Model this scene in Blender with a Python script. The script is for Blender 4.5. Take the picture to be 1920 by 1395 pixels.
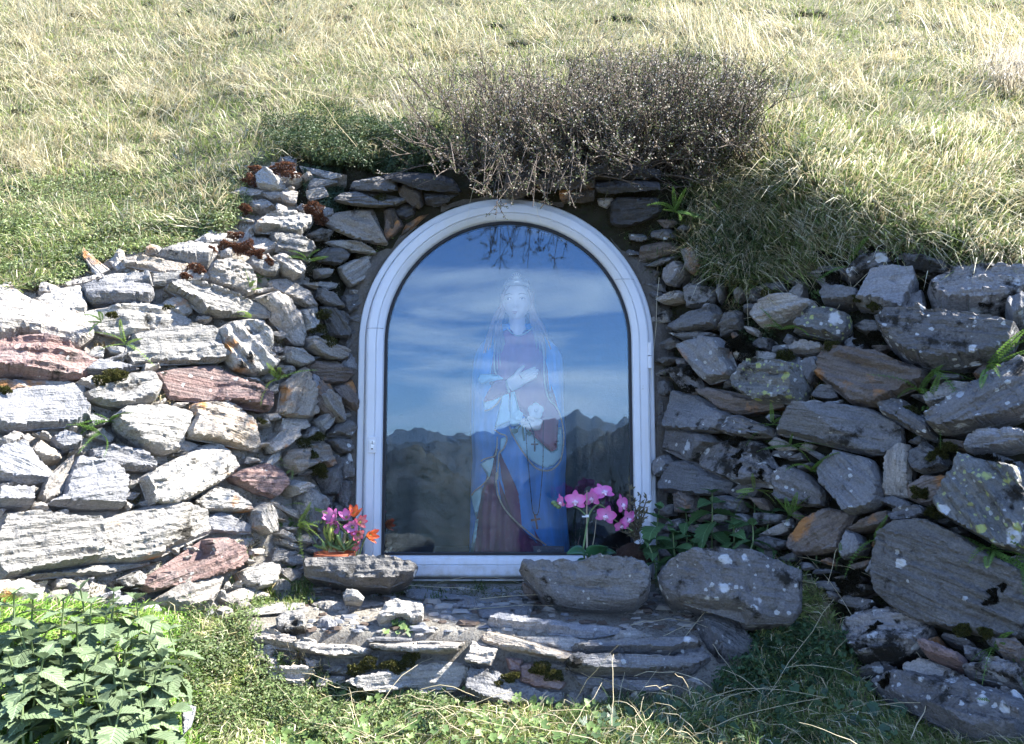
import bpy, bmesh, math, random
import numpy as np
from mathutils import Vector, Matrix, geometry as mgeo

R = math.radians
scene = bpy.context.scene
for o in list(bpy.data.objects):
    bpy.data.objects.remove(o)

# ------------------------------------------------------------------ camera
FPX, CX, CY = 1442.0, 960.0, 697.5          # focal length and centre in photograph pixels
PITCH = R(5.5)
cam_d = bpy.data.cameras.new("camera")
cam_d.sensor_width = 36.0
cam_d.lens = 36.0 * FPX / 1920.0
cam_d.clip_start = 0.05
cam_d.clip_end = 60000.0
cam = bpy.data.objects.new("camera", cam_d)
scene.collection.objects.link(cam)
cam.location = (0, 0, 0)
cam.rotation_euler = (R(90) + PITCH, 0, 0)
scene.camera = cam

# ------------------------------------------------------------------ sky
SUN_EL, SUN_AZ = R(47), R(0)                # azimuth counted from +x (right) towards +y (into the hill)
world = bpy.data.worlds.new("World")
scene.world = world
world.use_nodes = True
wn, wl = world.node_tree.nodes, world.node_tree.links
wn.clear()
wout = wn.new("ShaderNodeOutputWorld")
wbg = wn.new("ShaderNodeBackground")
wbg.inputs["Strength"].default_value = 0.09
sky = wn.new("ShaderNodeTexSky")
sky.sky_type = 'NISHITA'
sky.sun_disc = False
sky.sun_elevation = SUN_EL
sky.sun_rotation = math.pi / 2 - SUN_AZ     # clockwise from +y
sky.altitude = 2000
sky.air_density = 1.0
sky.dust_density = 0.25
sky.ozone_density = 2.5
wtc = wn.new("ShaderNodeTexCoord")
wmap = wn.new("ShaderNodeMapping")
wmap.inputs["Scale"].default_value = (2.0, 2.0, 11.0)
wmap.inputs["Rotation"].default_value = (R(7), R(5), 0)
wnoise = wn.new("ShaderNodeTexNoise")
wnoise.inputs["Scale"].default_value = 1.7
wnoise.inputs["Detail"].default_value = 7
wnoise.inputs["Roughness"].default_value = 0.55
wnoise.inputs["Distortion"].default_value = 0.35
wramp = wn.new("ShaderNodeValToRGB")
wramp.color_ramp.elements[0].position = 0.47
wramp.color_ramp.elements[0].color = (0, 0, 0, 1)
wramp.color_ramp.elements[1].position = 0.68
wramp.color_ramp.elements[1].color = (0.85, 0.85, 0.85, 1)
wsep = wn.new("ShaderNodeSeparateXYZ")
wband = wn.new("ShaderNodeMapRange")         # streaky cirrus lies low over the mountains all round
wband.inputs["From Min"].default_value = 0.16
wband.inputs["From Max"].default_value = 0.30
wband.inputs["To Min"].default_value = 1.0
wband.inputs["To Max"].default_value = 0.15
wmul = wn.new("ShaderNodeMath"); wmul.operation = 'MULTIPLY'
wtint = wn.new("ShaderNodeMix"); wtint.data_type = 'RGBA'; wtint.blend_type = 'MULTIPLY'
wtint.inputs[0].default_value = 1.0
wtint.inputs[7].default_value = (0.80, 0.96, 1.22, 1)
wmix = wn.new("ShaderNodeMix"); wmix.data_type = 'RGBA'
wmix.inputs[7].default_value = (9.5, 10.0, 11.0, 1)
wl.new(wtc.outputs["Generated"], wmap.inputs["Vector"])
wl.new(wmap.outputs["Vector"], wnoise.inputs["Vector"])
wl.new(wnoise.outputs["Fac"], wramp.inputs["Fac"])
wl.new(wtc.outputs["Generated"], wsep.inputs[0])
wl.new(wsep.outputs["Z"], wband.inputs["Value"])
wl.new(wramp.outputs["Color"], wmul.inputs[0])
wl.new(wband.outputs["Result"], wmul.inputs[1])
wl.new(sky.outputs["Color"], wtint.inputs[6])
wl.new(wtint.outputs[2], wmix.inputs[6])
wl.new(wmul.outputs[0], wmix.inputs[0])
wl.new(wmix.outputs[2], wbg.inputs["Color"])
wl.new(wbg.outputs["Background"], wout.inputs["Surface"])

# ------------------------------------------------------------------ sun
sun_d = bpy.data.lights.new("sun", 'SUN')
sun_d.energy = 5.0
sun_d.angle = R(0.53)
sun_d.color = (1.0, 0.955, 0.88)
sun = bpy.data.objects.new("sun", sun_d)
scene.collection.objects.link(sun)
SUND = Vector((math.cos(SUN_EL) * math.cos(SUN_AZ), math.cos(SUN_EL) * math.sin(SUN_AZ), math.sin(SUN_EL)))
sun.rotation_euler = SUND.to_track_quat('Z', 'Y').to_euler()

scene.view_settings.view_transform = 'Standard'
scene.view_settings.look = 'None'
scene.view_settings.exposure = 2.4
scene.view_settings.gamma = 1.0
scene.render.engine = 'CYCLES'
scene.cycles.use_denoising = True
scene.cycles.max_bounces = 6
scene.cycles.diffuse_bounces = 3
scene.cycles.glossy_bounces = 3
scene.cycles.use_adaptive_sampling = True
scene.cycles.adaptive_threshold = 0.025
scene.cycles.transparent_max_bounces = 16

# ------------------------------------------------------------------ helpers
random.seed(7)
RNG = np.random.default_rng(11)
COL = scene.collection
SP, CP = math.sin(PITCH), math.cos(PITCH)


def P(px, py, Y):
    """photograph pixel + distance (metres along y) -> point in the place; vectorised"""
    px, py, Y = np.asarray(px, float), np.asarray(py, float), np.asarray(Y, float)
    u, v = (px - CX) / FPX, (CY - py) / FPX
    dy = CP - v * SP
    return np.stack([u / dy * Y, np.ones_like(u) * Y, (SP + v * CP) / dy * Y], -1)


def raydir(px, py):
    return P(px, py, np.ones_like(np.asarray(px, float)))


def project(p):
    p = np.asarray(p, float)
    f = p[..., 1] * CP + p[..., 2] * SP
    v = -p[..., 1] * SP + p[..., 2] * CP
    return CX + FPX * p[..., 0] / f, CY - FPX * v / f


def _h(ix, iy, iz, seed):
    n = (ix.astype(np.uint32) * np.uint32(374761393) + iy.astype(np.uint32) * np.uint32(668265263)
         + iz.astype(np.uint32) * np.uint32(2147483647) + np.uint32(seed) * np.uint32(974634721))
    n = (n ^ (n >> np.uint32(13))) * np.uint32(1274126177)
    n = n ^ (n >> np.uint32(16))
    return (n & np.uint32(0xFFFFFF)).astype(float) / float(0xFFFFFF)


def vnoise(p, seed=0):
    p = np.asarray(p, float) + 1000.0
    i = np.floor(p).astype(np.int64)
    f = p - i
    f = f * f * f * (f * (f * 6 - 15) + 10)
    out = 0
    for dx in (0, 1):
        for dy in (0, 1):
            for dz in (0, 1):
                w = (f[..., 0] if dx else 1 - f[..., 0]) * (f[..., 1] if dy else 1 - f[..., 1]) * (f[..., 2] if dz else 1 - f[..., 2])
                out = out + w * _h(i[..., 0] + dx, i[..., 1] + dy, i[..., 2] + dz, seed)
    return out * 2 - 1


def fbm(p, octv=4, seed=0):
    p = np.asarray(p, float)
    a, s, o = 0.5, 1.0, 0
    for k in range(octv):
        o = o + a * vnoise(p * s, seed + k * 17)
        a *= 0.5
        s *= 2.03
    return o


def inpoly(x, y, poly):
    x, y = np.asarray(x, float), np.asarray(y, float)
    r = np.zeros(x.shape, bool)
    n = len(poly)
    for i in range(n):
        x1, y1 = poly[i]
        x2, y2 = poly[(i + 1) % n]
        if y1 == y2:
            continue
        c = ((y1 > y) != (y2 > y)) & (x < (x2 - x1) * (y - y1) / (y2 - y1) + x1)
        r ^= c
    return r


def mesh(name, V, faces, mat=None, parent=None, smooth=True, col=None, loc=None, sharp=None):
    """link one mesh object; faces = list of tuples or list of int arrays (n,3)/(n,4)"""
    me = bpy.data.meshes.new(name)
    V = np.asarray(V, float)
    if len(faces) and isinstance(faces[0], np.ndarray):
        fl = [a for a in faces if len(a)]
        me.vertices.add(len(V))
        me.vertices.foreach_set("co", V.astype(np.float32).ravel())
        li = np.concatenate([a.ravel() for a in fl]).astype(np.int32)
        tot = np.concatenate([np.full(len(a), a.shape[1], np.int32) for a in fl])
        st = np.concatenate([[0], np.cumsum(tot)[:-1]]).astype(np.int32)
        me.loops.add(len(li))
        me.loops.foreach_set("vertex_index", li)
        me.polygons.add(len(tot))
        me.polygons.foreach_set("loop_start", st)
        me.update(calc_edges=True)
    else:
        me.from_pydata([tuple(v) for v in V], [], [tuple(int(i) for i in f) for f in faces])
        me.update()
    if col is not None:
        a = me.color_attributes.new("Col", 'FLOAT_COLOR', 'POINT')
        c = np.ones((len(V), 4), np.float32)
        c[:, :3] = col
        a.data.foreach_set("color", c.ravel())
    me.polygons.foreach_set("use_smooth", np.full(len(me.polygons), smooth))
    if sharp is not None:
        me.set_sharp_from_angle(angle=R(sharp))
    if mat is not None:
        me.materials.append(mat)
    o = bpy.data.objects.new(name, me)
    COL.objects.link(o)
    if parent is not None:
        o.parent = parent
    if loc is not None:
        o.location = loc
    return o


def empty(name, loc=(0, 0, 0)):
    o = bpy.data.objects.new(name, None)
    o.empty_display_size = 0.05
    o.location = loc
    COL.objects.link(o)
    return o


def tag(o, label=None, cat=None, group=None, kind=None):
    if label: o["label"] = label
    if cat: o["category"] = cat
    if group: o["group"] = group
    if kind: o["kind"] = kind
    return o


def tube(pts, rad, sides=6, cap=True):
    """tapered tube along points; returns verts, quads"""
    pts = np.asarray(pts, float)
    n = len(pts)
    rad = np.full(n, rad, float) if np.isscalar(rad) else np.asarray(rad, float)
    t = np.gradient(pts, axis=0)
    t /= np.linalg.norm(t, axis=1)[:, None] + 1e-9
    ref = np.array([0.13, 0.31, 0.94]) if abs(t[0][2]) < 0.9 else np.array([0.95, 0.2, 0.1])
    V = []
    for k in range(n):
        a = np.cross(t[k], ref); a /= np.linalg.norm(a) + 1e-9
        b = np.cross(t[k], a)
        for s in range(sides):
            an = 2 * math.pi * s / sides
            V.append(pts[k] + rad[k] * (math.cos(an) * a + math.sin(an) * b))
    Fq = []
    for k in range(n - 1):
        for s in range(sides):
            s2 = (s + 1) % sides
            Fq.append((k * sides + s, k * sides + s2, (k + 1) * sides + s2, (k + 1) * sides + s))
    if cap:
        Fq.append(tuple(range(sides)))
        Fq.append(tuple((n - 1) * sides + s for s in range(sides - 1, -1, -1)))
    return V, Fq


class MB:
    """collects pieces of ONE part"""
    def __init__(self):
        self.V, self.F = [], []

    def add(self, V, F):
        b = len(self.V)
        self.V.extend([tuple(v) for v in V])
        self.F.extend([tuple(int(i) + b for i in f) for f in F])
        return self

    def tube(self, *a, **k):
        return self.add(*tube(*a, **k))

    def box(self, c, s, M=None):
        V = [((i - .5) * s[0], (j - .5) * s[1], (k - .5) * s[2]) for i in (0, 1) for j in (0, 1) for k in (0, 1)]
        if M is not None:
            V = [tuple(M @ Vector(v)) for v in V]
        V = [tuple(np.add(v, c)) for v in V]
        return self.add(V, [(0, 1, 3, 2), (4, 6, 7, 5), (0, 4, 5, 1), (2, 3, 7, 6), (0, 2, 6, 4), (1, 5, 7, 3)])

    def ball(self, c, r, n=8, m=6, sc=(1, 1, 1)):
        V, F = [], []
        for j in range(m + 1):
            th = math.pi * j / m
            for i in range(n):
                ph = 2 * math.pi * i / n
                V.append((c[0] + r * sc[0] * math.sin(th) * math.cos(ph), c[1] + r * sc[1] * math.sin(th) * math.sin(ph), c[2] + r * sc[2] * math.cos(th)))
        for j in range(m):
            for i in range(n):
                i2 = (i + 1) % n
                F.append((j * n + i, (j + 1) * n + i, (j + 1) * n + i2, j * n + i2))
        return self.add(V, F)

    def build(self, name, mat, parent=None, smooth=True, sharp=None, bevel=None):
        o = mesh(name, self.V, self.F, mat, parent, smooth, sharp=sharp)
        if bevel:
            m = o.modifiers.new("bevel", 'BEVEL'); m.width = bevel; m.segments = 2; m.limit_method = 'ANGLE'
        return o


def smooth_curve(pts, n):
    """Catmull-Rom through points"""
    pts = np.asarray(pts, float)
    q = np.vstack([2 * pts[0] - pts[1], pts, 2 * pts[-1] - pts[-2]])
    m = len(pts) - 1
    out = []
    for t in np.linspace(0, m - 1e-6, n):
        i = int(t); f = t - i
        p0, p1, p2, p3 = q[i], q[i + 1], q[i + 2], q[i + 3]
        out.append(0.5 * ((2 * p1) + (-p0 + p2) * f + (2 * p0 - 5 * p1 + 4 * p2 - p3) * f * f + (-p0 + 3 * p1 - 3 * p2 + p3) * f ** 3))
    return np.array(out)


# ------------------------------------------------------------------ materials
def newmat(name):
    m = bpy.data.materials.new(name)
    m.use_nodes = True
    n, l = m.node_tree.nodes, m.node_tree.links
    n.clear()
    out = n.new("ShaderNodeOutputMaterial")
    return m, n, l, out


def noise_node(n, l, vec, scale, detail=4, rough=0.55, dist=0.0):
    t = n.new("ShaderNodeTexNoise")
    t.inputs["Scale"].default_value = scale
    t.inputs["Detail"].default_value = detail
    t.inputs["Roughness"].default_value = rough
    t.inputs["Distortion"].default_value = dist
    if vec is not None:
        l.new(vec, t.inputs["Vector"])
    return t.outputs["Fac"]


def ramp(n, l, fac, a, b):
    r = n.new("ShaderNodeMapRange")
    r.inputs["From Min"].default_value = a
    r.inputs["From Max"].default_value = b
    r.clamp = True
    l.new(fac, r.inputs["Value"])
    return r.outputs["Result"]


def mixc(n, l, fac, a, b, mode='MIX'):
    m = n.new("ShaderNodeMix"); m.data_type = 'RGBA'; m.blend_type = mode
    if isinstance(fac, (int, float)): m.inputs[0].default_value = fac
    else: l.new(fac, m.inputs[0])
    for i, c in ((6, a), (7, b)):
        if isinstance(c, tuple): m.inputs[i].default_value = (*c, 1)
        else: l.new(c, m.inputs[i])
    return m.outputs[2]


def mapping(n, l, vec, scale=(1, 1, 1), loc=(0, 0, 0), rot=(0, 0, 0)):
    m = n.new("ShaderNodeMapping")
    m.inputs["Scale"].default_value = scale
    m.inputs["Location"].default_value = loc
    m.inputs["Rotation"].default_value = rot
    l.new(vec, m.inputs["Vector"])
    return m.outputs["Vector"]


def objvec(n, l):
    tc = n.new("ShaderNodeTexCoord")
    oi = n.new("ShaderNodeObjectInfo")
    mu = n.new("ShaderNodeMath"); mu.operation = 'MULTIPLY'; mu.inputs[1].default_value = 53.0
    l.new(oi.outputs["Random"], mu.inputs[0])
    ad = n.new("ShaderNodeVectorMath"); ad.operation = 'ADD'
    l.new(tc.outputs["Object"], ad.inputs[0])
    l.new(mu.outputs[0], ad.inputs[1])
    return ad.outputs[0], oi.outputs["Random"]


def spots(n, l, vec, scale, amount):
    """roundish crustose lichen thalli: a share of the cells of a warped Voronoi pattern"""
    nz = n.new("ShaderNodeTexNoise"); nz.inputs["Scale"].default_value = scale * 2.2; nz.inputs["Detail"].default_value = 3
    l.new(vec, nz.inputs["Vector"])
    wa = n.new("ShaderNodeVectorMath"); wa.operation = 'MULTIPLY_ADD'
    wa.inputs[1].default_value = (.55 / scale,) * 3
    l.new(nz.outputs["Color"], wa.inputs[0]); l.new(vec, wa.inputs[2])
    vo = n.new("ShaderNodeTexVoronoi"); vo.inputs["Scale"].default_value = scale
    l.new(wa.outputs[0], vo.inputs["Vector"])
    sp = n.new("ShaderNodeSeparateColor"); l.new(vo.outputs["Color"], sp.inputs[0])
    rad_ = n.new("ShaderNodeMapRange")
    rad_.inputs["From Min"].default_value = 1.0 - amount; rad_.inputs["From Max"].default_value = 1.0
    rad_.inputs["To Min"].default_value = 0.0; rad_.inputs["To Max"].default_value = 0.52
    l.new(sp.outputs[0], rad_.inputs["Value"])
    su = n.new("ShaderNodeMath"); su.operation = 'SUBTRACT'
    l.new(rad_.outputs["Result"], su.inputs[0]); l.new(vo.outputs["Distance"], su.inputs[1])
    return ramp(n, l, su.outputs[0], 0.0, 0.11)


def stone_mat(name, c1, c2, c3, white=0.0, yellow=0.0, black=0.0, orange=0.0, strata=0.5, rough=0.85, bump=0.8):
    m, n, l, out = newmat(name)
    bs = n.new("ShaderNodeBsdfPrincipled")
    vec, rnd = objvec(n, l)
    mott = noise_node(n, l, vec, 13, 7, 0.62)
    st = noise_node(n, l, mapping(n, l, vec, (6, 60, 75)), 1.0, 5, 0.6, 0.5)
    st2 = noise_node(n, l, mapping(n, l, vec, (14, 90, 240), (5, 2, 3)), 1.0, 3, 0.6, 0.3)
    fine = noise_node(n, l, vec, 260, 3, 0.7)
    c = mixc(n, l, ramp(n, l, mott, 0.35, 0.65), c1, c2)
    f = n.new("ShaderNodeMath"); f.operation = 'MULTIPLY'; f.inputs[1].default_value = strata
    l.new(ramp(n, l, st, 0.42, 0.66), f.inputs[0])
    c = mixc(n, l, f.outputs[0], c, c3)
    # grain and individual brightness
    v = n.new("ShaderNodeMapRange"); v.inputs["From Min"].default_value = 0.25; v.inputs["From Max"].default_value = 0.75
    v.inputs["To Min"].default_value = 0.62; v.inputs["To Max"].default_value = 1.3
    l.new(fine, v.inputs["Value"])
    c = mixc(n, l, 1.0, c, v.outputs["Result"], 'MULTIPLY')
    v2 = n.new("ShaderNodeMapRange"); v2.inputs["To Min"].default_value = 0.78; v2.inputs["To Max"].default_value = 1.18
    l.new(rnd, v2.inputs["Value"])
    c = mixc(n, l, 1.0, c, v2.outputs["Result"], 'MULTIPLY')
    ds = ramp(n, l, st2, 0.58, 0.68)      # dark thin cleavage lines
    d2 = n.new("ShaderNodeMath"); d2.operation = 'MULTIPLY'; d2.inputs[1].default_value = 0.65 * strata
    l.new(ds, d2.inputs[0])
    c = mixc(n, l, d2.outputs[0], c, (c1[0] * .25, c1[1] * .25, c1[2] * .25))
    if orange:
        k = ramp(n, l, noise_node(n, l, mapping(n, l, vec, (1, 1, 1), (9, 4, 1)), 11, 5, 0.6), 0.60 - orange * .25, 0.68 - orange * .2)
        c = mixc(n, l, k, c, (0.36, 0.17, 0.06))
    if white:
        k = spots(n, l, mapping(n, l, vec, (1, 1, 1), (3, 8, 2)), 34, white)
        c = mixc(n, l, k, c, (0.50, 0.51, 0.51))
        k = spots(n, l, mapping(n, l, vec, (1, 1, 1), (13, 2, 6)), 95, white * .8)
        c = mixc(n, l, k, c, (0.42, 0.43, 0.42))
    if yellow:
        k = spots(n, l, mapping(n, l, vec, (1, 1, 1), (1, 5, 7)), 46, yellow)
        c = mixc(n, l, k, c, (0.36, 0.39, 0.14))
        k = spots(n, l, mapping(n, l, vec, (1, 1, 1), (11, 5, 17)), 110, yellow)
        c = mixc(n, l, k, c, (0.34, 0.37, 0.17))
    if black:
        k = ramp(n, l, noise_node(n, l, mapping(n, l, vec, (1, 1, 1), (7, 1, 9)), 15, 7, 0.68), 0.615 - black * .25, 0.69 - black * .25)
        c = mixc(n, l, k, c, (0.018, 0.016, 0.012))
    l.new(c, bs.inputs["Base Color"])
    bs.inputs["Roughness"].default_value = rough
    bs.inputs["Specular IOR Level"].default_value = 0.35
    a1 = n.new("ShaderNodeMath"); a1.operation = 'MULTIPLY_ADD'; a1.inputs[1].default_value = 0.35
    l.new(fine, a1.inputs[0]); l.new(st2, a1.inputs[2])
    a2 = n.new("ShaderNodeMath"); a2.operation = 'MULTIPLY_ADD'; a2.inputs[1].default_value = 1.2
    l.new(noise_node(n, l, vec, 55, 6, 0.65), a2.inputs[0]); l.new(a1.outputs[0], a2.inputs[2])
    bp = n.new("ShaderNodeBump"); bp.inputs["Strength"].default_value = bump; bp.inputs["Distance"].default_value = 0.009
    a3 = n.new("ShaderNodeMath"); a3.operation = 'MULTIPLY_ADD'; a3.inputs[1].default_value = 2.2
    l.new(mott, a3.inputs[0]); l.new(a2.outputs[0], a3.inputs[2])
    l.new(a3.outputs[0], bp.inputs["Height"])
    l.new(bp.outputs["Normal"], bs.inputs["Normal"])
    l.new(bs.outputs[0], out.inputs[0])
    return m


SM = {
    'W': stone_mat("pale_schist", (.26, .25, .232), (.33, .315, .288), (.17, .163, .153), black=.10, strata=.65),
    'V': stone_mat("white_crusted_schist", (.315, .30, .275), (.39, .37, .335), (.20, .188, .172), black=.16, orange=.08, strata=.55),
    'G': stone_mat("grey_blue_slate", (.22, .223, .235), (.275, .272, .275), (.155, .155, .163), white=.06, strata=.6),
    'R': stone_mat("red_brown_schist", (.185, .115, .10), (.235, .16, .145), (.21, .185, .175), white=.10, black=.08, strata=.55),
    'O': stone_mat("ochre_schist", (.33, .275, .21), (.30, .285, .26), (.22, .16, .11), orange=.16, strata=.45),
    'T': stone_mat("tan_grey_schist", (.30, .275, .245), (.36, .335, .30), (.22, .195, .17), strata=.5, black=.08),
    'D': stone_mat("dark_grey_schist", (.138, .134, .128), (.182, .174, .163), (.09, .085, .08), strata=.6, white=.08, black=.16),
    'B': stone_mat("brown_schist", (.17, .135, .11), (.21, .18, .16), (.11, .09, .075), strata=.6, orange=.12),
    'S': stone_mat("dark_blue_slate", (.152, .153, .158), (.195, .192, .19), (.105, .104, .104), strata=.55, white=.10, black=.14),
    'L': stone_mat("white_lichen_schist", (.14, .138, .14), (.18, .172, .165), (.095, .09, .085), white=.42, black=.24, strata=.4),
    'Y': stone_mat("yellow_lichen_schist", (.155, .155, .15), (.205, .205, .195), (.10, .10, .098), white=.3, yellow=.5, black=.2, strata=.5),
    'E': stone_mat("shade_painted_slate", (.06, .06, .062), (.085, .082, .08), (.04, .038, .037), strata=.6),  # lintel slate, shade under the overhang put into its colour
    'F': stone_mat("shade_painted_schist", (.085, .068, .05), (.11, .09, .07), (.05, .042, .033), strata=.6, orange=.08),  # brown lintel schist, darkened in colour to stand for the same shade
    'K': stone_mat("black_lichen_schist", (.21, .205, .205), (.26, .245, .235), (.14, .135, .13), white=.24, black=.46, strata=.35),
    'A': stone_mat("orange_lichen_schist", (.27, .265, .26), (.31, .30, .29), (.19, .18, .17), orange=.34, white=.12, strata=.3),
}


def ground_mat(name, c1, c2, c3, scale=9, bump=0.8, dist=0.02):
    m, n, l, out = newmat(name)
    bs = n.new("ShaderNodeBsdfPrincipled")
    tc = n.new("ShaderNodeTexCoord")
    vec = tc.outputs["Object"]
    a = noise_node(n, l, vec, scale, 8, 0.65)
    b = noise_node(n, l, vec, scale * 9, 5, 0.7)
    c = mixc(n, l, ramp(n, l, a, .38, .62), c1, c2)
    c = mixc(n, l, ramp(n, l, b, .48, .72), c, c3)
    l.new(c, bs.inputs["Base Color"])
    bs.inputs["Roughness"].default_value = 0.95
    bs.inputs["Specular IOR Level"].default_value = 0.15
    bp = n.new("ShaderNodeBump"); bp.inputs["Strength"].default_value = bump; bp.inputs["Distance"].default_value = dist
    ad = n.new("ShaderNodeMath"); ad.operation = 'ADD'
    l.new(a, ad.inputs[0]); l.new(b, ad.inputs[1])
    l.new(ad.outputs[0], bp.inputs["Height"])
    l.new(bp.outputs["Normal"], bs.inputs["Normal"])
    l.new(bs.outputs[0], out.inputs[0])
    return m


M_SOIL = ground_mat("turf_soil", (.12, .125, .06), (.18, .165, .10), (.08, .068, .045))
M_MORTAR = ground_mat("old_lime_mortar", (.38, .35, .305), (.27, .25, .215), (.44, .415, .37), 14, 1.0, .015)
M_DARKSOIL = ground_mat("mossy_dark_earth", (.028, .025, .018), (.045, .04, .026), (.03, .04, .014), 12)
M_GREYMORTAR = ground_mat("grey_sand_mortar", (.16, .145, .125), (.12, .11, .10), (.20, .185, .16), 22, 1.0, .008)
M_LEDGESOIL = ground_mat("gritty_ledge_earth", (.19, .175, .15), (.29, .275, .24), (.08, .068, .055), 20, 1.0, .008)


def leaf_mat(name, tint=(1, 1, 1), trans=0.4, rough=0.55, attr=True, base=(.1, .2, .05), vary=0.0):
    m, n, l, out = newmat(name)
    bs = n.new("ShaderNodeBsdfPrincipled")
    tr = n.new("ShaderNodeBsdfTranslucent")
    mx = n.new("ShaderNodeMixShader")
    mx.inputs[0].default_value = trans
    if attr:
        at = n.new("ShaderNodeAttribute"); at.attribute_name = "Col"
        c = mixc(n, l, 1.0, at.outputs["Color"], tint, 'MULTIPLY')
    else:
        vec, rnd = objvec(n, l)
        k = noise_node(n, l, vec, 30, 4)
        c = mixc(n, l, ramp(n, l, k, .3, .7), tuple(x * (1 - vary) for x in base), tuple(x * (1 + vary) for x in base))
        v2 = n.new("ShaderNodeMapRange"); v2.inputs["To Min"].default_value = 0.75; v2.inputs["To Max"].default_value = 1.25
        l.new(rnd, v2.inputs["Value"])
        c = mixc(n, l, 1.0, c, v2.outputs["Result"], 'MULTIPLY')
    l.new(c, bs.inputs["Base Color"])
    l.new(c, tr.inputs["Color"])
    bs.inputs["Roughness"].default_value = rough
    bs.inputs["Specular IOR Level"].default_value = 0.3
    l.new(bs.outputs[0], mx.inputs[1]); l.new(tr.outputs[0], mx.inputs[2])
    l.new(mx.outputs[0], out.inputs[0])
    return m


def plain_mat(name, base, rough=0.6, spec=0.4, metal=0.0, vary=0.12, scale=40, bump=0.0):
    m, n, l, out = newmat(name)
    bs = n.new("ShaderNodeBsdfPrincipled")
    vec, rnd = objvec(n, l)
    k = noise_node(n, l, vec, scale, 5, .6)
    c = mixc(n, l, ramp(n, l, k, .3, .7), tuple(x * (1 - vary) for x in base), tuple(min(1, x * (1 + vary)) for x in base))
    l.new(c, bs.inputs["Base Color"])
    bs.inputs["Roughness"].default_value = rough
    bs.inputs["Specular IOR Level"].default_value = spec
    bs.inputs["Metallic"].default_value = metal
    if bump:
        bp = n.new("ShaderNodeBump"); bp.inputs["Strength"].default_value = bump; bp.inputs["Distance"].default_value = 0.002
        l.new(k, bp.inputs["Height"]); l.new(bp.outputs["Normal"], bs.inputs["Normal"])
    l.new(bs.outputs[0], out.inputs[0])
    return m


M_GRASS = leaf_mat("grass_blades", tint=(1.12, 1.12, 1.06), trans=.35, rough=.45)
M_SMALLLEAF = leaf_mat("small_leaves", trans=.3, rough=.5)
# ------------------------------------------------------------------ the lie of the land
COLS = {
    -700: [(-90, 4.6), (0, 3.3), (100, 2.4), (250, 1.7), (400, 1.3), (550, 1.08), (1100, .90), (1250, .84), (1395, .76), (1800, .5)],
    0: [(-90, 5.5), (0, 3.92), (100, 2.95), (250, 2.15), (400, 1.71), (550, 1.42), (1100, 1.22), (1250, 1.12), (1395, 1.0), (1800, .70)],
    300: [(-90, 5.6), (0, 3.96), (100, 2.98), (200, 2.39), (300, 2.0), (480, 1.56), (1120, 1.42), (1150, 1.40), (1250, 1.30), (1395, 1.13), (1800, .78)],
    520: [(-90, 5.0), (0, 3.5), (100, 2.64), (200, 2.11), (320, 1.72), (500, 1.68), (1090, 1.62), (1130, 1.57), (1180, 1.45), (1290, 1.40), (1395, 1.22), (1800, .84)],
    600: [(-90, 5.0), (0, 3.5), (100, 2.64), (200, 2.11), (300, 1.78), (330, 1.74), (700, 1.745), (1050, 1.72), (1100, 1.66), (1180, 1.44), (1300, 1.40), (1395, 1.24), (1800, .86)],
    672: [(-90, 5.0), (0, 3.5), (100, 2.64), (200, 2.11), (310, 1.74), (420, 1.77), (500, 1.80), (1085, 1.80), (1180, 1.43), (1305, 1.40), (1395, 1.25), (1800, .88)],
    960: [(-90, 4.9), (0, 3.5), (100, 2.64), (200, 2.11), (320, 1.72), (352, 1.74), (375, 1.80), (1088, 1.80), (1180, 1.43), (1315, 1.40), (1395, 1.25), (1800, .9)],
    1225: [(-90, 4.9), (0, 3.45), (100, 2.6), (200, 2.08), (310, 1.72), (420, 1.76), (500, 1.80), (1085, 1.80), (1150, 1.52), (1210, 1.42), (1310, 1.39), (1395, 1.25), (1800, .9)],
    1300: [(-90, 4.85), (0, 3.4), (100, 2.57), (250, 1.92), (330, 1.75), (400, 1.73), (700, 1.73), (1050, 1.68), (1100, 1.58), (1200, 1.45), (1300, 1.38), (1395, 1.26), (1800, .9)],
    1400: [(-90, 4.8), (0, 3.37), (100, 2.54), (230, 1.84), (330, 1.76), (450, 1.70), (700, 1.63), (1100, 1.55), (1165, 1.52), (1300, 1.36), (1395, 1.26), (1800, .9)],
    1500: [(-90, 4.7), (0, 3.2), (100, 2.42), (200, 1.93), (300, 1.60), (400, 1.60), (480, 1.60), (700, 1.54), (1100, 1.48), (1165, 1.46), (1300, 1.33), (1395, 1.25), (1800, .89)],
    1600: [(-90, 4.6), (0, 3.2), (100, 2.46), (250, 1.80), (370, 1.52), (470, 1.53), (700, 1.48), (1100, 1.41), (1200, 1.38), (1300, 1.31), (1395, 1.22), (1800, .86)],
    1700: [(-90, 4.6), (0, 3.24), (100, 2.44), (250, 1.78), (420, 1.47), (480, 1.48), (700, 1.42), (1150, 1.34), (1330, 1.26), (1395, 1.18), (1800, .82)],
    1800: [(-90, 4.6), (0, 3.25), (100, 2.45), (250, 1.76), (470, 1.40), (520, 1.42), (700, 1.35), (1150, 1.28), (1330, 1.20), (1395, 1.14), (1800, .79)],
    1920: [(-90, 4.7), (0, 3.31), (100, 2.5), (300, 1.68), (520, 1.38), (700, 1.28), (1150, 1.22), (1330, 1.14), (1395, 1.10), (1800, .76)],
    2620: [(-90, 3.9), (0, 2.8), (100, 2.0), (300, 1.3), (520, 1.05), (700, .95), (1150, .92), (1330, .86), (1395, .82), (1800, .6)],
}
GX = np.arange(-700, 2621, 8.0)
GY = np.arange(-88, 1801, 7.0)
_cx = sorted(COLS)
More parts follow.
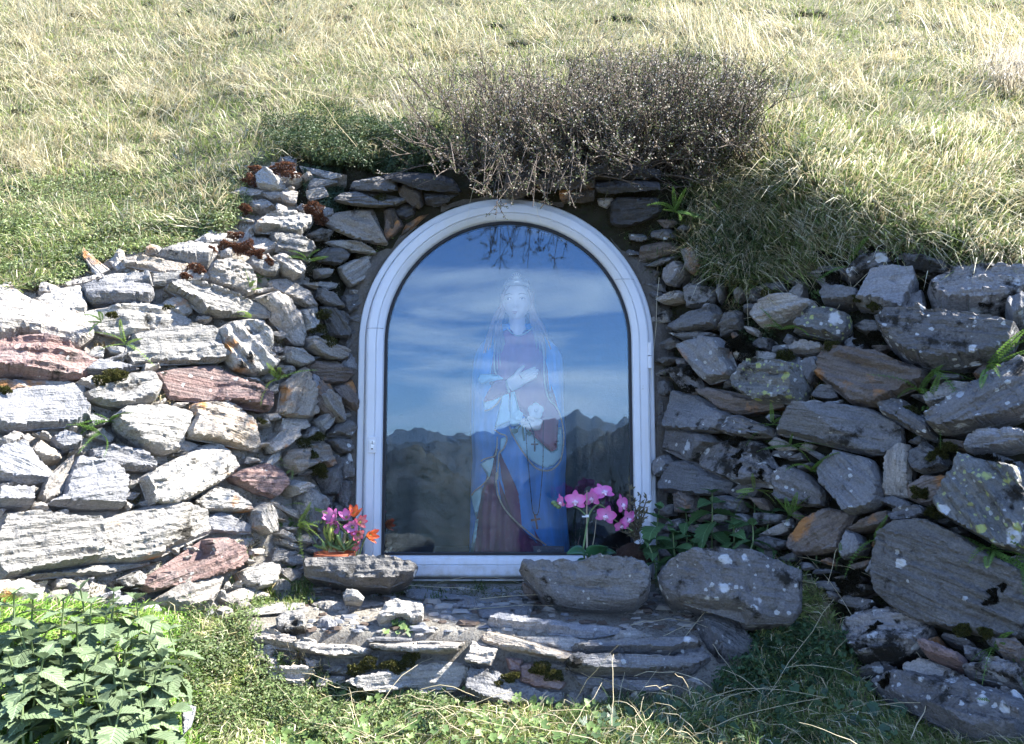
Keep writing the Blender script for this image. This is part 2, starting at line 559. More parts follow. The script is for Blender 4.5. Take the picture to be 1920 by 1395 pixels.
_cd = np.array([np.interp(GY, [a for a, b in COLS[c]], [1 / b for a, b in COLS[c]]) for c in _cx])   # disparity is linear on a plane
DISP = np.array([np.interp(GX, _cx, _cd[:, j]) for j in range(len(GY))])         # [row, col]


def _blur(a, k):
    w = np.exp(-np.linspace(-2, 2, 2 * k + 1) ** 2); w /= w.sum()
    for ax in (0, 1):
        p = np.pad(a, [(k, k) if i == ax else (0, 0) for i in (0, 1)], mode='edge')
        a = sum(w[i] * np.take(p, np.arange(i, i + a.shape[ax]), ax) for i in range(2 * k + 1))
    return a


def _lookup(G, px, py):
    px, py = np.asarray(px, float), np.asarray(py, float)
    fx = np.clip((px - GX[0]) / 8.0, 0, len(GX) - 1.001)
    fy = np.clip((py - GY[0]) / 7.0, 0, len(GY) - 1.001)
    i, j = fx.astype(int), fy.astype(int)
    a, b = fx - i, fy - j
    return (G[j, i] * (1 - a) * (1 - b) + G[j, i + 1] * a * (1 - b) + G[j + 1, i] * (1 - a) * b + G[j + 1, i + 1] * a * b)


WALL_L = [(-700, 580), (0, 548), (110, 530), (215, 480), (400, 446), (470, 400), (466, 315), (560, 298), (640, 330), (700, 420),
          (740, 600), (720, 1080), (570, 1085), (430, 1160), (330, 1150), (0, 1115), (-700, 1125)]
LINTEL = [(560, 305), (1290, 300), (1300, 400), (1240, 470), (1160, 440), (1080, 392), (950, 372), (830, 390), (740, 440), (690, 470), (600, 380)]
WALL_R = [(1180, 400), (1290, 430), (1290, 500), (1400, 545), (1560, 500), (1600, 462), (1760, 470), (1850, 510), (1920, 520), (2620, 520),
          (2620, 1330), (1920, 1395), (1800, 1395), (1640, 1310), (1590, 1210), (1550, 1110), (1480, 1050), (1180, 1090)]
LEDGE = [(440, 1110), (560, 1095), (700, 1098), (1230, 1098), (1420, 1180), (1400, 1240), (1330, 1300), (1060, 1330), (880, 1312), (680, 1305), (490, 1290), (470, 1180)]
PX, PY = np.meshgrid(GX, GY)
inwall = inpoly(PX, PY, WALL_L) | inpoly(PX, PY, WALL_R) | inpoly(PX, PY, LINTEL)
inledge = inpoly(PX, PY, LEDGE)
D0 = 1 / _blur(DISP, 2)
Dbase = lambda px, py: _lookup(D0, px, py)
_pt = P(PX, PY, D0)
_gm = _blur((~(inwall | inledge)).astype(float), 3)
_wm = _blur(inwall.astype(float), 2)
_door = (PX > 660) & (PX < 1240) & (PY > 350) & (PY < 1105)
_bump = 0.030 * fbm(_pt * np.array([4.0, 4, 5]), 3, 5) + 0.014 * fbm(_pt * 14, 3, 9)
_bump = np.where(_door, 0, _bump)
D1 = D0 * (1 + _gm * _bump * 1.1 * (1 + 0.25 * (D0 - 1.5))) + np.where(_door, 0.0, _wm * (np.where(PX < 640, 0.021, 0.032) + 0.028 * fbm(_pt * 22, 3, 3)))
D1 = D1 + np.where(_door, 0, 1) * inledge * 0.008
Dsurf = lambda px, py: _lookup(D1, px, py)


def S(px, py):
    return P(px, py, Dsurf(px, py))


def Snormal(px, py, e=9.0):
    a = S(px + e, py) - S(px - e, py)
    b = S(px, py - e) - S(px, py + e)
    n = np.cross(a, b)
    n /= np.linalg.norm(n, axis=-1)[..., None] + 1e-12
    return n


# arch of the glazed door, in metres
DX, DZ = -0.0136, 0.2407         # centre of the arch
DZB = -0.305                     # bottom of the frame
DYF = 1.78

V = _pt * 0 + P(PX, PY, D1)
nr, nc = PX.shape
idx = np.arange(nr * nc).reshape(nr, nc)
q = np.stack([idx[:-1, :-1], idx[1:, :-1], idx[1:, 1:], idx[:-1, 1:]], -1).reshape(-1, 4)
VV = V.reshape(-1, 3)
fc = VV[q].mean(1)
# opening behind the door frame
rr = np.hypot(fc[:, 0] - DX, np.maximum(fc[:, 2] - DZ, 0))
keep = ~((rr < 0.318) & (fc[:, 2] > DZB + 0.012) & (fc[:, 1] > 1.70))
q = q[keep]
fpx, fpy = project(fc[keep])
VL = [VV]
FL = [q]
base = len(VV)
# further up the mountainside, beyond the top of the picture
top = VV[idx[0]]
prev = idx[0]
for dyy, sl in ((1.2, .80), (3, .78), (7, .74), (15, .7), (30, .62), (60, .55)):
    row = top + np.array([0, dyy, dyy * sl]) + np.stack([np.sign(top[:, 0]) * np.abs(top[:, 0]) * dyy * .25, 0 * top[:, 0], 0.08 * dyy * fbm(top * 2 + dyy, 2, 4)], -1)
    ids = base + np.arange(nc)
    VL.append(row); base += nc
    FL.append(np.stack([ids[:-1], prev[:-1], prev[1:], ids[1:]], -1))
    prev = ids
# down the slope, under and behind the viewer
bot = VV[idx[-1]]
prev = idx[-1]
for yy, zz, wx in ((.35, -.62, 1.3), (-.2, -.95, 1.9), (-1.5, -1.9, 4), (-5, -4.4, 9), (-18, -13, 26), (-60, -44, 80)):
    row = np.stack([bot[:, 0] * wx, np.full(nc, yy), zz + 0.02 * abs(zz) * fbm(bot * 3 + yy, 2, 8)], -1)
    ids = base + np.arange(nc)
    VL.append(row); base += nc
    FL.append(np.stack([prev[:-1], ids[:-1], ids[1:], prev[1:]], -1))
    prev = ids
hill = mesh("hillside", np.concatenate(VL), FL, M_SOIL)
tag(hill, "grassy mountain slope rising behind the stone shrine", kind="structure")
me = hill.data
for mm in (M_MORTAR, M_DARKSOIL, M_GREYMORTAR, M_LEDGESOIL):
    me.materials.append(mm)
mi = np.zeros(len(me.polygons), np.int32)
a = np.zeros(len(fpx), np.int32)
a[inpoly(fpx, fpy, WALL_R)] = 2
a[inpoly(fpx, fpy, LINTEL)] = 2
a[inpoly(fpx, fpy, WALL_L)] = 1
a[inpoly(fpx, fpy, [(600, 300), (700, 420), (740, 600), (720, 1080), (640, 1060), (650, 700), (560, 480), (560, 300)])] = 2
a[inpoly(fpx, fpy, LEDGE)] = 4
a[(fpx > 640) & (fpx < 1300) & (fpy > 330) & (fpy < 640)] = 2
mi[:len(a)] = a
me.polygons.foreach_set("material_index", mi)

# ------------------------------------------------------------------ mountains across the valley (seen in the glass)
def ridge_interp(az, pts):
    return np.interp(az, [p[0] for p in pts], [p[1] for p in pts])


def px2az(px): return math.degrees(math.atan((px - CX) / FPX / 0.9954))
def py2el(py): return 5.5 + math.degrees(math.atan((CY - py) / FPX))


far_px = [(727, 817), (740, 807), (765, 812), (783, 806), (807, 798), (827, 810), (840, 808), (863, 796), (880, 803), (897, 798), (923, 807), (950, 800), (975, 795), (1000, 790),
          (1027, 783), (1053, 782), (1080, 768), (1097, 778), (1113, 775), (1133, 778), (1153, 785), (1180, 776)]
mid_px = [(722, 842), (760, 836), (800, 838), (850, 822), (880, 826), (930, 846), (980, 850), (1040, 830), (1080, 800), (1130, 792), (1180, 790)]
near_px = [(722, 905), (790, 880), (850, 900), (900, 925), (960, 930), (1040, 900), (1100, 850), (1180, 815)]
naz, nrr = 560, 190
AZ = np.concatenate([np.linspace(-75, -13, 70), np.linspace(-12.8, 12.8, naz - 140), np.linspace(13, 75, 70)])
RAD = np.geomspace(70, 15000, nrr)
az2, r2 = np.meshgrid(AZ, RAD)
el = []
for pts, amp, sd in ((far_px, .55, 1), (mid_px, .45, 2), (near_px, .5, 3)):
    t = np.array([(px2az(x), py2el(y)) for x, y in pts])
    e = np.interp(AZ, t[:, 0], t[:, 1])
    nz = np.stack([AZ * .35, AZ * 0 + sd, AZ * 0], -1)
    out = np.clip((np.abs(AZ - 0) - 9.5) / 4, 0, 1)
    e = e + out * amp * 3.2 * fbm(nz, 4, sd) + .02 * fbm(nz * 9, 2, sd + 7)
    el.append(e)
zz = np.full(r2.shape, -1e9)
for e, rk, sl in ((el[0], 9500, .55), (el[1], 4600, .42), (el[2], 1900, .36)):
    kk = 14
    es = np.convolve(np.pad(e, kk, mode='edge'), np.hanning(2 * kk + 1) / np.hanning(2 * kk + 1).sum(), 'valid')
    crest = rk * np.tan(np.radians(es))[None, :]
    detail = rk * (np.tan(np.radians(e)) - np.tan(np.radians(es)))[None, :]
    d = np.abs(r2 - rk * (1 + .05 * fbm(np.stack([az2 * .12, az2 * 0, az2 * 0 + rk], -1), 1, 2)))
    wob = 1 + .3 * fbm(np.stack([np.sin(np.radians(az2)) * r2 / 900, np.cos(np.radians(az2)) * r2 / 900, az2 * 0 + rk * .01], -1), 4, 12)
    fl2 = np.stack([np.sin(np.radians(az2)) * r2, np.cos(np.radians(az2)) * r2, az2 * 0], -1)
    jag = (np.abs(fbm(fl2 / (.032 * rk), 4, 51)) - .18) * rk * .022
    zz = np.maximum(zz, crest - sl * d * wob + detail * np.exp(-d / (.05 * rk)) + jag * np.exp(-d / (.12 * rk)))
floor = -np.minimum(r2 * .75, 900)
zz = np.maximum(zz, floor)
xx = np.sin(np.radians(az2)) * r2
yy = -np.cos(np.radians(az2)) * r2
pm = np.stack([xx, yy, zz], -1)
wd = np.clip(r2 / 2500, 0, 1)
flat = pm * np.array([1, 1, 0])
below = np.clip((np.max(zz, 0)[None] - zz) / 250, 0.05, 1)
pm[..., 2] += fbm(flat / 1100.0, 4, 21) * 240 * wd * below
pm[..., 2] += fbm(flat / 330.0, 4, 23) * 55 * wd * np.clip(below * 2, .15, 1)
ids = np.arange(naz * nrr).reshape(nrr, naz)
qm = np.stack([ids[:-1, :-1], ids[:-1, 1:], ids[1:, 1:], ids[1:, :-1]], -1).reshape(-1, 4)
m, n, l, out = newmat("mountain_slopes")
bs = n.new("ShaderNodeBsdfPrincipled")
tc = n.new("ShaderNodeTexCoord")
k1 = noise_node(n, l, tc.outputs["Object"], 0.0016, 8, .62)
k2 = noise_node(n, l, tc.outputs["Object"], 0.009, 6, .65)
c = mixc(n, l, ramp(n, l, k1, .40, .60), (.034, .038, .036), (.10, .09, .072))
c = mixc(n, l, ramp(n, l, k2, .52, .70), c, (.075, .077, .080))
k3 = noise_node(n, l, tc.outputs["Object"], 0.028, 6, .7)
c = mixc(n, l, ramp(n, l, k3, .50, .62), c, (.022, .027, .020))
l.new(c, bs.inputs["Base Color"]); bs.inputs["Roughness"].default_value = 1.0
bs.inputs["Specular IOR Level"].default_value = 0.0
l.new(bs.outputs[0], out.inputs[0])
mts = mesh("mountains", pm.reshape(-1, 3), [qm], m)
tag(mts, "far mountain range across the valley mirrored in the glass", kind="structure")

# ------------------------------------------------------------------ thin mountain air
hz = MB(); hz.box((0, -6900, -400), (38000, 17400, 2200))
m, n, l, out = newmat("mountain_air")
pv = n.new("ShaderNodeVolumePrincipled")
pv.inputs["Color"].default_value = (.52, .72, 1.0, 1)
pv.inputs["Density"].default_value = 5e-5
pv.inputs["Anisotropy"].default_value = 0.1
l.new(pv.outputs[0], out.inputs["Volume"])
tag(hz.build("haze", m, None, smooth=False), "thin bluish air over the valley", kind="stuff")
# ------------------------------------------------------------------ stones
FR = {'A': (0, 450, 2.79), 'B': (0, 895, 2.79), 'C': (460, 280, 4.983), 'D': (500, 540, 5.81), 'E': (500, 760, 5.81),
      'F': (1180, 380, 4.65), 'G': (1180, 660, 4.65), 'H': (600, 290, 5.333), 'I': (940, 290, 5.333), 'J': (440, 1080, 4.174),
      'K': (860, 1080, 4.174), 'L': (1280, 450, 2.79), 'M': (1280, 895, 2.79), 'N': (640, 895, 2.79), 'O': (540, 900, 6.342)}


def conv(fr, s):
    ox, oy, k = FR[fr]
    v = [float(t) for t in s.replace(',', ' ').split()]
    return [(ox + v[i] / k, oy + v[i + 1] / k) for i in range(0, len(v), 2)]


def resample(poly, step):
    p = np.array(poly + [poly[0]], float)
    d = np.concatenate([[0], np.cumsum(np.hypot(*np.diff(p, axis=0).T))])
    n = max(8, int(d[-1] / step))
    t = np.linspace(0, d[-1], n, endpoint=False)
    return np.stack([np.interp(t, d, p[:, 0]), np.interp(t, d, p[:, 1])], -1)


def seg_dist(pts, ring):
    a = ring[None]; b = np.roll(ring, -1, 0)[None]
    p = pts[:, None]
    ab = b - a
    t = np.clip(((p - a) * ab).sum(-1) / ((ab * ab).sum(-1) + 1e-9), 0, 1)
    return np.linalg.norm(p - (a + t[..., None] * ab), axis=-1).min(1)


def patch2d(poly, step, jit=1.0, seed=0, grow=1.0):
    """outline -> (points, outline count, triangles), inside points on a jittered lattice"""
    ring = resample(poly, step)
    if grow != 1.0:
        c0 = ring.mean(0)
        ring = c0 + (ring - c0) * grow
    q = np.concatenate([ring, np.full((len(ring), 1), seed * 1.7)], 1)
    ring = ring + jit * np.stack([fbm(q / 9.0, 3, seed), fbm(q / 9.0 + 40, 3, seed + 5)], -1) * 2.2
    lo, hi = ring.min(0), ring.max(0)
    r = np.random.default_rng(seed)
    gx, gy = np.meshgrid(np.arange(lo[0], hi[0], step), np.arange(lo[1], hi[1], step * .87))
    gx = gx + (np.arange(gx.shape[0]) % 2)[:, None] * step / 2
    g = np.stack([gx.ravel(), gy.ravel()], -1) + r.uniform(-.22, .22, (gx.size, 2)) * step
    g = g[inpoly(g[:, 0], g[:, 1], ring)]
    if len(g):
        g = g[seg_dist(g, ring) > step * .5]
    n = len(ring)
    pts = np.concatenate([ring, g]) if len(g) else ring
    res = mgeo.delaunay_2d_cdt([Vector(p) for p in pts], [(i, (i + 1) % n) for i in range(n)], [], 1, 1e-5, True)
    v2 = np.array([tuple(v) for v in res[0]])
    orig = res[3]
    order = {}
    for k, o in enumerate(orig):
        for t in o:
            order.setdefault(t, k)
    bnd = [order.get(i, i) for i in range(n)]
    return v2, bnd, [tuple(f) for f in res[2]]


NST = [0]
ALLPOLY = []


def stone(poly, mat, parent, H=.028, rad=10, deep=.07, plane=None, name="stone", lam=.5, rough=1.0, step=None, sink=.0, facets=4, seed=None, grow=1.06, floor=False, tilt=.20):
    NST[0] += 1
    seed = NST[0] * 13 + 5 if seed is None else seed
    rs = np.random.default_rng(seed)
    poly = [tuple(p) for p in poly]
    ar = np.array(poly)
    if plane is None:
        ALLPOLY.append(poly)
    area = abs(np.sum(ar[:, 0] * np.roll(ar[:, 1], -1) - np.roll(ar[:, 0], -1) * ar[:, 1])) / 2
    if step is None:
        step = min(4.8, max(3.2, math.sqrt(area) / 14))
    v2, bnd, tris = patch2d(poly, step, 1.0, seed, grow)
    # supporting plane
    cpx, cpy = ar.mean(0)
    if plane is None:
        g = resample(poly, 8)
        W = P(g[:, 0], g[:, 1], Dbase(g[:, 0], g[:, 1]))
        c = W.mean(0)
        nn = np.linalg.svd(W - c)[2][2]
        view = -c / np.linalg.norm(c)
        if nn @ view < 0: nn = -nn
        if not floor and nn @ view < .5:
            nn = nn + view * .8; nn /= np.linalg.norm(nn)
    else:
        c = P(cpx, cpy, plane[0]); nn = np.array(plane[1], float); nn /= np.linalg.norm(nn)
    d = raydir(v2[:, 0], v2[:, 1])
    B = d * ((c @ nn) / (d @ nn))[:, None]
    if floor:
        B[:, 1] = np.clip(B[:, 1], c[1] - .3, c[1] + .3)
    # local axes: long axis of the stone, normal, across
    Q = B - B.mean(0)
    ax = np.linalg.svd(Q - np.outer(Q @ nn, nn))[2][0]
    ax = ax - nn * (ax @ nn); ax /= np.linalg.norm(ax)
    if ax[0] < 0: ax = -ax
    ay = np.cross(nn, ax)
    if ay[2] < 0: ay = -ay
    a_, b_ = Q @ ax, Q @ ay
    ring = v2[bnd]
    dist = seg_dist(v2, ring)
    rad = max(2.6, rad * .5)
    e = np.clip(dist / rad, 0, 1)
    e = np.clip(e * (1.25 + .5 * vnoise(np.stack([v2[:, 0] / 14, v2[:, 1] / 14, v2[:, 0] * 0 + seed], -1), seed)), 0, 1)
    prof = e ** .55
    sx, sy = max(np.ptp(a_), 1e-3), max(np.ptp(b_), 1e-3)
    # broken facets
    fac = np.full(len(B), 1e9)
    for k in range(facets):
        gx, gy = rs.normal(0, tilt), rs.normal(0, tilt)
        off = rs.uniform(.6, 1.25) * H
        fac = np.minimum(fac, off + gx * (a_ - rs.uniform(-.3, .3) * sx) + gy * (b_ - rs.uniform(-.3, .3) * sy))
    if facets == 0:
        fac = np.full(len(B), H)
    L3 = np.stack([a_, b_, np.full(len(a_), seed * .37)], -1)
    warp = 0.010 * fbm(L3 * 18, 3, seed)
    s = (b_ + warp) * 95
    lamn = vnoise(np.stack([a_ * 7, s, np.full(len(a_), seed * 1.1)], -1), seed)
    lamn = np.tanh(lamn * 3.0)                   # ledges of split schist, here and there
    lam2 = np.tanh(3 * vnoise(np.stack([a_ * 5, s * 2.6, np.full(len(a_), seed * 2.3)], -1), seed + 1))
    msk = np.clip(fbm(L3 * 9, 2, seed + 21) * 1.6 + .35, 0, 1)
    crk = np.exp(-(vnoise(np.stack([a_ * 9 + warp * 200, b_ * 34, L3[:, 2]], -1), seed + 31) / .045) ** 2)
    hs = min(H, .045)
    h = fac + hs * lam * (.34 * lamn * msk + .08 * lam2) + rough * (.0075 * fbm(L3 * 22, 3, seed + 3) + .0022 * vnoise(L3 * 95, seed + 9)) - .004 * crk * lam
    h = np.maximum(h, H * .22) * (0.12 + .88 * prof)
    Fv = B + nn * (h - sink)[:, None]
    # back
    back = B[bnd] - nn * deep * 1.0
    cb = back.mean(0)
    back = cb + (back - cb) * .86
    Vn = np.concatenate([Fv, back])
    nb = len(bnd); o = len(Fv)
    Fc = list(tris)
    # outline order -> skirt
    for i in range(nb):
        j = (i + 1) % nb
        if bnd[i] != bnd[j]:
            Fc.append((bnd[i], bnd[j], o + j, o + i))
    Fc.append(tuple(o + i for i in range(nb - 1, -1, -1)))
    c0 = Fv.mean(0)
    Rm = np.stack([ax, nn, ay], 1)               # columns = local axes
    if np.linalg.det(Rm) < 0:
        Rm[:, 0] *= -1
    loc = (Vn - c0) @ Rm
    ob = mesh(name, loc, Fc, SM[mat], parent, smooth=True, sharp=24)
    bm = bmesh.new(); bm.from_mesh(ob.data); bmesh.ops.recalc_face_normals(bm, faces=bm.faces); bm.to_mesh(ob.data); bm.free()
    M4 = Matrix(((*Rm[0], c0[0]), (*Rm[1], c0[1]), (*Rm[2], c0[2]), (0, 0, 0, 1)))
    ob.matrix_local = M4
    return ob


wall_left = tag(empty("stone_wall"), "sunlit dry stone flank of pale and red schist left of the arched door", "wall")
wall_right = tag(empty("stone_wall"), "shaded lichen-spotted dry stone flank right of the arched door", "wall")
lintel = tag(empty("stone_lintel"), "shade-darkened slate courses over the arch under the heather", "lintel")
ledge = tag(empty("stone_ledge"), "low stone step with slate slabs in front of the glazed door", "ledge")

LEFT = [
    ('A', 'G', '435,265 470,240 640,235 790,245 800,290 770,320 600,330 490,335 455,310', .030, 7),
    ('A', 'O', '640,110 760,95 900,115 975,125 980,165 860,180 770,150 660,140', .030, 7),
    ('A', 'W', '540,195 600,175 780,180 800,240 640,230 545,235', .018, 6),
    ('A', 'W', '800,180 1000,170 1080,190 1090,225 930,235 800,240', .018, 6),
    ('A', 'T', '1085,190 1110,125 1200,115 1300,150 1335,210 1330,270 1290,290 1180,260 1090,225', .045, 9),
    ('A', 'W', '820,70 960,45 1130,25 1140,70 1090,110 1000,120 900,100', .03, 7),
    ('A', 'W', '1310,90 1400,80 1460,150 1440,190 1380,180 1300,140', .03, 9),
    ('A', 'W', '870,260 930,225 1060,235 1200,280 1350,330 1410,380 1400,405 1200,405 1060,395 1010,340 930,290', .045, 9),
    ('A', 'V', '850,330 900,300 980,320 1010,380 960,400 880,370', .02, 8),
    ('A', 'V', '180,310 300,270 420,250 450,350 440,380 330,385 220,345', .02, 9),
    ('A', 'T', '0,310 100,305 220,350 430,385 480,470 470,510 400,560 250,545 120,510 40,540 0,540 -60,420', .04, 12),
    ('A', 'V', '450,380 700,330 860,340 960,400 1010,440 900,460 760,480 640,510 520,480 455,430', .022, 10),
    ('A', 'W', '690,500 850,470 1020,450 1120,470 1150,560 1190,610 1130,640 960,650 800,640 700,660 660,600 720,560', .032, 9),
    ('A', 'V', '1130,480 1200,440 1290,430 1390,480 1410,540 1400,610 1450,640 1400,690 1330,710 1220,680 1180,630 1150,560', .055, 16),
    ('A', 'T', '1410,220 1500,205 1600,260 1660,340 1590,350 1500,300 1420,260', .034, 8),
    ('A', 'T', '1330,310 1430,280 1520,320 1570,400 1595,480 1580,550 1530,540 1480,470 1420,430 1410,380', .040, 9),
    ('D', 'W', '340,250 540,210 550,300 540,470 410,460 400,380', .034, 7),
    ('D', 'D', '585,205 720,225 875,280 890,420 880,545 690,520 670,400 620,300', .034, 7),
    ('D', 'D', '560,0 700,60 800,180 815,230 700,210 620,180 540,110', .03, 6),
    ('D', 'D', '820,90 970,70 1060,130 1020,240 880,280 830,200', .022, 8),
    ('D', 'D', '890,320 1020,270 1030,380 960,390 890,360', .02, 6),
    ('D', 'D', '900,440 1010,420 1010,540 890,670 860,640 900,560', .02, 6),
    ('D', 'T', '420,560 500,520 570,560 640,600 800,630 880,680 850,770 770,790 640,770 540,720 430,650', .046, 10),
    ('D', 'B', '430,850 520,800 640,820 740,830 830,870 910,880 920,940 860,1030 720,1050 610,1030 560,1000 470,930', .046, 8),
    ('D', 'G', '820,830 900,700 960,760 985,860 985,915 840,870', .02, 6),
    ('D', 'V', '210,640 340,660 490,780 490,820 350,860 250,820 190,720', .03, 9),
    ('D', 'O', '160,1070 260,980 410,860 450,1000 490,1200 505,1370 390,1428 100,1370 130,1290', .045, 8),
    ('D', 'G', '420,920 540,960 590,1060 590,1110 510,1180 470,1080', .03, 7),
    ('D', 'T', '530,1170 620,1110 740,1190 760,1270 810,1390 820,1450 760,1460 650,1360 560,1300', .04, 8),
    ('D', 'B', '700,1100 930,1000 960,1200 990,1390 900,1300 750,1200', .03, 8),
    ('D', 'D', '480,1210 530,1200 600,1340 510,1370', .02, 6),
    ('E', 'W', '510,180 620,80 710,130 700,200 640,260 590,300 540,240', .035, 9),
    ('E', 'W', '400,330 440,250 510,230 560,290 600,370 540,330 420,370', .03, 8),
    ('E', 'D', '690,270 720,240 830,150 920,190 945,270 880,350 760,310 660,340', .03, 7),
    ('E', 'D', '660,380 760,360 900,370 930,490 810,520 740,480', .034, 7),
    ('E', 'O', '180,600 240,500 420,440 600,420 670,480 710,650 640,690 560,640 420,680 280,750 210,690', .045, 9),
    ('E', 'D', '530,790 620,690 710,660 720,540 790,600 780,850 740,980 620,960 580,860', .04, 12),
    ('E', 'D', '800,580 930,510 960,620 940,780 830,800 800,700', .02, 6),
    ('E', 'D', '790,830 940,830 900,960 860,1200 790,1030', .02, 6),
    ('E', 'W', '350,960 430,880 540,960 650,1060 620,1170 540,1330 430,1340 330,1200', .05, 14),
    ('E', 'D', '660,990 720,1000 690,1130 600,1300 570,1300 660,1080', .02, 6),
    ('E', 'W', '200,870 280,810 370,830 430,880 350,960 250,1000 220,930', .04, 10),
    ('E', 'D', '680,1130 740,1060 830,1110 820,1200 680,1190', .02, 6),
    ('E', 'V', '0,440 170,280 320,260 340,340 200,460 40,530', .03, 7),
    ('A', 'R', '0,560 100,540 240,540 360,565 440,605 520,640 480,660 430,720 300,735 160,725 0,705 -70,640', .048, 7),
    ('A', 'G', '440,690 520,630 620,640 720,675 620,695 480,705', .03, 6),
    ('A', 'W', '450,800 560,760 690,700 790,700 835,770 800,840 680,880 560,870 470,840', .032, 10),
    ('A', 'R', '830,700 980,670 1130,665 1180,700 1260,740 1390,800 1400,880 1380,900 1240,860 1100,850 960,840 890,830', .04, 9),
    ('A', 'G', '0,815 200,785 380,790 420,850 460,890 450,930 380,975 200,985 60,1000 0,985 -60,900', .042, 8),
    ('A', 'V', '0,740 180,735 340,740 430,760 440,820 400,830 260,780 0,805', .014, 6),
    ('A', 'W', '590,930 650,890 840,870 960,900 1000,930 970,1000 930,1100 860,1120 740,1095 650,1030 600,990', .055, 12),
    ('A', 'O', '1000,870 1060,855 1200,860 1290,930 1330,990 1360,1080 1330,1105 1220,1080 1080,1050 980,1040 960,1010 1010,940', .052, 8),
    ('A', 'B', '1610,700 1680,740 1760,860 1786,960 1700,930 1640,880', .03, 7),
    ('A', 'R', '1200,1240 1280,1200 1400,1170 1480,1210 1490,1290 1420,1350 1330,1320 1230,1270', .035, 8),
    ('A', 'V', '730,1250 900,1160 1060,1080 1150,1070 1240,1190 1210,1220 1080,1300 900,1390 780,1390 760,1310', .05, 9),
    ('A', 'G', '385,1150 558,1178 639,1270 628,1400 420,1404 237,1382 330,1340 335,1270', .045, 6),
    ('A', 'T', '205,1340 240,1250 365,1140 380,1150 330,1330 235,1375', .02, 6),
    ('A', 'G', '470,1100 600,1080 720,1110 800,1170 800,1210 700,1205 560,1190 480,1150', .03, 8),
    ('A', 'G', '0,1090 120,1080 170,1140 270,1230 260,1270 100,1270 0,1250 -50,1180', .035, 8),
    ('A', 'O', '140,1120 200,1060 310,1110 320,1140 220,1155', .03, 7),
    ('A', 'G', '270,1040 330,1010 420,1040 420,1080 330,1105 290,1080', .03, 7),
    ('A', 'G', '-30,1320 160,1315 155,1395 -30,1395', .04, 6),
    ('A', 'W', '940,1040 1050,1080 980,1110 920,1110', .014, 5),
    ('B', 'W', '0,230 150,210 300,230 480,250 490,330 490,440 330,480 150,510 0,540 -70,400', .05, 9),
    ('B', 'V', '480,240 640,200 800,150 960,150 1060,180 1090,290 980,330 830,380 840,410 700,440 500,440 490,330', .048, 10),
    ('B', 'W', '0,545 200,512 480,468 700,448 820,442 700,470 540,505 300,520 80,545', .022, 5),
    ('B', 'V', '1000,130 1120,50 1200,70 1280,130 1300,180 1200,180 1070,175', .034, 7),
    ('B', 'G', '1070,220 1150,180 1240,220 1310,250 1300,295 1180,290 1100,285', .034, 6),
    ('B', 'V', '1310,180 1380,130 1430,190 1430,290 1380,300 1310,260', .04, 9),
    ('B', 'R', '720,570 800,500 940,480 1050,420 1040,340 1140,320 1230,370 1270,440 1220,480 1080,530 920,570 780,600', .05, 8),
    ('B', 'T', '800,640 960,570 1140,515 1150,560 1090,690 960,705 850,660', .04, 8),
    ('B', 'W', '600,540 720,490 760,520 720,580 640,590', .02, 7),
    ('B', 'V', '1240,500 1330,460 1430,470 1410,570 1330,590 1260,550', .034, 9),
    ('B', 'V', '-40,580 120,570 220,600 200,660 40,650 -40,660', .03, 7),
    ('C', 'V', '75,740 200,640 350,600 500,610 640,650 600,730 510,810 400,800 250,770 120,795', .045, 8),
    ('C', 'W', '240,790 350,790 480,820 600,880 635,950 580,1000 460,1010 350,960 290,960', .04, 9),
    ('C', 'T', '250,1010 330,980 480,1070 530,1130 510,1190 440,1225 350,1170 290,1090', .045, 9),
    ('C', 'V', '110,260 200,170 280,230 350,310 330,360 260,380 130,360', .035, 9),
    ('C', 'V', '400,270 470,230 535,280 470,320 400,320', .03, 7),
    ('C', 'T', '750,650 850,600 1100,570 1200,570 1180,620 1290,780 1320,880 1300,895 1050,850 850,760 760,720', .05, 7),
    ('C', 'D', '570,800 700,740 820,760 780,850 640,850', .022, 6),
    ('C', 'W', '730,870 900,850 1060,860 1160,920 1210,960 1200,990 1000,960 900,930', .036, 6),
    ('C', 'D', '640,1000 760,920 900,930 970,980 950,1030 860,1080 700,1060', .034, 8),
    ('C', 'W', '870,1110 1000,1040 1140,1020 1180,1120 1100,1230 980,1290 900,1200', .034, 8),
    ('C', 'W', '640,1120 740,1110 820,1140 780,1190 680,1200', .02, 6),
    ('C', 'B', '1310,640 1420,620 1470,720 1400,800 1320,860 1300,780', .025, 6),
]
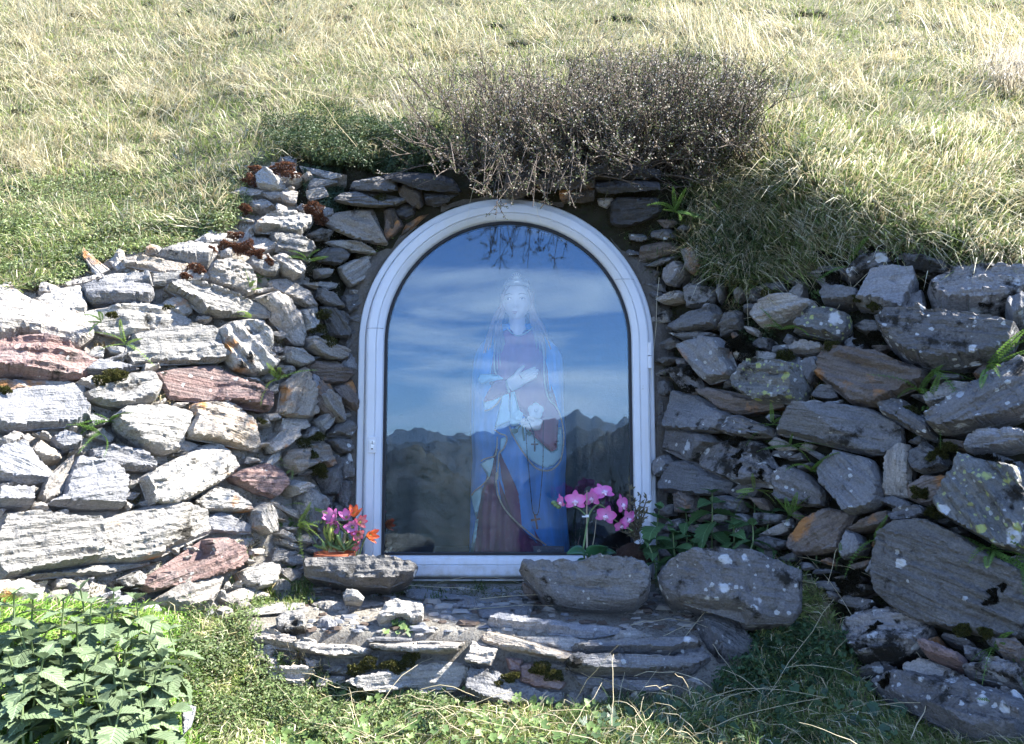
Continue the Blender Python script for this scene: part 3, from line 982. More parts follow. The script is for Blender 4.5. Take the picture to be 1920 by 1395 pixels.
LINT = [
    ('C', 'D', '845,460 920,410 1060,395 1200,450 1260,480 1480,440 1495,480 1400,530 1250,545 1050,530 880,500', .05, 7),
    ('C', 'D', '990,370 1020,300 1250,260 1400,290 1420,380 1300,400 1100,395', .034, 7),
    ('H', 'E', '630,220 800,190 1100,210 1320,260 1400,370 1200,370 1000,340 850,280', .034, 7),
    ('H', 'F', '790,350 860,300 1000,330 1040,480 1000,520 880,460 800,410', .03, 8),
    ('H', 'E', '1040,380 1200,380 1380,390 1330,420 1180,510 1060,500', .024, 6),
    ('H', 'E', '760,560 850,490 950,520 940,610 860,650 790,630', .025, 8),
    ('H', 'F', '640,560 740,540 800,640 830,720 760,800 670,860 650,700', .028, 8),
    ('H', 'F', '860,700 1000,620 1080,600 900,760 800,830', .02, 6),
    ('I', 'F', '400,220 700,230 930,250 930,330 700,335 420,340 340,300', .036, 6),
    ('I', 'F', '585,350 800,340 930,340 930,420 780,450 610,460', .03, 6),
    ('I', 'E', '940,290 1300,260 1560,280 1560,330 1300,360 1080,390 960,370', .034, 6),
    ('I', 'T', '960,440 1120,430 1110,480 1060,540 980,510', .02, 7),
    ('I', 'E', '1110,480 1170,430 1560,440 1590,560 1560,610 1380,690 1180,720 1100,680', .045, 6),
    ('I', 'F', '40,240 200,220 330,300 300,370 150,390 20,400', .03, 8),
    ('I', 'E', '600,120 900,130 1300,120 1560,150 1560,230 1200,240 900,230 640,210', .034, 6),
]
RIGHT = [
    ('F', 'S', '0,270 130,280 190,310 110,340 0,325', .02, 5),
    ('F', 'S', '190,250 330,230 420,290 360,330 200,310', .025, 6),
    ('F', 'B', '110,380 330,330 440,380 440,430 300,470 170,510 80,520', .034, 8),
    ('F', 'S', '140,545 300,480 430,470 370,520 230,560', .03, 5),
    ('F', 'A', '470,440 580,410 650,470 650,560 580,640 510,580', .045, 9),
    ('F', 'K', '330,580 440,510 490,560 480,640 410,730 340,720 320,650', .035, 8),
    ('F', 'S', '500,760 560,720 740,750 750,850 690,890 510,915', .038, 6),
    ('F', 'T', '270,860 350,800 440,770 490,800 480,860 330,890', .034, 6),
    ('F', 'S', '340,1090 430,1030 560,960 680,940 700,880 760,900 770,980 840,990 760,1090 600,1120 430,1130', .05, 9),
    ('F', 'D', '840,1000 960,950 990,1060 960,1110 780,1110', .03, 8),
    ('F', 'D', '370,1150 500,1130 700,1130 760,1150 660,1200 520,1220', .03, 6),
    ('F', 'D', '240,1240 380,1170 460,1230 340,1280', .02, 5),
    ('F', 'S', '760,720 830,710 830,800 790,870 760,800', .03, 6),
    ('F', 'K', '920,780 980,740 1000,800 960,850 920,830', .03, 6),
    ('F', 'V', '920,1300 960,1280 1010,1330 1000,1375 930,1365', .03, 5),
    ('L', 'A', '10,570 60,540 130,515 200,520 250,580 245,620 290,680 280,720 200,730 150,755 90,690 60,650', .06, 13),
    ('G', 'K', '380,170 480,130 540,120 650,280 640,330 570,380 490,350 390,230', .035, 9),
    ('G', 'S', '230,270 320,250 340,340 300,380 230,380', .02, 6),
    ('G', 'S', '380,340 500,370 600,390 740,470 880,550 850,650 800,700 700,705 480,680 340,670 330,620 360,480', .045, 7),
    ('G', 'D', '230,440 290,430 295,520 260,680 225,620', .012, 5),
    ('G', 'L', '330,680 500,690 700,720 790,800 700,830 640,900 620,950 510,960 480,890 300,840', .04, 9),
    ('L', 'K', '100,1150 130,1090 270,1050 400,1060 440,1090 440,1140 520,1230 500,1300 430,1260 320,1280 200,1230 110,1190', .045, 12),
    ('G', 'S', '250,970 340,900 400,970 380,1040 310,1095 255,1070', .034, 6),
    ('G', 'S', '330,1110 420,960 560,960 700,1060 900,1140 840,1230 660,1250 420,1210 320,1220', .045, 8),
    ('G', 'B', '390,1230 500,1210 560,1290 560,1395 400,1395', .03, 9),
    ('G', 'S', '720,1270 860,1250 990,1300 960,1395 760,1395', .03, 8),
    ('L', 'D', '210,400 310,380 310,450 200,500', .03, 7),
    ('L', 'T', '370,400 430,330 560,295 680,320 700,350 600,400 520,440 420,455', .045, 9),
    ('L', 'S', '725,290 760,250 830,260 920,270 930,310 870,340 750,340', .045, 8),
    ('L', 'L', '860,190 930,100 1010,75 1080,100 1100,150 960,200 890,230 860,210', .05, 9),
    ('L', 'L', '1110,130 1180,80 1300,100 1390,130 1400,180 1310,200 1230,185', .045, 9),
    ('L', 'G', '1400,140 1470,130 1540,170 1470,205 1410,200', .04, 7),
    ('L', 'G', '915,340 960,250 1000,190 1100,180 1210,190 1230,240 1190,330 1150,400 1060,370 980,350', .06, 7),
    ('L', 'G', '1160,390 1200,310 1260,280 1270,360 1230,400', .03, 6),
    ('L', 'K', '1295,285 1380,230 1480,220 1640,215 1786,225 1830,270 1786,310 1720,360 1560,390 1380,380 1310,330', .06, 9),
    ('L', 'S', '1690,400 1740,350 1786,345 1840,400 1786,465 1730,470', .05, 9),
    ('L', 'Y', '590,480 680,360 760,370 870,400 880,470 830,530 700,500', .05, 8),
    ('L', 'T', '565,570 600,540 720,540 750,575 670,595 580,600', .035, 6),
    ('L', 'Y', '285,740 400,650 560,655 640,670 650,760 620,840 560,860 420,855 320,800', .06, 12),
    ('L', 'L', '600,660 700,610 720,680 660,750', .03, 6),
    ('L', 'B', '700,700 760,560 880,580 1050,610 1180,680 1270,690 1270,760 1180,790 1020,870 900,860 820,780', .06, 10),
    ('L', 'L', '1045,480 1130,450 1300,440 1480,455 1640,470 1750,500 1720,590 1640,640 1480,665 1340,685 1200,650 1110,580', .07, 10),
    ('L', 'T', '1290,840 1340,780 1420,745 1540,750 1540,780 1400,850 1310,885', .05, 8),
    ('L', 'L', '1335,950 1480,830 1600,740 1786,635 1850,720 1850,880 1786,925 1680,960 1560,990 1420,1020 1350,1010', .075, 10),
    ('L', 'L', '1030,870 1120,835 1180,850 1200,900 1310,960 1330,1050 1250,1030 1150,960 1060,920', .045, 8),
    ('L', 'S', '510,1020 600,920 640,880 820,870 980,890 1140,970 1150,1060 1080,1120 960,1120 800,1080 620,1030', .065, 10),
    ('L', 'L', '230,930 300,920 400,960 475,990 470,1030 330,1040 220,1010', .045, 8),
    ('L', 'B', '90,800 180,780 330,830 470,850 560,860 420,890 300,910 220,890', .03, 7),
    ('L', 'G', '1500,1110 1530,1040 1620,1015 1786,1010 1840,1050 1786,1090 1700,1110 1540,1120', .055, 9),
    ('L', 'S', '720,1220 760,1150 830,1115 1000,1160 1040,1260 1050,1371 1000,1411 880,1436 830,1370 740,1280', .065, 8),
    ('L', 'T', '1050,1300 1070,1130 1150,1075 1195,1085 1195,1200 1185,1345 1065,1345', .03, 8),
    ('L', 'S', '1190,1110 1280,1060 1390,1150 1390,1200 1280,1230 1210,1200', .04, 8),
    ('L', 'B', '1190,1290 1280,1240 1400,1240 1400,1330 1300,1395 1200,1360', .035, 9),
    ('M', 'Y', '1375,150 1430,60 1480,-20 1500,-90 1600,-60 1786,-20 1860,150 1840,380 1786,400 1680,370 1540,290 1400,210', .075, 10),
    ('M', 'L', '495,90 500,-10 560,-60 650,-20 745,80 735,150 600,145 510,120', .05, 10),
    ('M', 'B', '565,330 640,230 760,165 900,200 850,280 830,370 720,400 600,400 560,360', .045, 10),
    ('M', 'B', '870,270 1000,200 1090,180 1100,250 1000,270 910,285', .045, 8),
    ('M', 'L', '1100,210 1180,165 1270,160 1325,210 1240,245 1150,255', .045, 8),
    ('M', 'G', '835,380 870,280 920,300 960,350 940,400 850,430', .03, 8),
    ('M', 'D', '1055,480 1100,340 1180,275 1330,265 1480,330 1650,440 1786,500 1850,650 1786,830 1640,830 1500,810 1320,770 1200,740 1080,640 1050,590', .095, 10),
    ('M', 'G', '970,480 1050,380 1110,350 1060,460 980,510', .03, 5),
    ('M', 'K', '850,800 960,710 1100,700 1240,750 1310,790 1250,880 1130,960 960,980 900,900', .05, 9),
    ('M', 'R', '1280,910 1320,890 1480,950 1500,1010 1400,990 1290,950', .04, 6),
    ('M', 'K', '1480,1020 1640,985 1786,1020 1830,1070 1786,1120 1640,1075 1500,1040', .045, 7),
    ('M', 'B', '1680,905 1786,895 1830,940 1786,1000 1700,980', .045, 8),
    ('M', 'T', '1170,990 1280,960 1400,1005 1440,1080 1300,1095 1180,1060', .02, 8),
    ('M', 'L', '1000,1115 1200,1100 1480,1110 1600,1175 1786,1195 1850,1300 1786,1420 1550,1410 1400,1320 1200,1230 1050,1155', .06, 12),
]
LEDG = [
    ('K', 'G', '230,400 310,340 600,370 900,385 1200,400 1340,435 1200,450 1020,490 880,470 520,440 400,430', .034, 5),
    ('K', 'O', '190,480 240,440 440,480 520,510 700,560 880,600 870,640 800,665 600,620 400,590 300,545 210,520', .05, 7),
    ('K', 'V', '450,480 880,480 1040,530 900,590 700,550', .016, 6),
    ('K', 'V', '1210,480 1330,450 1480,490 1540,530 1300,530', .02, 6),
    ('K', 'T', '50,650 110,510 170,550 305,570 250,700 60,670', .045, 5),
    ('K', 'R', '480,700 560,680 700,760 830,830 800,890 600,870 490,830', .026, 7),
    ('K', 'R', '370,640 500,650 490,750 400,740', .022, 6),
    ('K', 'S', '70,800 110,740 300,770 480,840 620,890 800,910 800,1000 700,1020 480,1000 380,1020 180,990 70,920', .045, 7),
    ('K', 'S', '850,680 920,620 1050,650 1600,650 1890,600 1920,680 1800,740 1600,770 1400,775 1100,785 900,740', .055, 7),
    ('K', 'S', '900,560 1100,540 1540,530 1760,510 1880,590 1600,640 1050,620 920,600', .05, 6),
    ('K', 'G', '900,775 1100,792 1400,802 1540,802 1640,880 1540,910 1200,900 1000,870', .03, 6),
    ('J', 'W', '900,820 1000,770 1230,720 1400,690 1560,670 1830,700 1830,760 1740,880 1680,910 1350,880 1200,920 1000,880', .045, 7),
    ('J', 'T', '1310,900 1420,885 1650,900 1620,970 1400,950', .02, 6),
    ('J', 'T', '620,570 700,530 900,540 1070,570 1040,620 800,640 640,610', .045, 6),
    ('J', 'T', '1080,520 1260,530 1500,510 1740,520 1800,510 1740,590 1680,610 1400,605 1200,590 1090,570', .05, 6),
    ('J', 'V', '480,520 560,490 630,500 620,610 500,590', .04, 7),
    ('J', 'T', '130,500 240,450 480,500 470,590 300,550 150,550', .035, 7),
    ('J', 'T', '240,760 320,740 560,730 650,780 560,830 540,900 420,880 300,840', .05, 8),
    ('M', 'S', '70,780 180,770 280,800 390,890 370,930 200,950 110,850', .03, 8),
    ('M', 'S', '-40,850 60,875 140,960 60,1020 -30,1030', .03, 7),
]
LFLOOR = [
    ('J', 'W', '20,300 200,230 370,200 540,240 540,270 330,270 250,280 100,310', .018, 5),
    ('J', 'T', '600,210 860,200 1150,200 1150,230 900,270 700,260', .016, 5),
    ('J', 'G', '620,370 720,330 830,390 740,400', .012, 4),
    ('J', 'S', '1030,490 1150,475 1380,490 1380,515 1060,525', .012, 4),
    ('N', 'S', '320,610 460,595 700,625 690,640 400,640', .012, 4),
    ('N', 'S', '710,690 860,680 1020,680 960,730 740,740', .014, 4),
    ('N', 'D', '850,610 900,612 975,640 900,640', .012, 3),
    ('N', 'S', '580,660 700,655 710,680 590,680', .012, 4),
]
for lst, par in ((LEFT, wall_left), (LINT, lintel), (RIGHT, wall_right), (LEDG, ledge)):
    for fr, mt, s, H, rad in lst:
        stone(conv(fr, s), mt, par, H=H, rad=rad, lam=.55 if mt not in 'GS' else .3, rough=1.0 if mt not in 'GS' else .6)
for fr, mt, s, H, rad in LFLOOR:
    stone(conv(fr, s), mt, ledge, H=H, rad=rad, floor=True, deep=.02, lam=.2, rough=.4)

# small wedging stones in the joints
occ = np.zeros((len(range(-40, 1441, 3)), len(range(-100, 2101, 3))), bool)
oy, ox = np.meshgrid(np.arange(-40, 1441, 3.0), np.arange(-100, 2101, 3.0), indexing='ij')
for p in ALLPOLY:
    a = np.array(p)
    i0, i1 = int((a[:, 1].min() + 40) / 3) - 1, int((a[:, 1].max() + 40) / 3) + 2
    j0, j1 = int((a[:, 0].min() + 100) / 3) - 1, int((a[:, 0].max() + 100) / 3) + 2
    i0, j0 = max(i0, 0), max(j0, 0)
    occ[i0:i1, j0:j1] |= inpoly(ox[i0:i1, j0:j1], oy[i0:i1, j0:j1], p)


def wedge(par, poly, mats, n, excl=None, rmax=17):
    rs = np.random.default_rng(len(poly) * 7 + n)
    a = np.array(poly)
    lo, hi = np.maximum(a.min(0), (0, 0)), np.minimum(a.max(0), (1925, 1395))
    done = 0
    for r in [rmax] * 1500 + [11] * 2500 + [7.5] * 4000:
        if done >= n: break
        c = rs.uniform(lo, hi)
        if not inpoly(c[0], c[1], poly): continue
        if excl is not None and excl(c): continue
        i, j = int((c[1] + 40) / 3), int((c[0] + 100) / 3)
        k, kx = max(1, int(r * .62 / 3)), max(1, int(r * 1.1 / 3))
        if occ[max(0, i - k):i + k + 1, max(0, j - kx):j + kx + 1].any(): continue
        el = rs.uniform(1.3, 2.8)
        m = rs.integers(4, 7)
        an = np.sort(rs.uniform(0, 2 * math.pi, m) * .25 + np.arange(m) * 2 * math.pi / m)
        rot = rs.normal(0, .25)
        q = np.stack([np.cos(an) * r * el * .85, np.sin(an) * r * .72], -1) * rs.uniform(.72, 1.25, (m, 1))
        q = np.stack([q[:, 0] * math.cos(rot) - q[:, 1] * math.sin(rot), q[:, 0] * math.sin(rot) + q[:, 1] * math.cos(rot)], -1) + c
        stone([tuple(t) for t in q], mats[rs.integers(len(mats))], par, H=.010 + .010 * rs.random(), rad=4, deep=.05, facets=3, tilt=.45)
        occ[max(0, i - k):i + k + 1, max(0, j - kx):j + kx + 1] = True
        occ[oy.shape[0] - 1:, :] = occ[oy.shape[0] - 1:, :]
        done += 1
    return done


inarch = lambda c: (660 < c[0] < 1240 and 372 < c[1] < 1095 and (c[1] > 640 or math.hypot(c[0] - 950, c[1] - 642) < 285))
wedge(wall_left, WALL_L, 'WTGTVTW', 130, inarch)
wedge(wall_right, WALL_R, 'KLSDTBSD', 110, inarch)
wedge(ledge, [(470, 1200), (900, 1240), (1320, 1220), (1300, 1300), (1060, 1320), (880, 1300), (680, 1290), (500, 1270)], 'TWT', 12)

# loose stones lying on the step
def rock(fr, s, mt, Y, nrm, H, deep, label, rad=14, **k):
    o = stone(conv(fr, s), mt, None, H=H, rad=rad * .8, deep=deep, plane=(Y, nrm), name="loose_rock", tilt=.34, rough=1.7, **k)
    return tag(o, label, "rock", "loose rocks lying on the stone step")


rock('O', '220,960 260,930 600,940 900,920 1180,950 1430,1000 1510,1050 1470,1160 1400,1200 1290,1220 1200,1280 1060,1240 880,1270 680,1240 560,1180 480,1160 230,1150',
     'D', 1.60, (.1, -.9, .42), .05, .09, "long flat grey rock lying before the flower pot", rad=16, facets=4, lam=.7)
rock('N', '950,500 965,455 1020,470 1230,475 1400,465 1490,475 1560,500 1600,570 1580,640 1530,685 1350,690 1180,670 1080,640 1010,560',
     'S', 1.53, (-.05, -.88, .46), .065, .13, "big blue-grey rock lying in front of the orchid", rad=22, facets=4, lam=.4)
rock('N', '945,545 1010,570 1062,600 1000,640 955,610', 'B', 1.60, (-.3, -.9, .2), .03, .06, "small brown rock wedged under the big blue-grey rock", rad=8)
rock('M', '-110,520 -60,450 60,415 200,410 380,430 560,480 605,500 600,700 560,750 330,760 300,700 100,680 -60,640 -100,580',
     'L', 1.46, (-.15, -.88, .45), .085, .15, "lichen-spotted boulder at the foot of the nettles on the shaded side", rad=26, facets=4, lam=.4)
rock('J', '850,150 880,105 960,115 1015,170 1000,200 860,190', 'W', 1.53, (.2, -.8, .5), .022, .03, "small white stone lying before the long flat grey rock", rad=6)
rock('J', '1120,330 1180,230 1260,200 1470,240 1465,370 1380,390 1290,350 1140,400', 'V', 1.475, (.15, -.8, .55), .04, .05, "pale square stone block set on the step edge", rad=9)
rock('J', '1380,430 1470,380 1500,480 1410,500', 'W', 1.445, (.2, -.8, .5), .02, .03, "little white chip of stone beside the pale block", rad=5)
rock('J', '330,330 400,280 520,270 560,350 550,450 400,460 340,400', 'W', 1.455, (.2, -.8, .5), .034, .05, "rounded white stone at the sunlit end of the step", rad=12)
rock('B', '950,1230 985,1195 1025,1205 1000,1300 960,1340', 'G', 1.10, (.3, -.75, .6), .012, .012, "thin grey slate shard standing in the grass by the nettles", rad=3)
# ------------------------------------------------------------------ glazed arched door
def arch_ring(Rr, zb, n=56, cx=DX, xr=None):
    """closed outline: up the left side, round the arch, down the right side"""
    pts = [(cx - Rr, zb)]
    for t in np.linspace(.15, 1, 7):
        pts.append((cx - Rr, zb + (DZ - zb) * t))
    for a in np.linspace(math.pi, 0, n)[1:]:
        pts.append((cx + Rr * math.cos(a), DZ + Rr * math.sin(a)))
    for t in np.linspace(1, .15, 7)[1:]:
        pts.append((cx + Rr, zb + (DZ - zb) * t))
    pts.append((cx + Rr, zb))
    return pts


def loft_rings(rings, closed=True):
    V, F = [], []
    n = len(rings[0][0])
    for pts, y in rings:
        V += [(x, y, z) for x, z in pts]
    for k in range(len(rings) - 1):
        for i in range(n if closed else n - 1):
            j = (i + 1) % n
            F.append((k * n + i, k * n + j, (k + 1) * n + j, (k + 1) * n + i))
    return V, F


def pvc_mat():
    m, n, l, out = newmat("white_pvc")
    bs = n.new("ShaderNodeBsdfPrincipled")
    tc = n.new("ShaderNodeTexCoord")
    a = noise_node(n, l, tc.outputs["Object"], 9, 6, .65)
    b = noise_node(n, l, tc.outputs["Object"], 60, 5, .7)
    sp = n.new("ShaderNodeSeparateXYZ"); l.new(tc.outputs["Object"], sp.inputs[0])
    up = ramp(n, l, sp.outputs["Z"], .62, .90)         # grime settled on the crown of the arch
    g = n.new("ShaderNodeMath"); g.operation = 'MULTIPLY'
    l.new(up, g.inputs[0]); l.new(ramp(n, l, a, .25, .75), g.inputs[1])
    c = mixc(n, l, ramp(n, l, a, .35, .75), (.60, .62, .65), (.55, .565, .585))
    c = mixc(n, l, g.outputs[0], c, (.46, .45, .40))
    c = mixc(n, l, ramp(n, l, b, .67, .74), c, (.35, .32, .27))
    stx = noise_node(n, l, mapping(n, l, tc.outputs["Object"], (75, 75, 5)), 1.0, 5, .6)
    q = n.new("ShaderNodeMath"); q.operation = 'MULTIPLY'; q.inputs[1].default_value = .45
    l.new(ramp(n, l, stx, .54, .72), q.inputs[0])
    c = mixc(n, l, q.outputs[0], c, (.55, .52, .46))
    lo = ramp(n, l, sp.outputs["Z"], .075, .0)
    q2 = n.new("ShaderNodeMath"); q2.operation = 'MULTIPLY'
    l.new(lo, q2.inputs[0]); l.new(ramp(n, l, noise_node(n, l, tc.outputs["Object"], 34, 5, .65), .44, .66), q2.inputs[1])
    c = mixc(n, l, q2.outputs[0], c, (.40, .36, .29))
    l.new(c, bs.inputs["Base Color"])
    bs.inputs["Roughness"].default_value = .32
    bs.inputs["Specular IOR Level"].default_value = .4
    l.new(bs.outputs[0], out.inputs[0])
    return m


M_PVC = pvc_mat()
M_RUBBER = plain_mat("black_gasket_rubber", (.012, .012, .014), .5, .3)
M_STEEL = plain_mat("brushed_steel", (.62, .62, .63), .32, .5, metal=.9, vary=.05)
M_PLATE = plain_mat("white_lock_plate", (.60, .61, .63), .35, .5, vary=.03)
M_SHADOWGAP = plain_mat("dark_joint_line", (.10, .10, .11), .7, .2)
M_BLACK = plain_mat("dark_keyhole", (.02, .02, .02), .6, .2)

door = empty("arched_door", (DX, DYF, DZB))
tag(door, "white arched plastic-framed glass door closing the shrine niche", "door")


def dpart(name, V, F, mat, sharp=30, smooth=True, parent=None):
    V = [(x - DX, y - DYF, z - DZB) for x, y, z in V]
    return mesh(name, V, F, mat, door if parent is None else parent, smooth, sharp=sharp)


zb = DZB
# fixed outer frame
V, F = loft_rings([(arch_ring(.300, zb + .020), 1.815), (arch_ring(.344, zb), 1.815), (arch_ring(.344, zb), 1.779), (arch_ring(.341, zb + .002), 1.775),
                   (arch_ring(.329, zb + .014), 1.775), (arch_ring(.327, zb + .016), 1.779), (arch_ring(.300, zb + .020), 1.790)])
dpart("outer_frame", V, F, M_PVC)
# opening sash, a hair to the right like the real one
sc = DX + .004
V, F = loft_rings([(arch_ring(.326, zb + .013, cx=sc), 1.800), (arch_ring(.327, zb + .012, cx=sc), 1.764), (arch_ring(.324, zb + .015, cx=sc), 1.757),
                   (arch_ring(.320, zb + .019, cx=sc), 1.755), (arch_ring(.3045, zb + .0385, cx=sc), 1.755), (arch_ring(.3030, zb + .040, cx=sc), 1.7575),
                   (arch_ring(.3015, zb + .0415, cx=sc), 1.7555), (arch_ring(.296, zb + .048, cx=sc), 1.757), (arch_ring(.289, zb + .0565, cx=sc), 1.762),
                   (arch_ring(.2855, zb + .060, cx=sc), 1.768), (arch_ring(.285, zb + .0605, cx=sc), 1.800)])
sash = dpart("sash", V, F, M_PVC, sharp=24)
V, F = loft_rings([(arch_ring(.2865, zb + .0590, cx=sc), 1.7690), (arch_ring(.2850, zb + .0605, cx=sc), 1.7655), (arch_ring(.2795, zb + .0655, cx=sc), 1.7665), (arch_ring(.2785, zb + .0665, cx=sc), 1.7725)])
dpart("gasket", V, F, M_RUBBER, parent=None)
# mitre joints of the sash
for sgn in (-1, 1):
    mb = MB()
    x0, z0, x1, z1 = sc + sgn * .3045, zb + .0385, sc + sgn * .2875, zb + .058
    mb.tube([(x0 - DX, 1.7545 - DYF, z0 - DZB), ((x0 + x1) / 2 - DX, 1.7548 - DYF, (z0 + z1) / 2 - DZB), (x1 - DX, 1.762 - DYF, z1 - DZB)], .0006, 4)
    mb.build("mitre_joint", M_SHADOWGAP, door)

# glass: two faces of a clear pane that mirror the sky and let the statue show through
m, n, l, out = newmat("window_glass")
tr = n.new("ShaderNodeBsdfTransparent"); tr.inputs[0].default_value = (.99, .99, .99, 1)
gl = n.new("ShaderNodeBsdfGlossy"); gl.inputs["Roughness"].default_value = 0.0
gl.inputs["Color"].default_value = (.59, .80, 1, 1)
fr = n.new("ShaderNodeFresnel"); fr.inputs["IOR"].default_value = 1.80
mx = n.new("ShaderNodeMixShader")
l.new(fr.outputs[0], mx.inputs[0]); l.new(tr.outputs[0], mx.inputs[1]); l.new(gl.outputs[0], mx.inputs[2])
# dust, smears and dried rain drops
df = n.new("ShaderNodeBsdfDiffuse"); df.inputs[0].default_value = (.55, .53, .48, 1)
tc = n.new("ShaderNodeTexCoord")
s1 = noise_node(n, l, mapping(n, l, tc.outputs["Object"], (9, 9, 2.0)), 2.0, 7, .7, .4)
s2 = noise_node(n, l, tc.outputs["Object"], 95, 3, .6)
a1 = n.new("ShaderNodeMath"); a1.operation = 'MULTIPLY'; a1.inputs[1].default_value = .026
l.new(ramp(n, l, s1, .42, .75), a1.inputs[0])
a2 = n.new("ShaderNodeMath"); a2.operation = 'MULTIPLY_ADD'; a2.inputs[1].default_value = .0
l.new(ramp(n, l, s2, .70, .76), a2.inputs[0]); l.new(a1.outputs[0], a2.inputs[2])
m2 = n.new("ShaderNodeMixShader")
l.new(a2.outputs[0], m2.inputs[0]); l.new(mx.outputs[0], m2.inputs[1]); l.new(df.outputs[0], m2.inputs[2])
l.new(m2.outputs[0], out.inputs[0])
M_GLASS = m
ring = arch_ring(.2845, zb + .061, cx=sc)
nr_ = len(ring)
V, F = [(x, 1.7705, z) for x, z in ring] + [(x, 1.7765, z) for x, z in ring], [tuple(range(nr_)), tuple(range(2 * nr_ - 1, nr_ - 1, -1))]
F += [(i, nr_ + i, nr_ + (i + 1) % nr_, (i + 1) % nr_) for i in range(nr_)]
dpart("glass_pane", V, F, M_GLASS, smooth=False, sharp=None)

for sx0, zz0 in ((-1, .03), (1, .145)):      # weld seams where the bent arch meets the straight jambs
    mb = MB(); pts = []
    for rr0, yy0 in ((.327, 1.763), (.3235, 1.7563), (.314, 1.7545), (.3045, 1.7545), (.296, 1.7565), (.289, 1.7615)):
        a0 = math.asin(min(.99, max(0, zz0) / rr0)) if zz0 > 0 else 0
        pts.append((sc + sx0 * rr0 * math.cos(a0) - DX, yy0 - DYF - .0002, DZ + (zz0 if zz0 <= 0 else rr0 * math.sin(a0)) - DZB))
    mb.tube(pts, .0005, 4); mb.build("weld_seam", M_SHADOWGAP, door)
# lock plate with cylinder
lp = P(698.5, 834, 1.7535)
mb = MB(); mb.box((lp[0] - DX, lp[1] - DYF, lp[2] - DZB), (.018, .004, .037))
plate = mb.build("lock_plate", M_PLATE, door, smooth=False, bevel=.001)
mb = MB()
for k in range(1):
    c = (lp[0] - DX, lp[1] - DYF - .0035, lp[2] - DZB)
    mb.tube([(c[0], c[1] + .002, c[2] + .006), (c[0], c[1] - .001, c[2] + .006)], .0048, 12)
    mb.box((c[0], c[1] + .0005, c[2] - .004), (.006, .003, .014))
cyl = mb.build("lock_cylinder", M_STEEL, plate, smooth=False)
mb = MB(); mb.box((lp[0] - DX, lp[1] - DYF - .005, lp[2] - DZB + .0055), (.0012, .001, .006))
mb.box((lp[0] - DX, lp[1] - DYF - .0042, lp[2] - DZB - .009), (.004, .001, .003))
mb.build("keyhole", M_BLACK, plate, smooth=False)
# hinges on the right jamb
for py0 in (668, 955):
    hp = P(1218.5, py0, 1.757)
    c = np.array((hp[0] - DX, hp[1] - DYF, hp[2] - DZB))
    mb = MB()
    mb.tube([c + (0, 0, .031), c + (0, 0, .002)], .0062, 12)
    mb.tube([c + (0, 0, .0), c + (0, 0, -.028)], .0062, 12)
    mb.box(c + (.004, .012, .0), (.008, .02, .05))
    mb.build("hinge", M_PLATE, door, smooth=True, sharp=40)
# cap stops on the outer sill
mb = MB(); mb.box((0, 1.7795 - DYF, .0075), (.66, .012, .004)); mb.build("drip_groove", M_SHADOWGAP, door, smooth=False)

# ------------------------------------------------------------------ niche behind the door
M_NICHE = ground_mat("dark_painted_niche", (.014, .014, .016), (.011, .011, .013), (.017, .016, .016), 8, .4, .004)
r0 = arch_ring(.425, zb - .03)
rings = [(arch_ring(.322, zb + .004), 1.806), (r0, 1.812), (r0, 2.30)]
V, F = loft_rings(rings, True)
nn_ = len(r0)
F.append(tuple(2 * nn_ + i for i in range(nn_)))
niche = mesh("niche_wall", V, F, M_NICHE, None, True, sharp=30)
tag(niche, "dark recess behind the glass door", kind="structure")

# ------------------------------------------------------------------ painted statue behind the glass
FR.update({'P': (640, 350, 3.0), 'Q': (640, 700, 3.0), 'R': (860, 500, 6.342), 'S': (860, 660, 5.8125), 'T': (860, 840, 6.342)})
YS = 1.93                                   # axis of the figure


def paint_mat(name, c, rough=.55, vary=.18, streak=True):
    m, n, l, out = newmat(name)
    bs = n.new("ShaderNodeBsdfPrincipled")
    tc = n.new("ShaderNodeTexCoord")
    a = noise_node(n, l, mapping(n, l, tc.outputs["Object"], (38, 38, 7)), 1.0, 5, .6)
    b = noise_node(n, l, tc.outputs["Object"], 190, 4, .65)
    c0 = mixc(n, l, ramp(n, l, a, .32, .7), tuple(x * (1 - vary) for x in c), tuple(min(1, x * (1 + vary)) for x in c))
    c0 = mixc(n, l, ramp(n, l, b, .66, .74), c0, tuple(min(1, x * .6 + .25) for x in c))
    l.new(c0, bs.inputs["Base Color"])
    bs.inputs["Roughness"].default_value = rough
    bp = n.new("ShaderNodeBump"); bp.inputs["Strength"].default_value = .3; bp.inputs["Distance"].default_value = .002
    l.new(b, bp.inputs["Height"]); l.new(bp.outputs[0], bs.inputs["Normal"])
    l.new(bs.outputs[0], out.inputs[0])
    return m


M_MANTLE = paint_mat("blue_mantle_paint", (.05, .28, .76), vary=.3)
M_LINING = paint_mat("pale_blue_lining_paint", (.50, .84, .97), vary=.06)
M_DRESS = paint_mat("maroon_dress_paint", (.15, .022, .085), vary=.3)
M_SLEEVE = paint_mat("rose_brown_sleeve_paint", (.38, .08, .13), vary=.15)
M_SKIN = paint_mat("pale_skin_paint", (.94, .82, .74), vary=.05)
M_HAIR = paint_mat("light_brown_hair_paint", (.36, .235, .17), vary=.25)
M_GOLD = plain_mat("dull_gold_trim", (.58, .48, .36), .5, .5, metal=.25, vary=.35, scale=300)
M_WHITEP = paint_mat("white_rose_paint", (.82, .84, .82), vary=.05)
M_STEMP = paint_mat("green_stem_paint", (.09, .17, .10), vary=.1)
M_CROWN = plain_mat("silver_gilt_crown", (.80, .76, .62), .3, .5, metal=.5, vary=.2, scale=200)
M_BROW = plain_mat("brow_brown", (.38, .25, .20), .7, .2)
M_LIP = plain_mat("lip_rose", (.62, .36, .34), .5, .3)
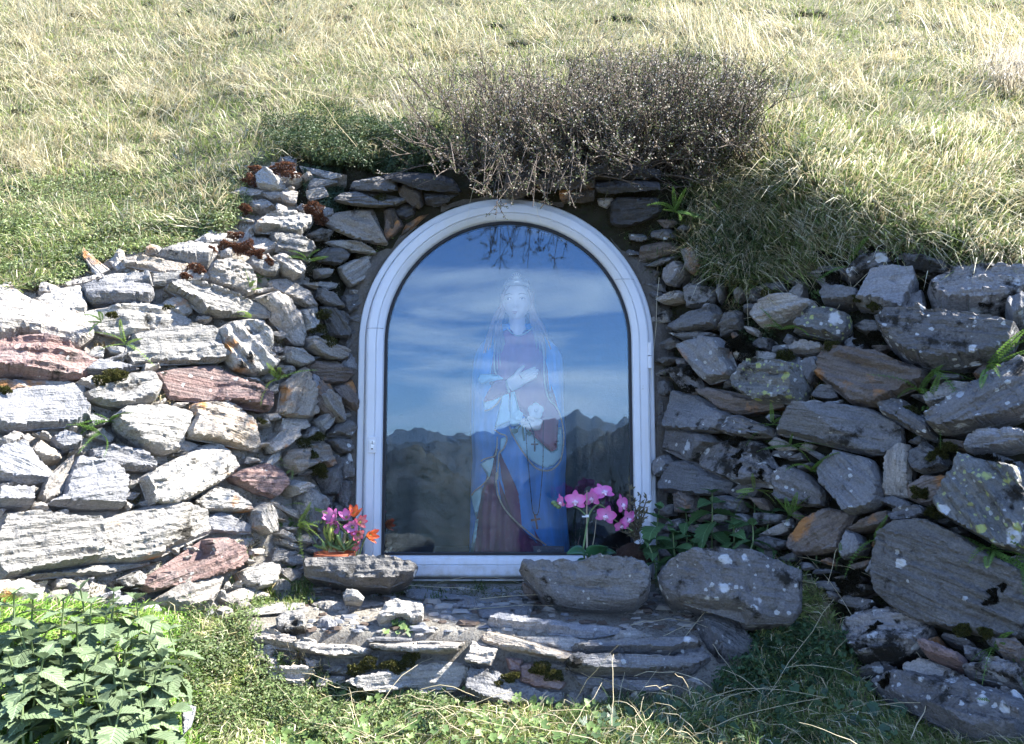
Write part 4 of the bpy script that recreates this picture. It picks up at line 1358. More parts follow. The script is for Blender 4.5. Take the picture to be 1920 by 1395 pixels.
M_EYE = plain_mat("eye_dark", (.16, .16, .22), .3, .5)

stat = empty("painted_statue", tuple(P(968, 1043, YS)))
tag(stat, "painted statue of a crowned woman in blue mantle and maroon dress behind glass", "statue")
SB = np.array(stat.location)

# silhouette of the mantle: row, left, right
SIL = [(607, 938, 1003), (620, 926, 1012), (635, 910, 1028), (652, 897, 1046), (668, 890, 1054), (700, 886, 1056), (740, 884, 1056), (780, 884, 1058), (820, 884, 1061), (860, 886, 1062),
       (890, 884, 1060), (930, 882, 1060), (980, 881, 1064), (1020, 880, 1068), (1046, 880, 1070)]
_sr = np.array(SIL, float)


def body_y(px, py, off=0.0):
    """front surface of the figure, as distance y, for a pixel of the photograph"""
    px, py = np.asarray(px, float), np.asarray(py, float)
    l_, r_ = np.interp(py, _sr[:, 0], _sr[:, 1]), np.interp(py, _sr[:, 0], _sr[:, 2])
    cx, hw = (l_ + r_) / 2, (r_ - l_) / 2
    t = np.clip(np.abs(px - cx) / (hw + 2), 0, .995)
    dep = np.interp(py, [600, 650, 760, 900, 1046], [.045, .070, .085, .080, .095])
    return YS - dep * np.sqrt(1 - t ** 2.4) - off


def sobj(name, V, F, mat, parent=None, sharp=None, smooth=True):
    V = np.asarray(V, float) - SB
    return mesh(name, V, F, mat, stat if parent is None else parent, smooth, sharp=sharp)


# mantle body in the round
rows, ncol = 46, 40
V = []
for py in np.linspace(607, 1046, rows):
    l_, r_ = np.interp(py, _sr[:, 0], _sr[:, 1]), np.interp(py, _sr[:, 0], _sr[:, 2])
    for k in range(ncol):
        a = 2 * math.pi * k / ncol
        cx, hw = (l_ + r_) / 2, (r_ - l_) / 2
        px = cx - hw * math.cos(a)
        if math.sin(a) >= 0:
            y = float(body_y(px, py)) + .004 * math.sin(px * .32 + .01 * py) * (1 if py > 700 else .3)
        else:
            y = YS - .07 * math.sin(a)
        V.append(P(px, py, y) if math.sin(a) >= 0 else np.array([P(px, py, YS)[0], y, P(px, py, YS)[2]]))
F = []
for j in range(rows - 1):
    for k in range(ncol):
        k2 = (k + 1) % ncol
        F.append((j * ncol + k, j * ncol + k2, (j + 1) * ncol + k2, (j + 1) * ncol + k))
F.append(tuple(range(ncol)))
F.append(tuple((rows - 1) * ncol + k for k in range(ncol - 1, -1, -1)))
sobj("mantle", V, F, M_MANTLE)


def relief(name, poly, mat, off, thick=.006, parent=None, folds=0.0, fold_f=.5, rad=4, seed=1, step=4.0):
    """modelled cloth laid over the figure"""
    v2, bnd, tris = patch2d(poly, step, .15, seed, 1.0)
    ring = v2[bnd]
    e = np.clip(seg_dist(v2, ring) / rad, 0, 1)
    y = body_y(v2[:, 0], v2[:, 1]) - off - thick * np.sqrt(1 - (1 - e) ** 2)
    if folds:
        y = y + folds * np.sin(v2[:, 0] * fold_f + (v2[:, 1] - 900) * .02 * np.sin(v2[:, 0] * .05))
    Fv = P(v2[:, 0], v2[:, 1], y)
    bk = Fv[bnd] + np.array([0, thick * 2 + .006, 0])
    o = len(Fv); nb = len(bnd)
    Fc = list(tris) + [(bnd[i], bnd[(i + 1) % nb], o + (i + 1) % nb, o + i) for i in range(nb) if bnd[i] != bnd[(i + 1) % nb]]
    return sobj(name, np.concatenate([Fv, bk]), Fc, mat, parent, sharp=50)


torso = conv('P', '860,900 880,830 935,800 960,825 990,838 1030,828 1070,800 1110,830 1128,880 1140,950 1140,1050 1160,1130') + conv('Q', '1165,140 1210,190 1235,250 1240,262 1050,262 985,170 960,105 870,80 830,60') + conv('P', '880,1050 865,1000')
dress = relief("bodice", torso, M_SLEEVE, .004, .010, folds=.0012, fold_f=.35, rad=10, seed=3)
skirt = conv('T', '440,0 420,110 400,260 330,400 275,520 245,700 215,850 195,1050 165,1290 1010,1290 1010,1165 880,1090 740,970 560,740 460,560 440,400 455,100 480,0')
relief("skirt", skirt, M_DRESS, .003, .008, folds=.0035, fold_f=.42, rad=6, seed=4)
sl = relief("sleeve", conv('S', '270,530 330,410 400,310 520,290 560,440 470,470 380,520 290,545'), M_SLEEVE, .020, .014, rad=9, seed=5)
sl2 = relief("sleeve", conv('S', '760,850 800,720 900,700 1090,700 1085,820 1070,1060 1010,1090 930,1020 830,930'), M_SLEEVE, .010, .014, rad=9, seed=6)
LIN = [('S', '205,300 240,240 320,238 430,250 490,290 400,310 330,300 260,345 215,325', .026),
       ('S', '270,545 370,520 470,480 430,560 340,620 280,630', .014),
       ('S', '390,830 440,640 480,470 550,455 560,750 480,785 420,800', .022),
       ('S', '560,770 568,440 610,430 640,600 690,740 640,800 580,810', .020),
       ('S', '575,860 640,800 700,800 760,850 830,940 930,1030 1010,1095 1075,1065 1095,820 1120,820 1135,1000 1110,1150 1040,1230 950,1260 860,1230 760,1160 680,1050 620,950', .007),
       ('S', '452,1080 455,940 510,925 522,960 490,1050 452,1110', .013),
       ('T', '258,190 330,140 420,115 400,230 370,340 350,360 345,290 290,230', .012),
       ('T', '150,575 190,520 282,460 255,640 225,760 208,850 195,780 165,660', .012),
       ('T', '130,1270 165,1090 200,860 236,840 205,1080 165,1200 168,1285', .010)]
for k, (fr, s, off) in enumerate(LIN):
    relief("mantle_lining", conv(fr, s), M_LINING, off, .005, rad=4, seed=20 + k, step=3.2)


def trim(pts, off=.016, r=.0028, mat=M_GOLD, parent=None, name="gold_trim", n=None, beads=True):
    q = smooth_curve(pts, n or max(12, len(pts) * 6))
    w = P(q[:, 0], q[:, 1], body_y(q[:, 0], q[:, 1]) - off)
    mb = MB(); mb.tube(w - SB, r, 6)
    if beads:
        for i in range(0, len(w), 3):
            mb.ball(w[i] - SB + np.array([0, -.001, 0]), r * 1.25, 6, 4)
    return mb.build(name, mat, stat if parent is None else parent)


trim(conv('P', '1075,795 1110,830 1128,880 1140,950 1140,1050') + conv('Q', '1145,60 1165,140 1210,190 1235,250 1250,330 1250,400 1232,490 1195,535 1160,547 1120,543 1080,520 1020,440 970,360 945,300'), .024, .0019)
trim(conv('S', '395,850 450,890 510,910 525,960 490,1050 440,1110 430,1250 420,1380') + conv('T', '450,300 445,400 455,480 480,590 560,740 700,890 880,1040 1040,1155'), .019, .0019)
trim(conv('S', '420,930 415,1050 395,1130 330,1150 270,1170 245,1190'), .020, .0016)
trim(conv('T', '352,350 320,400 280,440 230,480 190,510 155,560'), .020, .0016)
trim(conv('P', '880,1070 865,1040 860,980 862,900 872,860'), .020, .0018)
trim(conv('P', '935,800 960,825 990,838 1030,828 1072,798'), .020, .0014)
trim(conv('S', '470,485 420,560 350,620 285,640'), .022, .0018)

# neck and head
HX, HY0 = 969.0, 566.0                      # middle of the face in the photograph
YH = YS - .045
hc = P(HX, 568, YH)
kx = YH / FPX                               # metres per photograph pixel at the head
V, F = [], []
nu, nv = 48, 40
for j in range(nv + 1):
    th = math.pi * j / nv
    for i in range(nu):
        ph = 2 * math.pi * i / nu
        x, y, z = math.sin(th) * math.cos(ph), math.sin(th) * math.sin(ph), math.cos(th)
        w = 25.5 * (1 if z > -.1 else (1 - .36 * (-.1 - z) ** 1.25))
        X, Yd, Z = x * w, y * 29, z * 36.5
        if y < 0:                            # face side: y<0 looks at us
            fx, fz = X, Z
            g = lambda cx, cz, sx, sz: math.exp(-((fx - cx) / sx) ** 2 - ((fz - cz) / sz) ** 2)
            Yd -= 5.2 * g(-3, -9, 2.8, 3.2) + 3.0 * g(-2.6, -2, 1.9, 7)                      # nose
            Yd += 2.6 * g(-16, 4, 7, 4) + 2.6 * g(10, 4, 7, 4)                               # eye hollows
            Yd -= 1.1 * g(-16, 3.4, 4.2, 1.9) + 1.1 * g(10, 3.4, 4.2, 1.9)                   # lids
            Yd -= 1.5 * g(-3.6, -21, 6, 2.2) + 1.5 * g(-3.3, -31, 6, 4) - 1.0 * g(-3.4, -25.2, 5, 1.6)
            Yd -= 1.0 * g(-15, 9, 8, 2) + 1.0 * g(10, 9, 8, 2)
        V.append((hc[0] + X * kx, hc[1] + Yd * kx, hc[2] + Z * kx))
for j in range(nv):
    for i in range(nu):
        i2 = (i + 1) % nu
        F.append((j * nu + i, (j + 1) * nu + i, (j + 1) * nu + i2, j * nu + i2))
head = sobj("head", V, F, M_SKIN)
mb = MB()
mb.tube(np.array([hc + np.array([.5, 4, -24]) * kx, hc + np.array([1, 6, -42]) * kx, hc + np.array([1.5, 6, -58]) * kx, hc + np.array([1.5, 8, -72]) * kx]) - SB, np.array([15, 16.5, 20, 27]) * kx, 16)
mb.build("neck", M_SKIN, stat)


def hpt(x, z, lift=.6):
    """point on the face, from face-centred pixels"""
    w = 25.5 * (1 if z > -4 else 1 - .36 * max(0, (-z / 36.5 - .1)) ** 1.25)
    t = max(0.02, 1 - (x / w) ** 2 - (z / 36.5) ** 2)
    return hc + np.array([x, -29 * math.sqrt(t) - lift, z]) * kx - SB


for ex in (-16, 10):
    mb = MB()
    mb.ball(hpt(ex, 3.4, -1.0), 3.6 * kx, 10, 8, (1.1, .7, .5)); e = mb.build("eye", M_SKIN, head)
    mb = MB(); mb.ball(hpt(ex - .3, 3.2, 1.2), 1.9 * kx, 8, 6, (1, .6, 1)); mb.build("iris", M_EYE, e)
    mb = MB(); mb.tube([hpt(ex + t, 3.4 + 2.6 * (1 - (t / 5.5) ** 2), 1.6) for t in np.linspace(-5.5, 5.5, 9)], .55 * kx, 5); mb.build("eyelid", M_BROW, e)
    s_ = -1 if ex < 0 else 1
    mb = MB(); mb.tube([hpt(ex + t, 11.3 + 2.2 * (1 - ((t - 1 * s_) / 7.5) ** 2), .8) for t in np.linspace(-7.5, 7.5, 11)], np.array([.3, .6, .8, .9, .9, .9, .9, .8, .7, .5, .3]) * kx, 5)
    mb.build("eyebrow", M_BROW, head)
mb = MB(); mb.tube([hpt(-3.5 + t, -20.4 + .6 * abs(t) / 6 - .5, 2.0) for t in np.linspace(-5.2, 5.2, 9)], np.array([.3, .7, 1.0, 1.1, 1.0, 1.1, 1.0, .7, .3]) * kx, 6)
mb.tube([hpt(-3.5 + t, -23.4 + .8 * abs(t) / 5, 1.8) for t in np.linspace(-4, 4, 7)], np.array([.3, .8, 1.1, 1.2, 1.1, .8, .3]) * kx, 6)
mb.build("mouth", M_LIP, head)
mb = MB()
for sx in (-5.2, -.8): mb.ball(hpt(sx, -13.2, 3.4), .8 * kx, 6, 4)
mb.build("nostril", M_BROW, head)
# hair: cap and long locks over the shoulders
V, F = [], []
nv2 = 26
for j in range(nv2 + 1):
    for i in range(nu):
        ph = 2 * math.pi * i / nu
        th = math.pi * .62 * j / nv2
        x, y, z = math.sin(th) * math.cos(ph), math.sin(th) * math.sin(ph), math.cos(th)
        front = max(0, -y)
        if z < .74 and front > .30: th = min(th, math.acos(.74 - .02))
        x, y, z = math.sin(th) * math.cos(ph), math.sin(th) * math.sin(ph), math.cos(th)
        V.append((hc[0] + x * 30 * kx, hc[1] + (y * 33 + 1) * kx, hc[2] + (z * 41 + .5) * kx))
for j in range(nv2):
    for i in range(nu):
        i2 = (i + 1) % nu
        F.append((j * nu + i, (j + 1) * nu + i, (j + 1) * nu + i2, j * nu + i2))
hair = sobj("hair", V, F, M_HAIR)
mb = MB()
rs = np.random.default_rng(3)
for side, ends in ((-1, [(940, 668), (934, 690), (930, 660), (945, 655), (938, 640), (926, 660), (915, 652), (905, 660)]), (1, [(1008, 640), (1014, 655), (1020, 668), (1005, 650), (1030, 650)])):
    for ex, ey in ends:
        for q in range(3):
            a0 = hc + np.array([side * rs.uniform(22, 29), rs.uniform(-6, 8), rs.uniform(0, 22)]) * kx
            a1 = hc + np.array([side * rs.uniform(27, 31), rs.uniform(-8, 6), rs.uniform(-30, -10)]) * kx
            ex2, ey2 = ex + rs.uniform(-4, 4), ey + rs.uniform(-6, 6)
            a3 = P(ex2, ey2, float(body_y(ex2, ey2)) - .012)
            a2 = (a1 + a3) / 2 + np.array([side * .004, -.01, .004]) * rs.uniform(.3, 1.5)
            c = smooth_curve(np.array([a0, a1, a2, a3]), 12)
            c[:, 0] += .0025 * np.sin(np.linspace(0, 7, 12) + q)
            mb.tube(c - SB, np.concatenate([np.full(8, .0042), np.linspace(.004, .0012, 4)]), 5)
mb.build("lock", M_HAIR, hair)
# crown
mb = MB()
N = 40
ring0 = [hc + np.array([29.5 * math.cos(a), 31 * math.sin(a), 30.0 + 0 * a]) * kx * np.array([.80, .84, 1]) for a in np.linspace(0, 2 * math.pi, N, endpoint=False)]
V = []
for k, a in enumerate(np.linspace(0, 2 * math.pi, N, endpoint=False)):
    b = np.array([23.0 * math.cos(a), 25 * math.sin(a), 30.0]) * kx + hc
    front = max(0, -math.sin(a)) ** 6
    hgt = 7.5 + 2.2 * (k % 2) + 3.5 * max(0, -math.sin(a))
    t = np.array([22.5 * math.cos(a), 24.5 * math.sin(a), 30.0 + hgt]) * kx + hc
    V += [b, t]
F = [(2 * k, 2 * ((k + 1) % N), 2 * ((k + 1) % N) + 1, 2 * k + 1) for k in range(N)]
mb.add(np.array(V) - SB, F)
cf = hc + np.array([-1, -25.5, 40]) * kx - SB
for an in np.linspace(-1.2, 1.2, 7):
    mb.tube([cf + np.array([0, 0, -3]) * kx, cf + np.array([math.sin(an) * 10, 0, math.cos(an) * 11.5]) * kx], np.array([1.0, 1.3]) * kx, 5)
    mb.ball(cf + np.array([math.sin(an) * 10, 0, math.cos(an) * 11.5]) * kx, 1.0 * kx, 6, 4)
for a in np.linspace(0, 2 * math.pi, 22, endpoint=False):
    mb.ball(hc + np.array([23.4 * math.cos(a), 25.4 * math.sin(a), 33]) * kx - SB, 1.5 * kx, 6, 4)
cr = mb.build("crown", M_CROWN, stat)
cr.modifiers.new("thick", 'SOLIDIFY').thickness = .0012


def hand(palm, fingers, Yo, name, mat=M_SKIN, pw=1.0):
    """palm outline points (px) and finger paths (px, radius px) modelled in front of the figure"""
    mb = MB()
    p = np.array(palm, float)
    q = smooth_curve(p[:, :2], 10)
    rad = np.interp(np.linspace(0, 1, 10), np.linspace(0, 1, len(p)), p[:, 2])
    w = P(q[:, 0], q[:, 1], np.full(10, Yo))
    V, F = tube(w - SB, rad * kx, 12)
    V = np.array(V); V[:, 1] = (V[:, 1] - (Yo - SB[1])) * .55 + (Yo - SB[1])
    mb.add(V, F)
    for f in fingers:
        f = np.array(f, float)
        q = smooth_curve(f[:, :2], 8)
        r = np.interp(np.linspace(0, 1, 8), np.linspace(0, 1, len(f)), f[:, 2])
        z = np.interp(np.linspace(0, 1, 8), np.linspace(0, 1, len(f)), f[:, 3] if f.shape[1] > 3 else np.zeros(len(f)))
        mb.tube(P(q[:, 0], q[:, 1], Yo - .002 - z * kx) - SB, r * kx, 8)
        e = P(f[-1, 0], f[-1, 1], Yo - .002 - z[-1] * kx) - SB
        mb.ball(e, f[-1, 2] * kx * 1.02, 8, 6)
    return mb.build(name, mat, stat)


FS = lambda x, y: (860 + x / 5.8125, 660 + y / 5.8125)
hy = float(body_y(965, 715)) - .034
hand([(*FS(545, 375), 11), (*FS(590, 345), 12.5), (*FS(640, 315), 13.5), (*FS(680, 295), 11)],
     [[(*FS(600, 290), 4.6), (*FS(645, 225), 4.2), (*FS(680, 185), 3.6), (*FS(705, 158), 2.6)],
      [(*FS(670, 255), 4.0), (*FS(740, 215), 3.8), (*FS(795, 190), 3.3), (*FS(828, 176), 2.5)],
      [(*FS(690, 280), 4.2), (*FS(760, 245), 3.9), (*FS(820, 215), 3.4), (*FS(856, 200), 2.5)],
      [(*FS(690, 310), 4.1), (*FS(760, 280), 3.8), (*FS(815, 252), 3.3), (*FS(850, 236), 2.4)],
      [(*FS(680, 340), 3.8), (*FS(745, 312), 3.4), (*FS(800, 285), 3.0), (*FS(838, 270), 2.2)]], hy, "hand")
mb = MB(); c0, c1 = FS(518, 320), FS(550, 440)
mb.tube(P(np.array([c0[0], (c0[0] + c1[0]) / 2, c1[0]]), np.array([c0[1], (c0[1] + c1[1]) / 2, c1[1]]), np.full(3, hy - .008)) - SB, np.array([2, 2.4, 2]) * kx, 6)
mb.build("bracelet", M_GOLD, stat)
hy2 = float(body_y(1000, 795)) - .036
hand([(*FS(900, 800), 9), (*FS(850, 785), 12), (*FS(800, 780), 12), (*FS(760, 775), 9)],
     [[(*FS(770, 745), 3.8, 3), (*FS(730, 735), 3.6, 5), (*FS(700, 745), 3.2, 5), (*FS(685, 760), 2.4, 3)],
      [(*FS(775, 770), 3.8, 4), (*FS(735, 765), 3.6, 7), (*FS(700, 775), 3.0, 7), (*FS(690, 785), 2.4, 5)],
      [(*FS(785, 800), 3.7, 4), (*FS(750, 800), 3.4, 7), (*FS(725, 805), 3.0, 7), (*FS(715, 810), 2.4, 5)],
      [(*FS(800, 825), 3.4, 4), (*FS(775, 828), 3.2, 6), (*FS(755, 830), 2.8, 6), (*FS(745, 832), 2.2, 5)],
      [(*FS(830, 745), 3.8, 5), (*FS(800, 725), 3.6, 8), (*FS(775, 715), 3.0, 9), (*FS(760, 712), 2.4, 9)]], hy2, "hand")
# rose held in the left hand
def rose(cx, cy, r, Yo, mat, name="rose"):
    mb = MB()
    for k in range(5):
        a = math.pi * 2 * k / 5 + .3
        c = np.array([math.cos(a) * r * .55, -2, math.sin(a) * r * .55])
        mb.ball(P(cx, cy, Yo) + c * kx - SB, r * .56 * kx, 10, 6, (1, .28, 1))
    mb.ball(P(cx, cy, Yo) + np.array([0, -4, 0]) * kx - SB, r * .26 * kx, 8, 6)
    return mb.build(name, mat, stat)


rose(*FS(840, 640), 13.5, hy2 - .008, M_WHITEP)
rose(*FS(648, 690), 8.5, hy2 - .002, M_LINING, "rosebud")
mb = MB()
for a, b, rr_ in (((700, 770), (715, 970), 1.8), ((690, 790), (640, 850), 1.2), ((720, 800), (760, 880), 1.2)):
    q = np.array([FS(*a), FS((a[0] + b[0]) / 2 - 8, (a[1] + b[1]) / 2), FS(*b)])
    mb.tube(P(q[:, 0], q[:, 1], np.full(3, hy2 - .006)) - SB, rr_ * kx, 6)
for c, sx in ((FS(610, 860), 6.5), (FS(770, 890), 5)):
    mb.ball(P(c[0], c[1], hy2 - .004) - SB, sx * kx, 10, 6, (1, .2, .75))
mb.build("rose_stem", M_STEMP, stat)

# rosaries hung on the hand, plaque at the feet
M_CORD = plain_mat("black_cord", (.02, .018, .02), .7, .2)
M_DARKWOOD = plain_mat("dark_rosary_wood", (.09, .06, .06), .5, .3)
M_COPPER = plain_mat("brown_wooden_cross", (.22, .12, .085), .55, .3)


def rosary(pts, cross, cs, label, cmat, rot):
    q = smooth_curve(pts, 60)
    Yr = hy2 - .012
    w = P(q[:, 0], q[:, 1], np.full(60, Yr))
    w[:, 1] = np.minimum(w[:, 1], body_y(q[:, 0], q[:, 1]) - .026)
    o = P(pts[0][0], pts[0][1], Yr)
    root = empty("rosary", tuple(o)); tag(root, label, "rosary")
    mb = MB(); mb.tube(w - o, .0009, 5)
    for i in range(0, 60, 2): mb.ball(w[i] - o, .0016, 6, 4)
    mb.build("cord", M_CORD, root)
    yc = float(min(Yr, body_y(cross[0], cross[1]) - .028))
    c = P(cross[0], cross[1], yc) - o
    Mr = Matrix.Rotation(rot, 3, 'Y')
    mb = MB()
    mb.box(c, (.0042 * cs, .004, .030 * cs), Mr)
    off = Mr @ Vector((0, -.0005, .005 * cs))
    mb.box(c + np.array(off), (.020 * cs, .0038, .0042 * cs), Mr)
    mb.build("cross", cmat, root, smooth=False, bevel=.0006)
    return root


rosary([FS(735, 715), FS(780, 800), FS(815, 880), FS(828, 960)], FS(828, 1025), .85, "short dark rosary with small cross hanging on the statue's pale blue fold", M_DARKWOOD, 0)
FT = lambda x, y: (860 + x / 6.342, 840 + y / 6.342)
rosary([FS(728, 720), FS(738, 950), FT(815, 100), FT(830, 220), FT(855, 500), FT(880, 740), FT(915, 795), FT(950, 750), FT(980, 480), FT(1000, 220), FT(1005, 60), FS(920, 900), FS(925, 745)],
       FT(920, 880), 1.1, "long dark rosary looped down the blue mantle with a brown cross", M_COPPER, R(-10))
c0, c1 = P(1000, 1024, 1.80), P(1058, 1042, 1.80)
M_PLAQUE = stone_mat("plaque_slate", (.15, .15, .17), (.18, .18, .20), (.12, .12, .14), strata=.2)
o = (c0 + c1) / 2
pl = empty("plaque", tuple(o)); tag(pl, "small grey slate plaque leaning at the statue's foot", "plaque")
mb = MB(); mb.box((0, 0, -.004), (c1[0] - c0[0], .008, c0[2] - c1[2] + .008)); mb.build("plate", M_PLAQUE, pl, smooth=False, bevel=.001)
mb = MB()
e0 = P(860 + 955 / 6.342, 840 + 1238 / 6.342, 1.795) - o
for an, ln in ((.5, .0062), (1.3, .0075), (2.2, .006), (3.6, .006), (4.4, .005), (5.5, .0055)):
    mb.tube([e0, e0 + np.array([math.cos(an + .3) * ln * .6, -.0006, math.sin(an + .3) * ln * .6]), e0 + np.array([math.cos(an) * ln, -.0004, math.sin(an) * ln])], np.array([.0006, .0011, .0004]), 5)
mb.build("gilt_flower", M_CROWN, pl)
# plinth the figure stands on
mb = MB(); mb.box((DX, 2.02, P(960, 1046, 2.0)[2] - .012), (.60, .44, .02))
tag(mb.build("plinth", M_NICHE, None, smooth=False), "dark floor slab inside the niche", kind="structure")

# rough mortar packed round the frame
V, F = [], []
angs = arch_ring(1.0, 0.0)
rg = [arch_ring(.338, zb - .004), arch_ring(.350, zb - .010), arch_ring(.368, zb - .014), arch_ring(.395, zb - .020), arch_ring(.425, zb - .03)]
yy_ = [1.800, 1.786, 1.790, 1.800, 1.830]
for k, (r_, y_) in enumerate(zip(rg, yy_)):
    q = np.array([(x, y_, z) for x, z in r_])
    if k:
        q[:, 1] += .016 * fbm(q * 17, 3, 5) - .004
        q += .006 * np.stack([fbm(q * 30, 2, 6), q[:, 0] * 0, fbm(q * 30, 2, 7)], -1)
    V += [tuple(t) for t in q]
n0 = len(rg[0])
for k in range(len(rg) - 1):
    for i in range(n0 - 1):
        F.append((k * n0 + i, (k + 1) * n0 + i, (k + 1) * n0 + i + 1, k * n0 + i + 1))
tag(mesh("mortar_surround", V, F, M_GREYMORTAR, None, True), "sandy grey mortar packed round the door frame", kind="structure")
# ------------------------------------------------------------------ vegetation helpers
def nrm(a):
    return a / (np.linalg.norm(a, axis=-1, keepdims=True) + 1e-9)


def blades(root, up, bend, L, W, col, curl, tipcol=None):
    """thin bent blades: 5 vertices each"""
    N = len(root)
    side = nrm(np.cross(up, bend) + 1e-6)
    a = RNG.uniform(-1.2, 1.2, N)[:, None]
    side = nrm(side * np.cos(a) + nrm(bend) * np.sin(a))
    L, W, curl = L[:, None], W[:, None], curl[:, None]
    mid = root + up * L * .55 + bend * L * curl * .22
    tip = root + up * L * (1 - .45 * curl) + bend * L * curl * .85
    V = np.stack([root - side * W, root + side * W, mid + side * W * .8, mid - side * W * .8, tip], 1).reshape(-1, 3)
    b = np.arange(N)[:, None] * 5
    Fq = b + np.array([[0, 1, 2, 3]])
    Ft = b + np.array([[3, 2, 4]])
    c = np.repeat(col[:, None], 5, 1)
    c[:, :2] *= .72
    if tipcol is not None:
        c[:, 4] = tipcol
    return V, Fq, Ft, c.reshape(-1, 3)


class Tuft:
    def __init__(self):
        self.p = []

    def add(self, *a, **k):
        self.p.append(blades(*a, **k))

    def build(self, name, label, mat=None):
        off, Vs, Q, T, C = 0, [], [], [], []
        for V, q, t, c in self.p:
            Vs.append(V); Q.append(q + off); T.append(t + off); C.append(c); off += len(V)
        o = mesh(name, np.concatenate(Vs), [np.concatenate(Q), np.concatenate(T)], mat or M_GRASS, None, True, col=np.concatenate(C))
        return tag(o, label, kind="stuff")


def pick(cols, w, n):
    cols = np.array(cols, float)
    i = RNG.choice(len(cols), n, p=np.array(w) / sum(w))
    c = cols[i] * RNG.uniform(.72, 1.28, (n, 1))
    return c


GREEN = [(.145, .20, .055), (.195, .245, .075), (.095, .14, .045), (.26, .29, .11)]
STRAW = [(.44, .40, .27), (.54, .51, .40), (.32, .26, .16), (.48, .41, .25)]
DOORZONE = [(660, 1110), (660, 640), (700, 480), (800, 385), (950, 355), (1100, 385), (1200, 480), (1240, 640), (1240, 1110)]


def nograss(px, py):
    return inpoly(px, py, WALL_L) | inpoly(px, py, WALL_R) | inpoly(px, py, LINTEL) | inpoly(px, py, LEDGE) | inpoly(px, py, DOORZONE)


# ---- short turf everywhere on the slope and the ground in front
N = 560000
px, py = RNG.uniform(-380, 2300, N), RNG.uniform(-85, 1520, N)
ok = ~nograss(px, py)
px, py = px[ok], py[ok]
rt = S(px, py); nm = Snormal(px, py)
patchy = fbm(rt * np.array([5, 5, 5]), 3, 31) + .5 * fbm(rt * 16, 2, 33)
dens = np.where(py < 700, .80 + .5 * patchy, .75)
bank = inpoly(px, py, [(1240, 300), (1450, 220), (1920, 260), (2080, 300), (2080, 540), (1920, 520), (1600, 470), (1400, 550), (1290, 480)])
dens = np.where(bank, .75, dens)
ok = RNG.random(len(px)) < dens
px, py, rt, nm, patchy, bank = px[ok], py[ok], rt[ok], nm[ok], patchy[ok], bank[ok]
n = len(px)
lowg = py > 1000
shade_g = lowg & (px > 1000)
hi = np.clip((420 - py) / 330, 0, 1)
strawf = np.where(lowg, np.where(px < 330, .05, .13), np.clip(.13 + .20 * hi + .55 * patchy, .05, .75))
strawf = np.where(bank, .35, strawf)
isS = RNG.random(n) < strawf
col = np.where(isS[:, None], pick(STRAW, [4, 3, 2, 2], n), pick(GREEN, [4, 4, 3, 2], n))
fresh = lowg & (px < 380)
col = np.where((fresh & ~isS)[:, None], col * np.array([1.05, 1.45, .8]), col)
th = 2 * math.pi * fbm(rt * 3.0, 2, 41) * 1.6 + RNG.normal(0, .9, n)
bend = np.stack([np.cos(th), np.sin(th) * .6, RNG.uniform(-.5, .1, n)], -1)
bend[bank] += np.array([0, -.5, -.8])
bend = nrm(bend)
up = nrm(nm * .65 + np.array([0, 0, .55]) + RNG.normal(0, .42, (n, 3)))
dist = rt[:, 1]
L = RNG.uniform(.014, .036, n) * np.where(isS, 1.5, 1.0) * np.where(bank, 2.1, 1) * (1 + .35 * hi) * np.where(lowg, 1.0, 1)
W = RNG.uniform(.0006, .0011, n) * (1 + .35 * np.clip(dist - 1.8, 0, 3)) * np.where(isS, .9, 1.1)
g = Tuft()
g.add(rt - nm * .003, up, bend, L, W, col, RNG.uniform(.35, 1.1, n))
# ---- straw lying over the slope in tussocks
def tussock(cx, cy, nb, spread, lean, length, cols=STRAW, w=(4, 3, 2, 2), flat=.5, wid=.0011, squash=.6):
    px = cx + RNG.normal(0, spread, nb); py = cy + RNG.normal(0, spread * squash, nb)
    px = np.clip(px, -380, 2300); py = np.clip(py, -85, 1500)
    rt = S(px, py); nm = Snormal(px, py)
    b = nrm(np.array([lean[0], lean[1], lean[2]]) + RNG.normal(0, .45, (nb, 3)))
    up = nrm(nm * .5 + np.array([0, 0, 1 - flat]) + b * flat * 1.1 + RNG.normal(0, .15, (nb, 3)))
    L = length * .68 * RNG.uniform(.5, 1.25, nb)
    g.add(rt, up, b, L, np.full(nb, wid) * RNG.uniform(.6, 1.2, nb), pick(cols, w, nb), RNG.uniform(.4, 1.1, nb))


rs = np.random.default_rng(77)
for k in range(250):
    cx, cy = rs.uniform(-360, 2280), rs.choice([rs.uniform(-70, 170), rs.uniform(-70, 330)])
    if nograss(np.array([cx]), np.array([cy]))[0] or (700 < cx < 1420 and cy > 130): continue
    ln = (rs.choice([-1, 1]) * rs.uniform(.4, 1), rs.uniform(-.5, .2), rs.uniform(-.3, .1))
    y = float(Dsurf(cx, cy))
    tussock(cx, cy, int(rs.uniform(40, 130)), rs.uniform(8, 38), ln, rs.uniform(.07, .15) * (.8 + .25 * (y - 1.8)), flat=rs.uniform(.5, .95), wid=.0010 * (1 + .3 * (y - 2)))
for k in range(45):
    cx, cy = rs.uniform(-140, 470), rs.uniform(180, 440)
    tussock(cx, cy, int(rs.uniform(15, 50)), rs.uniform(8, 30), (rs.uniform(-1, 1), -.3, -.1), rs.uniform(.05, .10), flat=rs.uniform(.45, .9))
